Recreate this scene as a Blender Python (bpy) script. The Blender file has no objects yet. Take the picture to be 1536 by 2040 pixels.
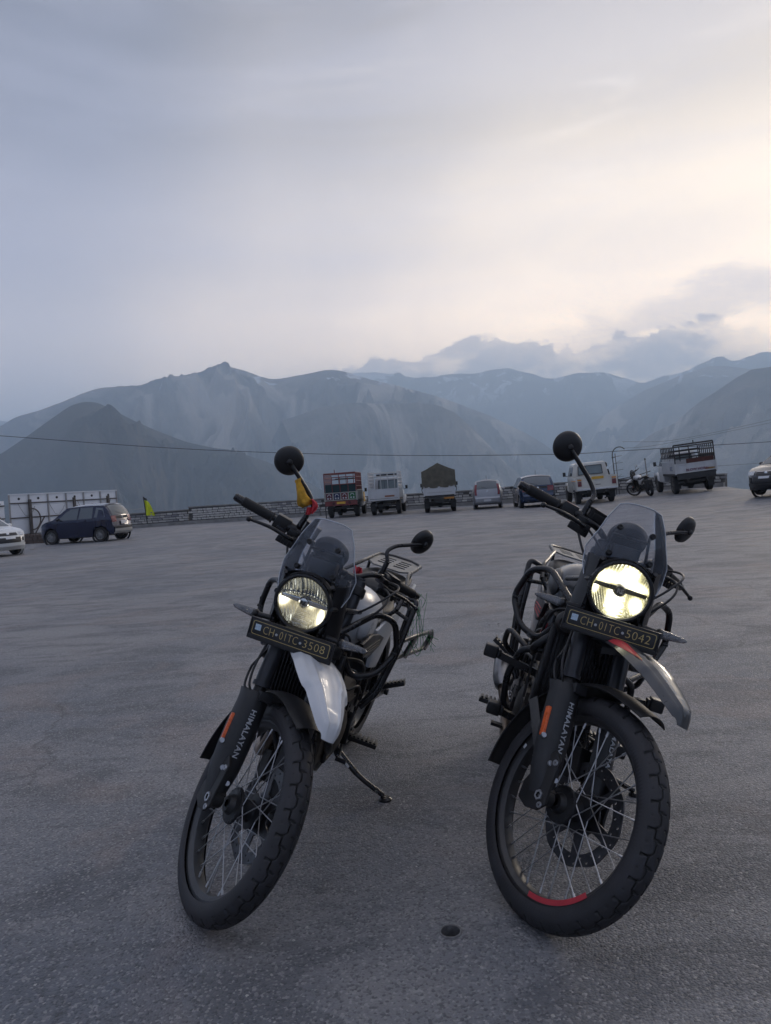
import bpy, bmesh, math, random
import numpy as np
from mathutils import Matrix, Vector, noise as mnoise

S = bpy.context.scene
C = S.collection
D = bpy.data
rnd = random.Random(7)
R = math.radians
PI = math.pi

# ------------------------------------------------------------------ camera
CAM_H = 1.3076
cd = D.cameras.new('camera')
cam = D.objects.new('camera', cd)
C.objects.link(cam)
S.camera = cam
cd.sensor_fit = 'VERTICAL'
cd.sensor_height = 36.0
cd.sensor_width = 36.0 * 1536 / 2040
cd.lens = 36.0 * 1480 / 2040
cd.clip_start = 0.05
cd.clip_end = 60000
_p, _r = 0.0331874, 0.0571898
cam.matrix_world = (Matrix.Translation((0, 0, CAM_H)) @ Matrix.Rotation(PI/2 - _p, 4, 'X')
                    @ Matrix.Rotation(-_r, 4, 'Z'))

# ------------------------------------------------------------------ world, sun, exposure
SUN_AZ, SUN_EL = R(36), R(15)          # azimuth clockwise from +Y
world = D.worlds.new('World')
S.world = world
world.use_nodes = True
nt = world.node_tree
nt.nodes.clear()


class NT:
    """small helper to write node maths"""
    def __init__(s, t): s.t = t
    def n(s, typ, **kw):
        x = s.t.nodes.new(typ)
        for k, v in kw.items():
            setattr(x, k, v)
        return x
    def link(s, a, b): s.t.links.new(a, b)
    def m(s, op, a, b=None, c=None, clamp=False):
        x = s.n('ShaderNodeMath', operation=op, use_clamp=clamp)
        for i, v in enumerate((a, b, c)):
            if v is None: continue
            if isinstance(v, (int, float)): x.inputs[i].default_value = v
            else: s.link(v, x.inputs[i])
        return x.outputs[0]
    def mix(s, f, a, b, blend='MIX'):
        x = s.n('ShaderNodeMix', data_type='RGBA', blend_type=blend)
        x.clamp_factor = True
        for i, v in ((0, f), (6, a), (7, b)):
            if isinstance(v, (int, float)): x.inputs[i].default_value = v
            elif isinstance(v, tuple): x.inputs[i].default_value = (v[0], v[1], v[2], 1)
            else: s.link(v, x.inputs[i])
        return x.outputs[2]
    def ramp(s, f, stops, interp='EASE'):
        x = s.n('ShaderNodeValToRGB')
        x.color_ramp.interpolation = interp
        e = x.color_ramp.elements
        while len(e) < len(stops): e.new(0.5)
        for i, (p, c) in enumerate(stops):
            e[i].position = p
            e[i].color = (c, c, c, 1) if isinstance(c, (int, float)) else (c[0], c[1], c[2], 1)
        s.link(f, x.inputs[0])
        return x.outputs[0]
    def noise(s, vec, scale, detail=4, rough=0.5, dist=0.0, dim='3D'):
        x = s.n('ShaderNodeTexNoise', noise_dimensions=dim)
        x.inputs['Scale'].default_value = scale
        x.inputs['Detail'].default_value = detail
        x.inputs['Roughness'].default_value = rough
        x.inputs['Distortion'].default_value = dist
        if vec is not None: s.link(vec, x.inputs['Vector'])
        return x.outputs[0]
    def voro(s, vec, scale, feature='F1', rand=1.0):
        x = s.n('ShaderNodeTexVoronoi', feature=feature)
        x.inputs['Scale'].default_value = scale
        x.inputs['Randomness'].default_value = rand
        if vec is not None: s.link(vec, x.inputs['Vector'])
        return x
    def mapping(s, vec, scale=(1, 1, 1), loc=(0, 0, 0), rot=(0, 0, 0)):
        x = s.n('ShaderNodeMapping')
        x.inputs['Scale'].default_value = scale
        x.inputs['Location'].default_value = loc
        x.inputs['Rotation'].default_value = rot
        s.link(vec, x.inputs['Vector'])
        return x.outputs[0]


def build_world():
    w = NT(nt)
    tc = w.n('ShaderNodeTexCoord')
    vec = tc.outputs['Generated']
    sep = w.n('ShaderNodeSeparateXYZ'); w.link(vec, sep.inputs[0])
    X, Y, Z = sep.outputs
    el = w.m('MULTIPLY', w.m('ARCSINE', Z), 180/PI)              # elevation in degrees
    az = w.m('MULTIPLY', w.m('ARCTAN2', X, Y), 180/PI)           # azimuth in degrees, right positive
    # vertical gradient of the high veil of cloud, left side (away from the glow)
    cool = w.ramp(w.m('DIVIDE', w.m('ADD', el, 0.0), 60.0, clamp=True), [
        (0.0, (0.25, 0.26, 0.31)), (0.16, (0.275, 0.27, 0.315)), (0.30, (0.170, 0.178, 0.242)),
        (0.44, (0.100, 0.107, 0.150)), (0.58, (0.066, 0.069, 0.092)), (1.0, (0.25, 0.252, 0.30))])
    warm = w.ramp(w.m('DIVIDE', w.m('ADD', el, 0.0), 60.0, clamp=True), [
        (0.0, (1.48, 1.17, 0.82)), (0.16, (1.68, 1.34, 0.92)), (0.30, (0.92, 0.765, 0.568)),
        (0.44, (0.52, 0.440, 0.345)), (0.58, (0.29, 0.246, 0.206)), (1.0, (0.41, 0.375, 0.36))])
    da = w.m('ABSOLUTE', w.m('SUBTRACT', w.m('WRAP', w.m('SUBTRACT', az, 36.0), 180.0, -180.0), 0.0))
    bend = w.m('MULTIPLY', w.m('SUBTRACT', w.noise(vec, 2.2, 3), 0.5), 26.0)
    g = w.ramp(w.m('DIVIDE', w.m('ADD', da, bend), 80.0, clamp=True), [(0.0, 1.0), (0.22, 0.86), (0.5, 0.38), (0.8, 0.06), (1.0, 0.0)])
    col = w.mix(g, cool, warm)
    # long soft streaks of high cloud
    st = w.mapping(vec, scale=(1.0, 1.0, 5.5), rot=(0, R(9), 0))
    n1 = w.noise(st, 2.4, 5, 0.55, 0.6)
    f1 = w.ramp(n1, [(0.32, 0.0), (0.72, 1.0)])
    col = w.mix(w.m('MULTIPLY', f1, 0.25), col, (0.36, 0.36, 0.44))
    n2 = w.noise(w.mapping(vec, scale=(1.3, 1.3, 8), loc=(3, 1, 2), rot=(0, R(-12), 0)), 3.6, 6, 0.6, 0.8)
    f2 = w.ramp(n2, [(0.50, 0.0), (0.75, 1.0)])
    col = w.mix(w.m('MULTIPLY', w.m('MULTIPLY', f2, g), 0.16), col, (0.97, 0.86, 0.74))
    # grey shelf of cloud, rising to the right over the far range
    k = w.m('SUBTRACT', el, w.m('ADD', w.m('MULTIPLY', w.m('SUBTRACT', az, 10.0), 0.20), 8.9))    # height above the shelf's middle line
    kn = w.m('ADD', k, w.m('MULTIPLY', w.m('SUBTRACT', w.noise(w.mapping(vec, scale=(1, 1, 2.6)), 13.0, 10, 0.62, 0.5), 0.5), 6.0))
    shelf = w.ramp(w.m('ADD', w.m('DIVIDE', kn, 12.0), 0.5, clamp=True), [(0.32, 0.0), (0.44, 1.0), (0.52, 0.9), (0.66, 0.0)])
    lim = w.ramp(w.m('DIVIDE', w.m('ADD', az, 0.0), 50.0, clamp=True), [(0.16, 0.0), (0.42, 1.0), (1.0, 1.0)])
    lim2 = w.ramp(w.m('DIVIDE', w.m('ABSOLUTE', w.m('SUBTRACT', az, 60.0)), 100.0, clamp=True), [(0.5, 1.0), (1.0, 0.0)])
    col = w.mix(w.m('MULTIPLY', w.m('MULTIPLY', shelf, w.m('MULTIPLY', lim, lim2)), 0.52), col, (0.34, 0.33, 0.37))
    # puffy grey-blue bank lying along the far peaks
    top = w.m('ADD', 8.9, w.m('MULTIPLY', w.m('SUBTRACT', w.noise(w.mapping(vec, scale=(1, 1, 0.3)), 11.0, 2, 0.5), 0.5), 4.4))
    puff = w.m('MULTIPLY', w.m('SUBTRACT', w.noise(w.mapping(vec, scale=(1, 1, 1.3)), 30.0, 10, 0.62, 0.4), 0.5), 3.6)
    top = w.m('ADD', top, w.m('MULTIPLY', w.ramp(w.m('DIVIDE', w.m('ADD', az, 4.0), 34.0, clamp=True), [(0.0, 0.0), (0.35, 1.0), (0.75, 1.0), (1.0, 0.0)]), 1.3))
    bank = w.ramp(w.m('ADD', w.m('DIVIDE', w.m('SUBTRACT', w.m('ADD', top, puff), el), 3.0), 0.3, clamp=True), [(0.24, 0.0), (0.40, 0.8), (1.0, 1.0)])
    blim = w.ramp(w.m('DIVIDE', w.m('ADD', az, 14.0), 60.0, clamp=True), [(0.08, 0.0), (0.20, 1.0), (0.62, 1.0), (0.72, 0.0)])
    bank = w.m('MULTIPLY', bank, w.ramp(w.noise(w.mapping(vec, scale=(1, 1, 2)), 16.0, 6, 0.6), [(0.32, 0.45), (0.55, 1.0)]))
    bcol = w.mix(w.ramp(w.m('DIVIDE', puff, 3.0), [(0.0, 0.0), (0.3, 1.0)]), (0.15, 0.17, 0.23), (0.40, 0.36, 0.37))
    col = w.mix(w.m('MULTIPLY', w.m('MULTIPLY', bank, blim), 0.88), col, bcol)
    # brighter towards the horizon, as evening sky is beyond the haze
    lift = w.m('ADD', 1.0, w.m('MULTIPLY', w.m('POWER', 2.718, w.m('DIVIDE', w.m('MAXIMUM', el, 0.0), -9.5)), 1.3))
    col = w.mix(1.0, col, w.mix(w.ramp(w.m('DIVIDE', lift, 4.0), [(0.25, 0.0), (1.0, 1.0)], 'LINEAR'), (1, 1, 1), (4.0, 3.4, 2.9)), 'MULTIPLY')
    # Nishita sky behind the veil
    sky = w.n('ShaderNodeTexSky', sky_type='NISHITA')
    sky.sun_disc = False
    sky.sun_elevation = SUN_EL
    sky.sun_rotation = SUN_AZ
    sky.altitude = 3500
    mixed = w.mix(0.93, sky.outputs[0], w.mix(1.0, col, (16.5, 16.5, 16.5), 'MULTIPLY'))
    bg = w.n('ShaderNodeBackground')
    bg.inputs['Strength'].default_value = 0.1
    w.link(mixed, bg.inputs['Color'])
    out = w.n('ShaderNodeOutputWorld')
    w.link(bg.outputs[0], out.inputs['Surface'])


build_world()
sl = D.lights.new('sun', 'SUN')
sl.energy = 1.0
sl.angle = R(15)
sl.color = (1.0, 0.86, 0.70)
sun = D.objects.new('sun', sl)
C.objects.link(sun)
sd = Vector((math.sin(SUN_AZ)*math.cos(SUN_EL), math.cos(SUN_AZ)*math.cos(SUN_EL), math.sin(SUN_EL)))
sun.rotation_euler = sd.to_track_quat('Z', 'Y').to_euler()
sun.location = sd * 60

vs = S.view_settings
vs.view_transform = 'Standard'
vs.look = 'None'
vs.exposure = 0.64
vs.gamma = 1.0
vs.use_curve_mapping = False
cy = S.cycles
cy.use_denoising = True
cy.max_bounces = 8
cy.transparent_max_bounces = 16
cy.volume_bounces = 2
cy.sample_clamp_indirect = 4.0
cy.caustics_reflective = False
cy.caustics_refractive = False


# ------------------------------------------------------------------ materials
MATS = {}
def mat(name, col, rough=0.5, metal=0.0, var=0.12, vscale=30.0, bump=0.0, bscale=80.0, dust=0.0,
        dustcol=(0.20, 0.18, 0.155), coat=0.0, spec=0.5, coords='Object'):
    if name in MATS: return MATS[name]
    m = D.materials.new(name); m.use_nodes = True
    MATS[name] = m
    t = NT(m.node_tree)
    b = m.node_tree.nodes['Principled BSDF']
    vec = t.n('ShaderNodeTexCoord').outputs[coords]
    n = t.noise(vec, vscale, 5, 0.6)
    lo = tuple(c*(1-var) for c in col); hi = tuple(min(1, c*(1+var)) for c in col)
    c = t.mix(t.ramp(n, [(0.3, 0.0), (0.7, 1.0)]), lo, hi)
    rr = t.m('ADD', t.m('MULTIPLY', t.m('SUBTRACT', n, 0.5), 0.25), rough, clamp=True)
    if dust > 0:
        dn = t.noise(vec, vscale*0.35, 8, 0.7)
        up = t.n('ShaderNodeSeparateXYZ'); t.link(t.n('ShaderNodeNewGeometry').outputs['Normal'], up.inputs[0])
        f = t.m('MULTIPLY', t.ramp(dn, [(0.35, 0.15), (0.75, 1.0)]), t.m('ADD', t.m('MULTIPLY', up.outputs[2], 0.35), 0.65, clamp=True))
        f = t.m('MULTIPLY', f, dust, clamp=True)
        c = t.mix(f, c, dustcol)
        rr = t.m('ADD', rr, t.m('MULTIPLY', f, 0.5), clamp=True)
    t.link(c, b.inputs['Base Color'])
    t.link(rr, b.inputs['Roughness'])
    b.inputs['Metallic'].default_value = metal
    b.inputs['Coat Weight'].default_value = coat
    b.inputs['Specular IOR Level'].default_value = spec
    if bump > 0:
        bp = t.n('ShaderNodeBump')
        bp.inputs['Strength'].default_value = 1.0
        bp.inputs['Distance'].default_value = bump
        t.link(t.noise(vec, bscale, 4, 0.6), bp.inputs['Height'])
        t.link(bp.outputs[0], b.inputs['Normal'])
    return m


def glass_mat(name, tint=(0.6, 0.62, 0.66), haze=0.0, hazecol=(0.3, 0.32, 0.36), rough=0.02, ior=1.45):
    """thin sheet: tinted straight-through light plus Fresnel reflection and a diffuse haze with dust specks"""
    if name in MATS: return MATS[name]
    m = D.materials.new(name); m.use_nodes = True
    MATS[name] = m
    t = NT(m.node_tree)
    m.node_tree.nodes.remove(m.node_tree.nodes['Principled BSDF'])
    out = m.node_tree.nodes['Material Output']
    tr = t.n('ShaderNodeBsdfTransparent'); tr.inputs[0].default_value = (*tint, 1)
    gl = t.n('ShaderNodeBsdfGlossy'); gl.inputs['Roughness'].default_value = rough
    fr = t.n('ShaderNodeFresnel'); fr.inputs[0].default_value = ior
    mx = t.n('ShaderNodeMixShader')
    t.link(fr.outputs[0], mx.inputs[0]); t.link(tr.outputs[0], mx.inputs[1]); t.link(gl.outputs[0], mx.inputs[2])
    last = mx.outputs[0]
    if haze > 0:
        df = t.n('ShaderNodeBsdfDiffuse'); df.inputs[0].default_value = (*hazecol, 1)
        vec = t.n('ShaderNodeTexCoord').outputs['Object']
        f = t.m('MULTIPLY', t.ramp(t.noise(vec, 25, 8, 0.7), [(0.3, 0.6), (0.8, 1.3)]), haze)
        sp = t.ramp(t.voro(vec, 210).outputs['Distance'], [(0.03, 1.0), (0.10, 0.0)])
        f = t.m('ADD', f, t.m('MULTIPLY', sp, haze*0.7), clamp=True)
        m2 = t.n('ShaderNodeMixShader')
        t.link(f, m2.inputs[0]); t.link(last, m2.inputs[1]); t.link(df.outputs[0], m2.inputs[2])
        last = m2.outputs[0]
    t.link(last, out.inputs['Surface'])
    return m


def emit_mat(name, col, strength):
    if name in MATS: return MATS[name]
    m = D.materials.new(name); m.use_nodes = True
    MATS[name] = m
    b = m.node_tree.nodes['Principled BSDF']
    b.inputs['Base Color'].default_value = (*col, 1)
    b.inputs['Emission Color'].default_value = (*col, 1)
    b.inputs['Emission Strength'].default_value = strength
    return m


# ------------------------------------------------------------------ mesh helpers
def catmull(pts, n=6, closed=False):
    P = [Vector(p) for p in pts]
    if len(P) < 3: return P
    out = []
    N = len(P)
    rng = range(N if closed else N-1)
    for i in rng:
        if closed:
            a, b, c, d = P[(i-1) % N], P[i], P[(i+1) % N], P[(i+2) % N]
        else:
            b, c = P[i], P[i+1]
            a = P[i-1] if i > 0 else b*2-c
            d = P[i+2] if i+2 < N else c*2-b
        for k in range(n):
            t = k/n
            out.append(0.5*((2*b)+(c-a)*t+(2*a-5*b+4*c-d)*t*t+(3*b-a-3*c+d)*t*t*t))
    if not closed: out.append(P[-1])
    return out


def fillet(pts, r=0.03, n=5, closed=False):
    """polyline with rounded corners, as bent tube"""
    P = [Vector(p) for p in pts]
    out = []
    N = len(P)
    for i in range(N):
        if not closed and i in (0, N-1):
            out.append(P[i]); continue
        a, b, c = P[i-1], P[i], P[(i+1) % N]
        d1 = (a-b); d2 = (c-b)
        l = min(r, d1.length*0.45, d2.length*0.45)
        s = b+d1.normalized()*l; e = b+d2.normalized()*l
        for k in range(n+1):
            t = k/n
            out.append(s*(1-t)**2+b*2*t*(1-t)+e*t*t)
    return out


class MB:
    def __init__(s):
        s.v = []; s.f = []; s.mi = []
        s.cur = 0
    def add(s, vs, fs):
        o = len(s.v)
        s.v += [tuple(v) for v in vs]
        s.f += [tuple(i+o for i in f) for f in fs]
        s.mi += [s.cur]*len(fs)
    def box(s, c, size, M=None, taper=None):
        x, y, z = (q/2 for q in size)
        vs = []
        for k in (-1, 1):
            tx, ty = (taper if (taper and k > 0) else (1, 1))
            for a, b in ((-1, -1), (1, -1), (1, 1), (-1, 1)):
                p = Vector((a*x*tx, b*y*ty, k*z))
                if M is not None: p = M @ p
                vs.append(p+Vector(c))
        s.add(vs, [(3, 2, 1, 0), (4, 5, 6, 7), (0, 1, 5, 4), (1, 2, 6, 5), (2, 3, 7, 6), (3, 0, 4, 7)])
        return s
    def bar(s, a, b, w, h, up=(0, 0, 1)):
        a = Vector(a); b = Vector(b)
        d = (b-a); L = d.length; d.normalize()
        u = Vector(up)
        sx = d.cross(u)
        if sx.length < 1e-4: sx = d.cross(Vector((0, 1, 0)))
        sx.normalize(); uz = sx.cross(d)
        M = Matrix((sx, d, uz)).transposed()
        return s.box((a+b)/2, (w, L, h), M)
    def tube(s, pts, r, seg=10, closed=False, caps=True):
        P = [Vector(p) for p in pts]
        n = len(P)
        rr = r if isinstance(r, (list, tuple)) else [r]*n
        if len(rr) != n: rr = [rr[0]+(rr[-1]-rr[0])*i/(n-1) for i in range(n)]
        T = []
        for i in range(n):
            if closed: d = P[(i+1) % n]-P[i-1]
            else: d = P[min(i+1, n-1)]-P[max(i-1, 0)]
            if d.length < 1e-9: d = Vector((0, 0, 1))
            T.append(d.normalized())
        u = T[0].orthogonal().normalized()
        vs = []
        for i in range(n):
            if i:
                q = T[i-1].rotation_difference(T[i]); u = q @ u
                u = (u-T[i]*u.dot(T[i])).normalized()
            w = T[i].cross(u)
            for k in range(seg):
                a = 2*PI*k/seg
                vs.append(P[i]+(u*math.cos(a)+w*math.sin(a))*rr[i])
        fs = []
        m = n if closed else n-1
        for i in range(m):
            j = (i+1) % n
            for k in range(seg):
                l = (k+1) % seg
                fs.append((i*seg+k, i*seg+l, j*seg+l, j*seg+k))
        if caps and not closed:
            fs.append(tuple(range(seg))[::-1]); fs.append(tuple((n-1)*seg+k for k in range(seg)))
        s.add(vs, fs)
        return s
    def lathe(s, prof, c=(0, 0, 0), axis=(0, 1, 0), seg=32, closed=False, a0=0.0, a1=2*PI, ref=None):
        """prof: (radius, distance along axis)"""
        ax = Vector(axis).normalized()
        u = (Vector(ref)-ax*Vector(ref).dot(ax)).normalized() if ref else ax.orthogonal().normalized()
        w = ax.cross(u); c = Vector(c)
        full = abs(a1-a0-2*PI) < 1e-6
        n = seg if full else seg+1
        vs = []
        for k in range(n):
            a = a0+(a1-a0)*k/seg
            d = u*math.cos(a)+w*math.sin(a)
            for r, h in prof: vs.append(c+d*r+ax*h)
        m = len(prof); fs = []
        for k in range(n if full else n-1):
            l = (k+1) % n
            for i in range(m if closed else m-1):
                j = (i+1) % m
                fs.append((k*m+i, k*m+j, l*m+j, l*m+i))
        s.add(vs, fs)
        return s
    def disc(s, c, axis, r, seg=24, th=0.0):
        return s.lathe([(0.0001, th/2), (r, th/2), (r, -th/2), (0.0001, -th/2)], c, axis, seg)
    def loft(s, rings, caps=True, closed_ring=True):
        n = len(rings[0]); vs = [p for r in rings for p in r]; fs = []
        for i in range(len(rings)-1):
            for k in range(n if closed_ring else n-1):
                l = (k+1) % n
                fs.append((i*n+k, i*n+l, (i+1)*n+l, (i+1)*n+k))
        if caps and closed_ring:
            fs.append(tuple(range(n))[::-1]); fs.append(tuple((len(rings)-1)*n+k for k in range(n)))
        s.add(vs, fs)
        return s
    def grid(s, fn, nu, nv, th=0.0, nrm=None):
        """fn(u,v)->point, u,v in 0..1; th>0 closes it to a shell pushed against its normal"""
        P = [[Vector(fn(i/nu, j/nv)) for j in range(nv+1)] for i in range(nu+1)]
        idx = lambda i, j: i*(nv+1)+j
        fs = [(idx(i, j), idx(i+1, j), idx(i+1, j+1), idx(i, j+1)) for i in range(nu) for j in range(nv)]
        vs = [p for r in P for p in r]
        if th:
            back = []
            for i in range(nu+1):
                for j in range(nv+1):
                    du = P[min(i+1, nu)][j]-P[max(i-1, 0)][j]; dv = P[i][min(j+1, nv)]-P[i][max(j-1, 0)]
                    nn = du.cross(dv)
                    nn = nn.normalized() if nn.length > 1e-12 else Vector((0, 0, 1))
                    back.append(P[i][j]-nn*th)
            o = len(vs)
            vs += back
            fs += [tuple(o+q for q in f[::-1]) for f in fs]
            for i in range(nu):
                fs.append((idx(i+1, 0), idx(i, 0), o+idx(i, 0), o+idx(i+1, 0)))
                fs.append((idx(i, nv), idx(i+1, nv), o+idx(i+1, nv), o+idx(i, nv)))
            for j in range(nv):
                fs.append((idx(0, j), idx(0, j+1), o+idx(0, j+1), o+idx(0, j)))
                fs.append((idx(nu, j+1), idx(nu, j), o+idx(nu, j), o+idx(nu, j+1)))
        s.add(vs, fs)
        return s
    def prism(s, poly, off, axis='y'):
        """poly of 2D points extruded; axis y: poly in (x,z), off=(y0,y1); axis x: poly in (y,z); axis z: (x,y)"""
        def mk(p, q):
            return {'y': (p[0], q, p[1]), 'x': (q, p[0], p[1]), 'z': (p[0], p[1], q)}[axis]
        n = len(poly)
        vs = [mk(p, off[0]) for p in poly]+[mk(p, off[1]) for p in poly]
        fs = [tuple(range(n))[::-1], tuple(range(n, 2*n))]+[(k, (k+1) % n, n+(k+1) % n, n+k) for k in range(n)]
        s.add(vs, fs)
        return s
    def ellip(s, c, r, seg=16, M=None):
        vs = []; fs = []
        h = seg//2
        for i in range(h+1):
            a = -PI/2+PI*i/h
            for k in range(seg):
                b = 2*PI*k/seg
                p = Vector((r[0]*math.cos(a)*math.cos(b), r[1]*math.cos(a)*math.sin(b), r[2]*math.sin(a)))
                if M is not None: p = M @ p
                vs.append(p+Vector(c))
        for i in range(h):
            for k in range(seg):
                l = (k+1) % seg
                fs.append((i*seg+k, i*seg+l, (i+1)*seg+l, (i+1)*seg+k))
        s.add(vs, fs)
        return s
    def mesh(s, name, mats, bevel=0.0, bseg=2, smooth=35.0, xf=None):
        me = D.meshes.new(name)
        me.from_pydata([tuple(xf(Vector(v))) for v in s.v] if xf else s.v, [], s.f)
        for m in (mats if isinstance(mats, (list, tuple)) else [mats]): me.materials.append(m)
        me.polygons.foreach_set('material_index', s.mi)
        bm = bmesh.new(); bm.from_mesh(me)
        bmesh.ops.remove_doubles(bm, verts=bm.verts, dist=1e-5)
        bmesh.ops.recalc_face_normals(bm, faces=bm.faces)
        if bevel > 0:
            es = [e for e in bm.edges if len(e.link_faces) == 2 and e.calc_face_angle(0) > R(28)]
            if es:
                bmesh.ops.bevel(bm, geom=es, offset=bevel, segments=bseg, profile=0.6, affect='EDGES', clamp_overlap=True)
        bm.to_mesh(me); bm.free()
        if smooth:
            me.polygons.foreach_set('use_smooth', [True]*len(me.polygons))
            me.set_sharp_from_angle(angle=R(smooth))
        me.update()
        return me
    def build(s, name, mats, parent=None, M=None, bevel=0.0, bseg=2, smooth=35.0, label=None, xf=None):
        return link(name, s.mesh(name, mats, bevel, bseg, smooth, xf), parent, M, label)


def link(name, me, parent=None, M=None, label=None):
    o = D.objects.new(name, me)
    C.objects.link(o)
    if parent is not None: o.parent = parent
    if M is not None: o.matrix_local = M
    if label: o['label'] = label
    return o


def thing(name, label, cat, M=None, group=None):
    o = D.objects.new(name, None)
    o.empty_display_size = 0.2
    C.objects.link(o)
    if M is not None: o.matrix_world = M
    o['label'] = label; o['category'] = cat
    if group: o['group'] = group
    return o


def tag(o, label=None, cat=None, group=None, kind=None):
    if label: o['label'] = label
    if cat: o['category'] = cat
    if group: o['group'] = group
    if kind: o['kind'] = kind
    return o


def plate2d(name, loops, th, bevel=0.0):
    """mesh of a flat plate with holes from closed 2D outlines (in its XY plane)"""
    cu = D.curves.new(name, 'CURVE'); cu.dimensions = '2D'; cu.fill_mode = 'BOTH'
    cu.extrude = th/2; cu.bevel_depth = bevel
    for lp in loops:
        sp = cu.splines.new('POLY'); sp.points.add(len(lp)-1)
        for i, p in enumerate(lp): sp.points[i].co = (p[0], p[1], 0, 1)
        sp.use_cyclic_u = True
    return curve_mesh(name, cu)


def curve_mesh(name, cu):
    o = D.objects.new(name, cu); C.objects.link(o)
    dg = bpy.context.evaluated_depsgraph_get(); dg.update()
    me = D.meshes.new_from_object(o.evaluated_get(dg))
    D.objects.remove(o); D.curves.remove(cu)
    me.name = name
    return me


def text_mesh(txt, size, th=0.001, align='CENTER', spacing=1.0, offset=0.0):
    cu = D.curves.new('text', 'FONT')
    cu.body = txt; cu.size = size; cu.extrude = th/2; cu.align_x = align; cu.align_y = 'CENTER'
    cu.space_character = spacing; cu.offset = offset
    cu.resolution_u = 3
    return curve_mesh('text', cu)


def circle2(r, n=24, c=(0, 0), a=0): return [(c[0]+r*math.cos(a+2*PI*k/n), c[1]+r*math.sin(a+2*PI*k/n)) for k in range(n)]


def rrect(w, h, r, n=4, c=(0, 0)):
    out = []
    for sx, sy, a in ((1, 1, 0), (-1, 1, 90), (-1, -1, 180), (1, -1, 270)):
        for k in range(n+1):
            t = R(a+90*k/n)
            out.append((c[0]+sx*(w/2-r)+r*math.cos(t), c[1]+sy*(h/2-r)+r*math.sin(t)))
    return out


# ------------------------------------------------------------------ the ground
def gz(x, y):
    t = min(max((y-4)/16, 0), 1)
    return (-.125+.015*x+.0045*min(max(x-6, 0), 8)**2)*t*t*(3-2*t)


def ground_frame(x, y):
    """rotation that stands a vehicle on the slightly sloping lot"""
    e = 0.5
    n = Vector((-(gz(x+e, y)-gz(x-e, y))/(2*e), -(gz(x, y+e)-gz(x, y-e))/(2*e), 1)).normalized()
    return Vector((0, 0, 1)).rotation_difference(n).to_matrix().to_4x4()


def stand(x, y, heading, z=0.0):
    """heading: direction of the vehicle's local +X, radians"""
    return Matrix.Translation((x, y, gz(x, y)+z)) @ ground_frame(x, y) @ Matrix.Rotation(heading, 4, 'Z')


# edge of the lot, from behind the camera on the left, clockwise to the right
EDGE = [(-45, -30), (-40, 20), (-30, 40), (-22, 47.6), (-19, 47.5), (-12.5, 47.75), (-3.9, 45.6), (1.0, 45.1), (4.9, 44.7),
        (9.6, 42.1), (12.4, 40.1), (16.7, 36.6), (14.9, 31.0), (14.3, 27.9), (17.5, 25.2), (24, 20), (34, 8), (36, -30)]


def edge_radius(th):
    """distance from the camera foot to the lot's edge in direction th (from +Y, clockwise)"""
    dx, dy = math.sin(th), math.cos(th)
    best = None
    for (x0, y0), (x1, y1) in zip(EDGE, EDGE[1:]+EDGE[:1]):
        ex, ey = x1-x0, y1-y0
        den = dx*ey-dy*ex
        if abs(den) < 1e-9: continue
        t = (x0*ey-y0*ex)/den; u = (x0*dy-y0*dx)/den
        if t > 0 and -1e-6 <= u <= 1+1e-6: best = t if best is None else min(best, t)
    return best


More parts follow.
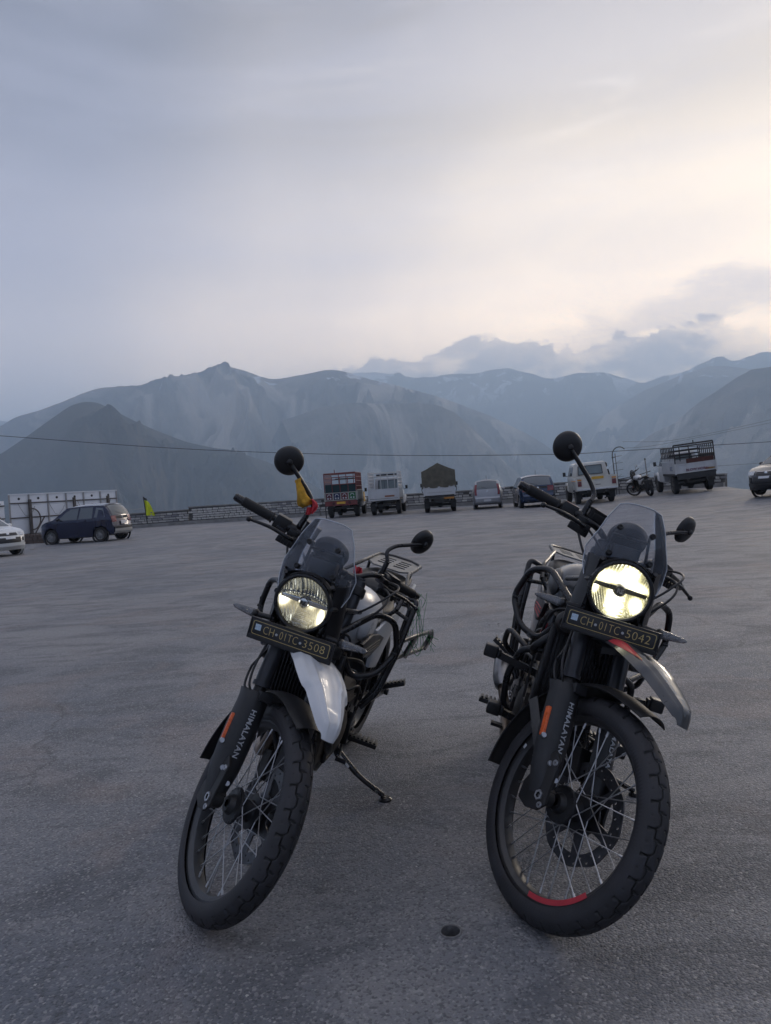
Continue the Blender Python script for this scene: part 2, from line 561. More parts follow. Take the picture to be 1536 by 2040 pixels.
def asphalt():
    m = D.materials.new('worn_asphalt'); m.use_nodes = True
    t = NT(m.node_tree); b = m.node_tree.nodes['Principled BSDF']
    vec = t.n('ShaderNodeTexCoord').outputs['Object']
    base = t.noise(vec, 0.35, 6, 0.62, 0.4)
    c = t.mix(t.ramp(base, [(0.34, 0.0), (0.64, 1.0)]), (0.130, 0.144, 0.168), (0.260, 0.256, 0.260))
    pt = t.noise(t.mapping(vec, scale=(1, 2.0, 1), rot=(0, 0, R(20))), 1.1, 9, 0.68, 0.9)
    c = t.mix(t.m('MULTIPLY', t.ramp(pt, [(0.46, 0.0), (0.60, 1.0)]), 0.68), c, (0.100, 0.106, 0.118))
    rd = t.noise(vec, 0.75, 6, 0.62, 1.4)
    c = t.mix(t.m('MULTIPLY', t.ramp(rd, [(0.50, 0.0), (0.66, 1.0)]), 0.50), c, (0.255, 0.212, 0.195))
    lt = t.noise(t.mapping(vec, scale=(1, 1.6, 1), loc=(5, 2, 0)), 1.7, 7, 0.7, 0.7)
    c = t.mix(t.m('MULTIPLY', t.ramp(lt, [(0.56, 0.0), (0.72, 1.0)]), 0.45), c, (0.33, 0.32, 0.315))
    # oil and tyre scuffs, long thin marks
    st = t.noise(t.mapping(vec, scale=(0.5, 4.0, 1), rot=(0, 0, R(-8))), 2.2, 8, 0.66, 1.6)
    c = t.mix(t.m('MULTIPLY', t.ramp(st, [(0.57, 0.0), (0.68, 1.0)]), 0.55), c, (0.075, 0.075, 0.085))
    sp = t.noise(vec, 5.5, 4, 0.6, 0.6)
    c = t.mix(t.m('MULTIPLY', t.ramp(sp, [(0.70, 0.0), (0.78, 1.0)]), 0.6), c, (0.060, 0.060, 0.066))
    # worn seams
    cr = t.voro(t.mapping(vec, scale=(1, 1, 1)), 0.42, 'DISTANCE_TO_EDGE')
    wv = t.n('ShaderNodeTexNoise'); wv.inputs['Scale'].default_value = 1.3; wv.inputs['Detail'].default_value = 8; t.link(vec, wv.inputs['Vector'])
    add = t.n('ShaderNodeVectorMath', operation='MULTIPLY_ADD'); t.link(wv.outputs['Color'], add.inputs[0]); add.inputs[1].default_value = (1.1, 1.1, 0); t.link(vec, add.inputs[2])
    t.link(add.outputs[0], cr.inputs['Vector'])
    crk = t.m('MULTIPLY', t.ramp(cr.outputs['Distance'], [(0.0, 1.0), (0.006, 0.0)]), t.ramp(t.noise(vec, 0.6, 3), [(0.48, 0.0), (0.58, 1.0)]))
    c = t.mix(t.m('MULTIPLY', crk, 0.6), c, (0.05, 0.05, 0.055))
    # chips of stone in the binder
    v1 = t.voro(vec, 135.0)
    vc = t.n('ShaderNodeSeparateColor'); t.link(v1.outputs['Color'], vc.inputs[0])
    c = t.mix(t.m('MULTIPLY', t.ramp(vc.outputs[0], [(0.0, 1.0), (0.42, 0.0)]), 0.62), c, (0.055, 0.057, 0.066))
    c = t.mix(t.m('MULTIPLY', t.ramp(vc.outputs[1], [(0.74, 0.0), (1.0, 1.0)]), 0.62), c, (0.38, 0.37, 0.365))
    c = t.mix(t.ramp(vc.outputs[2], [(0.996, 0.0), (0.999, 0.8)]), c, (0.55, 0.53, 0.50))
    v2 = t.voro(vec, 42.0)
    vd = t.n('ShaderNodeSeparateColor'); t.link(v2.outputs['Color'], vd.inputs[0])
    c = t.mix(t.m('MULTIPLY', t.m('MULTIPLY', t.ramp(vd.outputs[0], [(0.972, 0.0), (0.985, 1.0)]), t.ramp(v2.outputs['Distance'], [(0.12, 1.0), (0.22, 0.0)])), 0.8), c, (0.40, 0.38, 0.36))
    t.link(c, b.inputs['Base Color'])
    t.link(t.m('ADD', t.m('ADD', t.m('MULTIPLY', base, 0.2), t.m('MULTIPLY', pt, 0.35)), 0.34), b.inputs['Roughness'])
    b.inputs['Specular IOR Level'].default_value = 0.5
    bp = t.n('ShaderNodeBump'); bp.inputs['Distance'].default_value = 0.006; bp.inputs['Strength'].default_value = 0.9
    h = t.m('ADD', t.m('MULTIPLY', v1.outputs['Distance'], -1.0), t.m('MULTIPLY', t.noise(vec, 60, 5, 0.7), 1.6))
    t.link(h, bp.inputs['Height'])
    bp2 = t.n('ShaderNodeBump'); bp2.inputs['Distance'].default_value = 0.012; bp2.inputs['Strength'].default_value = 0.5
    t.link(t.noise(vec, 2.2, 5, 0.6), bp2.inputs['Height'])
    t.link(bp.outputs[0], bp2.inputs['Normal'])
    t.link(bp2.outputs[0], b.inputs['Normal'])
    return m


def build_ground():
    ths = [R(a) for a in np.arange(-36, 36.01, 0.6)]+[R(a) for a in range(40, 321, 8)]
    n = len(ths)
    fr = [0.0, .012, .03, .05, .075, .1, .13, .17, .21, .26, .31, .37, .43, .5, .57, .64, .71, .78, .85, .92, .97, 1.0]
    hole = (0.12, 2.13, 0.030)
    vs = [(0, 0, 0)]; fs = []
    for f in fr[1:]:
        for th in ths:
            r = edge_radius(th)*f
            x, y = r*math.sin(th), r*math.cos(th)
            vs.append((x, y, gz(x, y)))
    m = len(fr)-1
    for k in range(n): fs.append((0, 1+(k+1) % n, 1+k))
    for i in range(m-1):
        for k in range(n):
            l = (k+1) % n
            fs.append((1+i*n+k, 1+i*n+l, 1+(i+1)*n+l, 1+(i+1)*n+k))
    me = D.meshes.new('parking_lot'); me.from_pydata(vs, [], fs); me.materials.append(asphalt())
    bm = bmesh.new(); bm.from_mesh(me)
    # cut the little round drain hole out of the sheet
    fx, fy, fr_ = hole
    ring = [(fx+fr_*math.cos(2*PI*k/20), fy+fr_*math.sin(2*PI*k/20)) for k in range(20)]
    hit = [f for f in bm.faces if all(abs(v.co.y-fy) < 1.2 and abs(v.co.x-fx) < 1.2 for v in f.verts)]
    for px, ax in ((fx-.12, 0), (fx+.12, 0), (fy-.12, 1), (fy+.12, 1)):
        no = (1, 0, 0) if ax == 0 else (0, 1, 0)
        co = (px, 0, 0) if ax == 0 else (0, px, 0)
        g = [f for f in bm.faces if f.calc_center_median().y > 0.5 and f.calc_center_median().y < 4 and abs(f.calc_center_median().x) < 2]
        ge = list({e for f in g for e in f.edges}); gv = list({v for f in g for v in f.verts})
        bmesh.ops.bisect_plane(bm, geom=g+ge+gv, plane_co=co, plane_no=no, dist=1e-6)
    inner = [f for f in bm.faces if abs(f.calc_center_median().x-fx) < .12 and abs(f.calc_center_median().y-fy) < .12]
    be = [e for e in {e for f in inner for e in f.edges} if sum(1 for f in e.link_faces if f in inner) == 1]
    bv = {v for e in be for v in e.verts}
    bmesh.ops.delete(bm, geom=inner, context='FACES')
    order = sorted([v for v in bv if v.is_valid], key=lambda v: math.atan2(v.co.y-fy, v.co.x-fx))
    rv = [bm.verts.new((x, y, 0)) for x, y in ring]
    re_ = [bm.edges.new((rv[k], rv[(k+1) % 20])) for k in range(20)]
    oe = [e for e in be if e.is_valid]
    bmesh.ops.triangle_fill(bm, edges=oe+re_, use_beauty=True, normal=(0, 0, 1))
    for f in [f for f in bm.faces if all(v in rv for v in f.verts)]: bm.faces.remove(f)
    # sides and floor of the hole
    rb = [bm.verts.new((fx+(x-fx)*.96, fy+(y-fy)*.96, -0.22)) for x, y in ring]
    for k in range(20): bm.faces.new((rv[k], rv[(k+1) % 20], rb[(k+1) % 20], rb[k]))
    bm.faces.new(rb)
    bmesh.ops.recalc_face_normals(bm, faces=bm.faces)
    bm.to_mesh(me); bm.free()
    if me.polygons[0].normal.z < 0: me.flip_normals()
    o = link('parking_lot', me); tag(o, 'large worn grey asphalt parking lot on the hilltop', kind='structure')
    # the earth beyond the lot's edge: falls away to the valley and runs to the horizon
    rings = [(0, 0), (.6, -.05), (1.6, -.6), (6, -5), (25, -24), (70, -60), (180, -135), (400, -260), (800, -430), (1400, -640), (2500, -800), (6000, -800), (13500, -800)]
    vs = []; fs = []
    for i, (dr, dz) in enumerate(rings):
        for k, th in enumerate(ths):
            re = edge_radius(th); r = re+dr-(0.03 if i == 0 else 0)
            x, y = r*math.sin(th), r*math.cos(th)
            ex, ey = re*math.sin(th), re*math.cos(th)
            wob = mnoise.noise(Vector((x*.15, y*.15, 3)))*min(dr, 60)*.12 if 0 < dr < 3000 else 0
            vs.append((x, y, gz(ex, ey)+dz+wob-(0.004 if i == 0 else 0)))
    for i in range(len(rings)-1):
        for k in range(n):
            l = (k+1) % n
            fs.append((i*n+l, i*n+k, (i+1)*n+k, (i+1)*n+l))
    me = D.meshes.new('valley_ground'); me.from_pydata(vs, [], fs)
    me.materials.append(mat('bare_earth', (0.20, 0.165, 0.13), 0.9, var=0.3, vscale=0.3, bump=0.05, bscale=2.0))
    me.polygons.foreach_set('use_smooth', [True]*len(fs))
    bm = bmesh.new(); bm.from_mesh(me); bmesh.ops.recalc_face_normals(bm, faces=bm.faces); bm.to_mesh(me); bm.free()
    o = link('valley_ground', me); tag(o, 'bare earth slope and valley floor beyond the parking lot', kind='structure')


build_ground()


# ------------------------------------------------------------------ mountains
def vnoise(x, y, seed):
    xi = np.floor(x).astype(np.int64); yi = np.floor(y).astype(np.int64)
    xf = x-xi; yf = y-yi
    u = xf*xf*xf*(xf*(xf*6-15)+10); v = yf*yf*yf*(yf*(yf*6-15)+10)
    def h(a, b):
        n = (a*374761393+b*668265263+seed*1442695041) & 0x7fffffff
        n = ((n ^ (n >> 13))*1274126177) & 0x7fffffff
        return ((n ^ (n >> 16)) & 0xffff)/65535.0
    return (h(xi, yi)*(1-u)+h(xi+1, yi)*u)*(1-v)+(h(xi, yi+1)*(1-u)+h(xi+1, yi+1)*u)*v


def fbm(x, y, o, seed, gain=0.5, ridged=False):
    a = 1.0; t = 0; s = 0
    for k in range(o):
        n = vnoise(x, y, seed+k*17)
        if ridged: n = 1-np.abs(2*n-1)
        t = t+a*n; s += a
        x = x*2.03+11.3; y = y*2.03-7.1; a *= gain
    return t/s


def rock_mat(name, cols, snow=0.0, snow_z=0.0, snow_dz=200.0, streak=1.0):
    m = D.materials.new(name); m.use_nodes = True
    t = NT(m.node_tree); b = m.node_tree.nodes['Principled BSDF']
    vec = t.n('ShaderNodeTexCoord').outputs['Object']
    a = t.n('ShaderNodeAttribute', attribute_name='gully')
    gul = a.outputs['Fac']
    s1 = t.n('ShaderNodeAttribute', attribute_name='scree').outputs['Fac']
    n = t.noise(vec, 0.0016, 9, 0.62, 0.3)
    c = t.mix(t.ramp(n, [(0.3, 0.0), (0.7, 1.0)]), cols[0], cols[1])
    n2 = t.noise(t.mapping(vec, scale=(1, 1, 4)), 0.004, 9, 0.7)
    c = t.mix(t.m('MULTIPLY', t.ramp(n2, [(0.42, 0.0), (0.7, 1.0)]), 0.5), c, cols[2])
    c = t.mix(t.m('MULTIPLY', t.ramp(s1, [(0.50, 0.0), (0.78, 1.0)]), 0.5*streak), c, cols[3])
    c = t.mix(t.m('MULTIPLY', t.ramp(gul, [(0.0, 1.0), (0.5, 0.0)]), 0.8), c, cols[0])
    if snow > 0:
        sz = t.n('ShaderNodeSeparateXYZ'); t.link(vec, sz.inputs[0])
        h = t.m('DIVIDE', t.m('SUBTRACT', sz.outputs[2], snow_z), snow_dz, clamp=True)
        ns = t.noise(t.mapping(vec, scale=(1, 1, .55)), 0.0052, 8, 0.66, 0.6)
        f = t.m('MULTIPLY', t.ramp(t.m('ADD', ns, t.m('MULTIPLY', t.m('SUBTRACT', 0.5, gul), 0.34)), [(0.57-snow*.05, 0.0), (0.60-snow*.05, 1.0)]), h)
        c = t.mix(f, c, (0.78, 0.80, 0.84))
    t.link(c, b.inputs['Base Color'])
    b.inputs['Roughness'].default_value = 0.95
    b.inputs['Specular IOR Level'].default_value = 0.1
    bp = t.n('ShaderNodeBump'); bp.inputs['Distance'].default_value = 40.0; bp.inputs['Strength'].default_value = 1.0
    t.link(t.noise(vec, 0.012, 10, 0.74), bp.inputs['Height']); t.link(bp.outputs[0], b.inputs['Normal'])
    return m


def ridge(name, label, crest, m, seed, nu, nv, slope=0.62, base=-780.0, amp=150.0, wl=420.0, jag=14.0, back=500.0, lean=0.0):
    P = np.array(crest, float)
    # resample the crest
    L = np.r_[0, np.cumsum(np.hypot(*np.diff(P[:, :2], axis=0).T))]
    s = np.linspace(0, L[-1], nu)
    X = np.interp(s, L, P[:, 0]); Y = np.interp(s, L, P[:, 1]); Z = np.interp(s, L, P[:, 2])
    ker = np.hanning(max(3, nu//60*2+1)); ker /= ker.sum(); pad = len(ker)//2
    Z = np.convolve(np.pad(Z, pad, mode='edge'), ker, 'valid')
    Z = Z+(fbm(s/190.0, s*0+seed, 5, seed, .55)-.5)*2*jag
    run = (Z.max()-base)/slope
    nb = max(4, nv//14)
    v = np.r_[-np.linspace(1, 0, nb, endpoint=False)*back, np.linspace(0, 1, nv)**1.25*run]
    Sg, V = np.meshgrid(s, v, indexing='ij')
    dx = -X/np.hypot(X, Y); dy = -Y/np.hypot(X, Y)
    # slide spurs a little sideways
    cx, cyy = dx*math.cos(lean)-dy*math.sin(lean), dx*math.sin(lean)+dy*math.cos(lean)
    wx = Sg+(fbm(Sg/900., V/900., 3, seed+5)-.5)*700+V*0.12
    wy = V+(fbm(Sg/700.+9, V/700., 3, seed+6)-.5)*500
    big = fbm(wx/(wl*2.6), wy/(wl*5.0), 2, seed+1, .5, True)
    med = fbm(wx/wl, wy/(wl*2.6), 5, seed+2, .52, True)
    fine = fbm(wx/(wl*.26), wy/(wl*.6), 5, seed+3, .55, True)
    d = np.clip(np.abs(V)/(amp*3.6), 0, 1)**1.0
    rel = (big-.62)*1.9+(med-.6)*1.7+(fine-.6)*1.15
    prof = slope*np.abs(V)*(1-0.16*np.clip(V/run, 0, 1))
    Zg = Z[:, None]-prof+amp*rel*d*1.2
    Zg = np.maximum(Zg, base-30)
    Xg = X[:, None]+cx[:, None]*V; Yg = Y[:, None]+cyy[:, None]*V
    me = D.meshes.new(name)
    nV = len(v)
    co = np.stack([Xg, Yg, Zg], -1).reshape(-1, 3)
    i = np.arange(nu-1)[:, None]*nV+np.arange(nV-1)[None]
    q = np.stack([i, i+nV, i+nV+1, i+1], -1).reshape(-1, 4)
    me.vertices.add(len(co)); me.vertices.foreach_set('co', co.ravel())
    me.loops.add(q.size); me.loops.foreach_set('vertex_index', q.ravel())
    me.polygons.add(len(q)); me.polygons.foreach_set('loop_start', np.arange(0, q.size, 4)); me.polygons.foreach_set('loop_total', np.full(len(q), 4))
    me.polygons.foreach_set('use_smooth', np.ones(len(q), bool))
    me.update(calc_edges=True)
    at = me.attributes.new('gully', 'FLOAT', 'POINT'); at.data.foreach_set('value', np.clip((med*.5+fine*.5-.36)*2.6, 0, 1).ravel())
    scr = fbm(wx/(wl*.55)+40, wy/(wl*3.2), 4, seed+9, .6)
    at = me.attributes.new('scree', 'FLOAT', 'POINT'); at.data.foreach_set('value', np.clip((scr-.5)*1.6+.5, 0, 1).ravel())
    if me.polygons[len(me.polygons)//2].normal.z < 0: me.flip_normals()
    me.materials.append(m)
    o = link(name, me)
    tag(o, label, kind='structure')
    return o


NEAR = [(-1374, 2207, 96), (-1283, 2262, 137), (-1185, 2314, 172), (-1119, 2347, 222), (-1050, 2378, 279), (-993, 2403, 322), (-958, 2417, 333), (-923, 2431, 332), (-888, 2444, 314), (-824, 2466, 274), (-736, 2494, 227), (-660, 2515, 193), (-565, 2538, 167), (-524, 2547, 162), (-418, 2566, 122), (-319, 2580, 73), (-219, 2591, 7), (-84, 2599, -80), (52, 2599, -158)]
MAIN = [(-3686, 5951, 497), (-3441, 6096, 572), (-3178, 6237, 683), (-3072, 6290, 766), (-2912, 6365, 815), (-2708, 6455, 912), (-2437, 6562, 1019), (-2160, 6658, 1029), (-1930, 6729, 1102), (-1652, 6802, 1134), (-1429, 6853, 1216), (-1254, 6887, 1165), (-1012, 6926, 1065), (-875, 6945, 1065), (-712, 6964, 1091), (-453, 6985, 1126), (-291, 6994, 1104), (-176, 6998, 1051), (69, 7000, 981), (356, 6991, 889), (677, 6967, 765), (1037, 6923, 600), (1388, 6861, 389), (1726, 6784, 136), (1968, 6718, -152)]
SNOW = [(-1998, 13857, 1803), (-1436, 13926, 1966), (-490, 13991, 2156), (-113, 14000, 2163), (149, 13999, 2148), (614, 13987, 2045), (1081, 13958, 2014), (1455, 13924, 2035), (1731, 13893, 2005), (2100, 13842, 2059), (2463, 13782, 2057), (2728, 13732, 1979), (3116, 13649, 1789), (3352, 13593, 1813), (3594, 13531, 1853), (3848, 13461, 1855), (4097, 13387, 1838), (4338, 13311, 1733), (4590, 13226, 1617), (4811, 13148, 1593), (5290, 12962, 1713), (5685, 12794, 1862), (5899, 12696, 1867), (6072, 12615, 1801), (6346, 12479, 1879), (6531, 12383, 1868), (7058, 12091, 1761), (7523, 11807, 1565)]
SPUR = [(-698, 5254, 505), (-412, 5284, 591), (-198, 5296, 612), (86, 5299, 585), (265, 5293, 589), (406, 5284, 565), (526, 5274, 501), (676, 5257, 349), (839, 5233, 151), (1000, 5205, -53), (1128, 5179, -200)]
RIGHT = [(1776, 8312, 130), (1999, 8262, 338), (2259, 8194, 541), (2467, 8134, 660), (2671, 8069, 778), (2919, 7983, 915), (3201, 7874, 1005), (3449, 7769, 1064), (3579, 7710, 1052), (3725, 7640, 1007), (3959, 7522, 919), (4279, 7344, 849), (4565, 7170, 855)]
RNEAR = [(1294, 4622, -54), (1414, 4587, 63), (1538, 4547, 162), (1637, 4512, 230), (1772, 4461, 294), (1878, 4417, 388), (1992, 4367, 464), (2079, 4327, 526), (2150, 4291, 566), (2237, 4247, 562), (2419, 4146, 585), (2581, 4047, 591), (2766, 3923, 584)]
LFAR = [(-6824, 11065, 1293), (-6256, 11396, 1379), (-5895, 11587, 1376), (-5740, 11664, 1350), (-5521, 11769, 1276), (-5200, 11914, 1109)]

rk_dark = rock_mat('dark_scree', [(0.020, 0.020, 0.018), (0.125, 0.105, 0.085), (0.070, 0.068, 0.058), (0.26, 0.21, 0.165)], streak=0.7)
rk = rock_mat('bare_rock', [(0.050, 0.046, 0.042), (0.36, 0.31, 0.26), (0.19, 0.18, 0.165), (0.95, 0.82, 0.68)], snow=0.7, snow_z=650, snow_dz=80)
rk_far = rock_mat('far_rock', [(0.03, 0.03, 0.03), (0.16, 0.15, 0.14), (0.10, 0.10, 0.09), (0.35, 0.31, 0.27)], snow=1.9, snow_z=800, snow_dz=270)
rk_spur = rock_mat('pale_rock', [(0.060, 0.055, 0.048), (0.34, 0.29, 0.24), (0.19, 0.175, 0.15), (0.80, 0.70, 0.58)])
SNOW = [(x*.645, y*.645, z*.645) for x, y, z in SNOW]
MAIN = [(x*.72, y*.72, z*.72) for x, y, z in MAIN]
SPUR = [(x*.72, y*.72, z*.72) for x, y, z in SPUR]
RIGHT = [(x*.75, y*.75, z*.75) for x, y, z in RIGHT]
RNEAR = [(x*.78, y*.78, z*.78) for x, y, z in RNEAR]
LFAR = [(x*.68, y*.68, z*.68) for x, y, z in LFAR]
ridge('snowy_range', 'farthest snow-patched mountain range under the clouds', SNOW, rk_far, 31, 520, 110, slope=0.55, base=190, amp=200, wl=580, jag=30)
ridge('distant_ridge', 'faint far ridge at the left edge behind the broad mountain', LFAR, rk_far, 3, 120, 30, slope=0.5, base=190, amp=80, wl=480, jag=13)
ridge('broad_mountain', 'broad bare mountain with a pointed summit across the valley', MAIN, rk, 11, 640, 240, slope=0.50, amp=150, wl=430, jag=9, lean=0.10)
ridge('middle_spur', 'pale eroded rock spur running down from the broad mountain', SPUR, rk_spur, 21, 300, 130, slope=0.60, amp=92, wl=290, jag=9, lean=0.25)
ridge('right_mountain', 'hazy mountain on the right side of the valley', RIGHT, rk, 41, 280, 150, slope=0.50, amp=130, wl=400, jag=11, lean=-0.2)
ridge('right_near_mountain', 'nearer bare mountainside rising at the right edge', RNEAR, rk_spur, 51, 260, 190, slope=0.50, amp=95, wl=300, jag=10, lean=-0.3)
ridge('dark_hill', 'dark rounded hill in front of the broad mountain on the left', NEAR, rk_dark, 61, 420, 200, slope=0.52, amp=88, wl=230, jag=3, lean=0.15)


def build_haze():
    mb = MB(); mb.box((0, 0, 270), (28000, 28000, 2340))
    m = D.materials.new('haze'); m.use_nodes = True
    m.node_tree.nodes.clear()
    t = NT(m.node_tree)
    pv = t.n('ShaderNodeVolumePrincipled')
    pv.inputs['Color'].default_value = (0.62, 0.80, 1.0, 1)
    pv.inputs['Density'].default_value = 0.00024
    pv.inputs['Anisotropy'].default_value = 0.25
    o = t.n('ShaderNodeOutputMaterial'); t.link(pv.outputs[0], o.inputs['Volume'])
    h = mb.build('haze', m, smooth=0)
    tag(h, 'pale blue evening haze filling the valley air', kind='stuff')


build_haze()

# ================================================================== the motorcycles
BLK = mat('black_plastic', (0.010, 0.010, 0.012), 0.40, var=0.2, vscale=14, dust=0.06, bump=0.0002, bscale=500)
FRM = mat('satin_black_frame', (0.010, 0.010, 0.012), 0.28, var=0.2, vscale=18, dust=0.04)
GUARD = mat('fork_cover_plastic', (0.012, 0.013, 0.016), 0.46, var=0.15, vscale=20, dust=0.12, bump=0.0003, bscale=300)
FORK = mat('fork_tube_grey', (0.028, 0.030, 0.036), 0.32, metal=0.3, var=0.12, vscale=20, dust=0.10)
RUB = mat('tyre_rubber', (0.011, 0.011, 0.013), 0.60, var=0.3, vscale=9, dust=0.14, dustcol=(0.11, 0.10, 0.095), bump=0.0004, bscale=300)
GRIP = mat('grip_rubber', (0.012, 0.012, 0.013), 0.7, var=0.2, vscale=60)
RIMB = mat('rim_black', (0.03, 0.03, 0.033), 0.35, metal=0.2, dust=0.25, vscale=16)
RIMG = mat('rim_grey', (0.055, 0.06, 0.068), 0.42, metal=0.4, dust=0.35, vscale=16, dustcol=(0.16, 0.155, 0.15))
STEEL = mat('spoke_steel', (0.45, 0.45, 0.46), 0.34, metal=1.0, var=0.15, vscale=25)
BOLT = mat('bolt_steel', (0.45, 0.45, 0.47), 0.35, metal=0.9)
DISCM = mat('brake_disc_steel', (0.10, 0.10, 0.105), 0.35, metal=0.9, var=0.2, vscale=30)
HUBM = mat('hub_dark', (0.016, 0.017, 0.02), 0.4, metal=0.3, dust=0.10, vscale=25)
ENG = mat('engine_casting', (0.085, 0.072, 0.058), 0.45, metal=0.55, var=0.35, vscale=14, dust=0.20, bump=0.0005, bscale=200)
ENGB = mat('engine_black', (0.012, 0.012, 0.013), 0.45, metal=0.2, var=0.25, vscale=14, dust=0.12, bump=0.0005, bscale=200)
SEAT = mat('seat_vinyl', (0.013, 0.013, 0.014), 0.5, var=0.15, vscale=12, dust=0.10, bump=0.0003, bscale=600)
WHT = mat('white_paint', (0.62, 0.635, 0.66), 0.30, var=0.05, vscale=9, dust=0.16, dustcol=(0.30, 0.26, 0.21), coat=0.3)
GRY = mat('grey_paint', (0.036, 0.039, 0.044), 0.30, metal=0.1, var=0.08, vscale=9, dust=0.10, coat=0.7)
RED = mat('red_decal', (0.50, 0.035, 0.05), 0.4, var=0.08, vscale=20, dust=0.08)
DKGRY = mat('charcoal_paint', (0.05, 0.052, 0.056), 0.4, dust=0.15)
ORG = mat('orange_reflector', (0.75, 0.13, 0.03), 0.3, var=0.15, vscale=60)
LETW = mat('pale_lettering', (0.50, 0.52, 0.55), 0.5, var=0.2, vscale=60, dust=0.15)
PLB = mat('plate_black', (0.018, 0.019, 0.022), 0.4, dust=0.14, vscale=30)
GOLD = mat('plate_gold', (0.52, 0.40, 0.16), 0.45, var=0.2, vscale=90, dust=0.1)
STICK = mat('security_sticker', (0.50, 0.62, 0.72), 0.3, var=0.15, vscale=200)
SILV = mat('muffler_steel', (0.22, 0.22, 0.23), 0.30, metal=0.9, var=0.15, vscale=8, dust=0.15)
CHROME = mat('reflector_chrome', (0.75, 0.75, 0.74), 0.10, metal=1.0, var=0.05)
MIRG = mat('mirror_glass', (0.8, 0.8, 0.8), 0.03, metal=1.0, var=0.0)
SCREEN = glass_mat('windscreen_acrylic', (0.84, 0.855, 0.885), haze=0.085, hazecol=(0.42, 0.46, 0.54), rough=0.04)  # blue-grey haze colour paints in the reflected sky, along with dust
LENSG = glass_mat('clear_lens', (0.93, 0.93, 0.93), rough=0.03)
SIGL = glass_mat('signal_lens', (0.62, 0.62, 0.64), haze=0.28, hazecol=(0.40, 0.42, 0.45), rough=0.08)

U_ = Vector((-math.sin(R(26.5)), 0, math.cos(R(26.5))))      # up along the fork
N_ = Vector((math.cos(R(26.5)), 0, math.sin(R(26.5))))       # forward from the fork
A0_ = Vector((0.115, 0, 0))
RF = 0.3475


def steer_matrix(a):
    return Matrix.Translation(A0_) @ Matrix.Rotation(a, 4, U_) @ Matrix.Translation(-A0_)


def leg_pt(y, s, n=0.0):
    """point on a fork leg: s metres up from axle height"""
    return Vector((-0.024, y, RF)) + U_*s + N_*n


def groove(u, t, sg):
    """u: pitch coordinate, t: 0 centre .. 1.3 sidewall, returns groove depth 0..1 (arrays)"""
    tri = np.abs(((u*1.0) % 1.0)-0.5)*2
    t0 = 0.42+0.20*np.clip((tri-0.5)*3.2, -0.5, 0.5)
    g = np.exp(-((t-t0)/0.036)**4)
    fr = ((u+0.10*t+0.25) % 1.0)
    slot = np.exp(-((np.abs(fr-0.5))/0.044)**4)*((t > t0-0.02) & (t < 1.04))
    fr2 = ((u*1.0+0.18*sg*t+0.75) % 1.0)
    slot2 = np.exp(-((np.abs(fr2-0.5))/0.045)**4)*(t < t0)*0.8
    sip = np.exp(-((np.abs(((u+0.5+0.10*t+0.25) % 1.0)-0.5))/0.02)**4)*((t > 0.62) & (t < 0.95))*0.45
    return np.maximum(np.maximum(g, slot), np.maximum(slot2, sip))


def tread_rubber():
    # shade painted into the grooves, blocks lightened, so the tread pattern shows
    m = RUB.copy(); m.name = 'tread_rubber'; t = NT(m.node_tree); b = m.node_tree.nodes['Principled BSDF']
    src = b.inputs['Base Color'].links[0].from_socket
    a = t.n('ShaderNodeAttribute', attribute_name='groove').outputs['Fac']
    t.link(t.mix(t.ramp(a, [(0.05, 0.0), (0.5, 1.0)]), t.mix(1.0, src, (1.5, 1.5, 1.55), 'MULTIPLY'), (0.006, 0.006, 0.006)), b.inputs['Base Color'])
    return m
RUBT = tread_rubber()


def tyre_mesh(r_out, half_w, r_bead, nu, nv, pitches, depth=0.0042):
    R0 = r_out-half_w
    vmax = R(118)
    th = np.linspace(0, 2*PI, nu, endpoint=False)
    v = np.linspace(-vmax, vmax, nv)
    T, V = np.meshgrid(th, v, indexing='ij')
    t = np.abs(V)/R(60)*1.05
    sg = np.sign(V)
    u = T*pitches/(2*PI)+np.where(V > 0, 0.5, 0.0)
    dep = groove(u, t, sg)*depth
    # rim flange words / side ribs
    rib = 0.0006*np.sin(T*pitches*6)*(np.abs(np.abs(V)-R(97)) < R(9))
    rad = half_w-dep+rib
    rr = R0+rad*np.cos(V)*np.where(np.cos(V) < 0, 0.95, 1.0)
    yy = rad*np.sin(V)
    co = np.stack([rr*np.cos(T), yy, rr*np.sin(T)], -1).reshape(-1, 3)
    i = np.arange(nu)[:, None]; j = np.arange(nv-1)[None]
    a = i*nv+j; b = ((i+1) % nu)*nv+j
    q = np.stack([a, a+1, b+1, b], -1).reshape(-1, 4)
    me = D.meshes.new('tyre')
    me.from_pydata(co.tolist(), [], q.tolist())
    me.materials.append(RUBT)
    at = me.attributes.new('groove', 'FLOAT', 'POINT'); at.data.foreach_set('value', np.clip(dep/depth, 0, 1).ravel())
    me.polygons.foreach_set('use_smooth', [True]*len(q))
    me.set_sharp_from_angle(angle=R(30))
    return me


SH = {}      # meshes shared by all motorcycles
def shared(key, fn):
    if key not in SH: SH[key] = fn()
    return SH[key]


def rim_mesh(r, w, m):
    h = w/2
    mb = MB(); mb.lathe([(r+.008, -h), (r-.002, -h), (r-.004, -h+.004), (r-.016, -h*.62), (r-.021, 0), (r-.016, h*.62), (r-.004, h-.004), (r-.002, h), (r+.008, h), (r+.002, h*.6), (r-.004, 0), (r+.002, -h*.6)],
                        axis=(0, 1, 0), seg=96, closed=True)
    return mb.mesh('rim', m)


def spoke_mesh(L):
    mb = MB(); mb.tube([(0, 0, 0), (0, 0, L)], 0.0019, 6)
    mb.tube([(0, 0, L-.016), (0, 0, L+.002)], 0.0038, 6)
    mb.tube([(0, 0, 0), (0, 0, .006)], 0.0034, 6)
    return mb.mesh('spoke', STEEL)


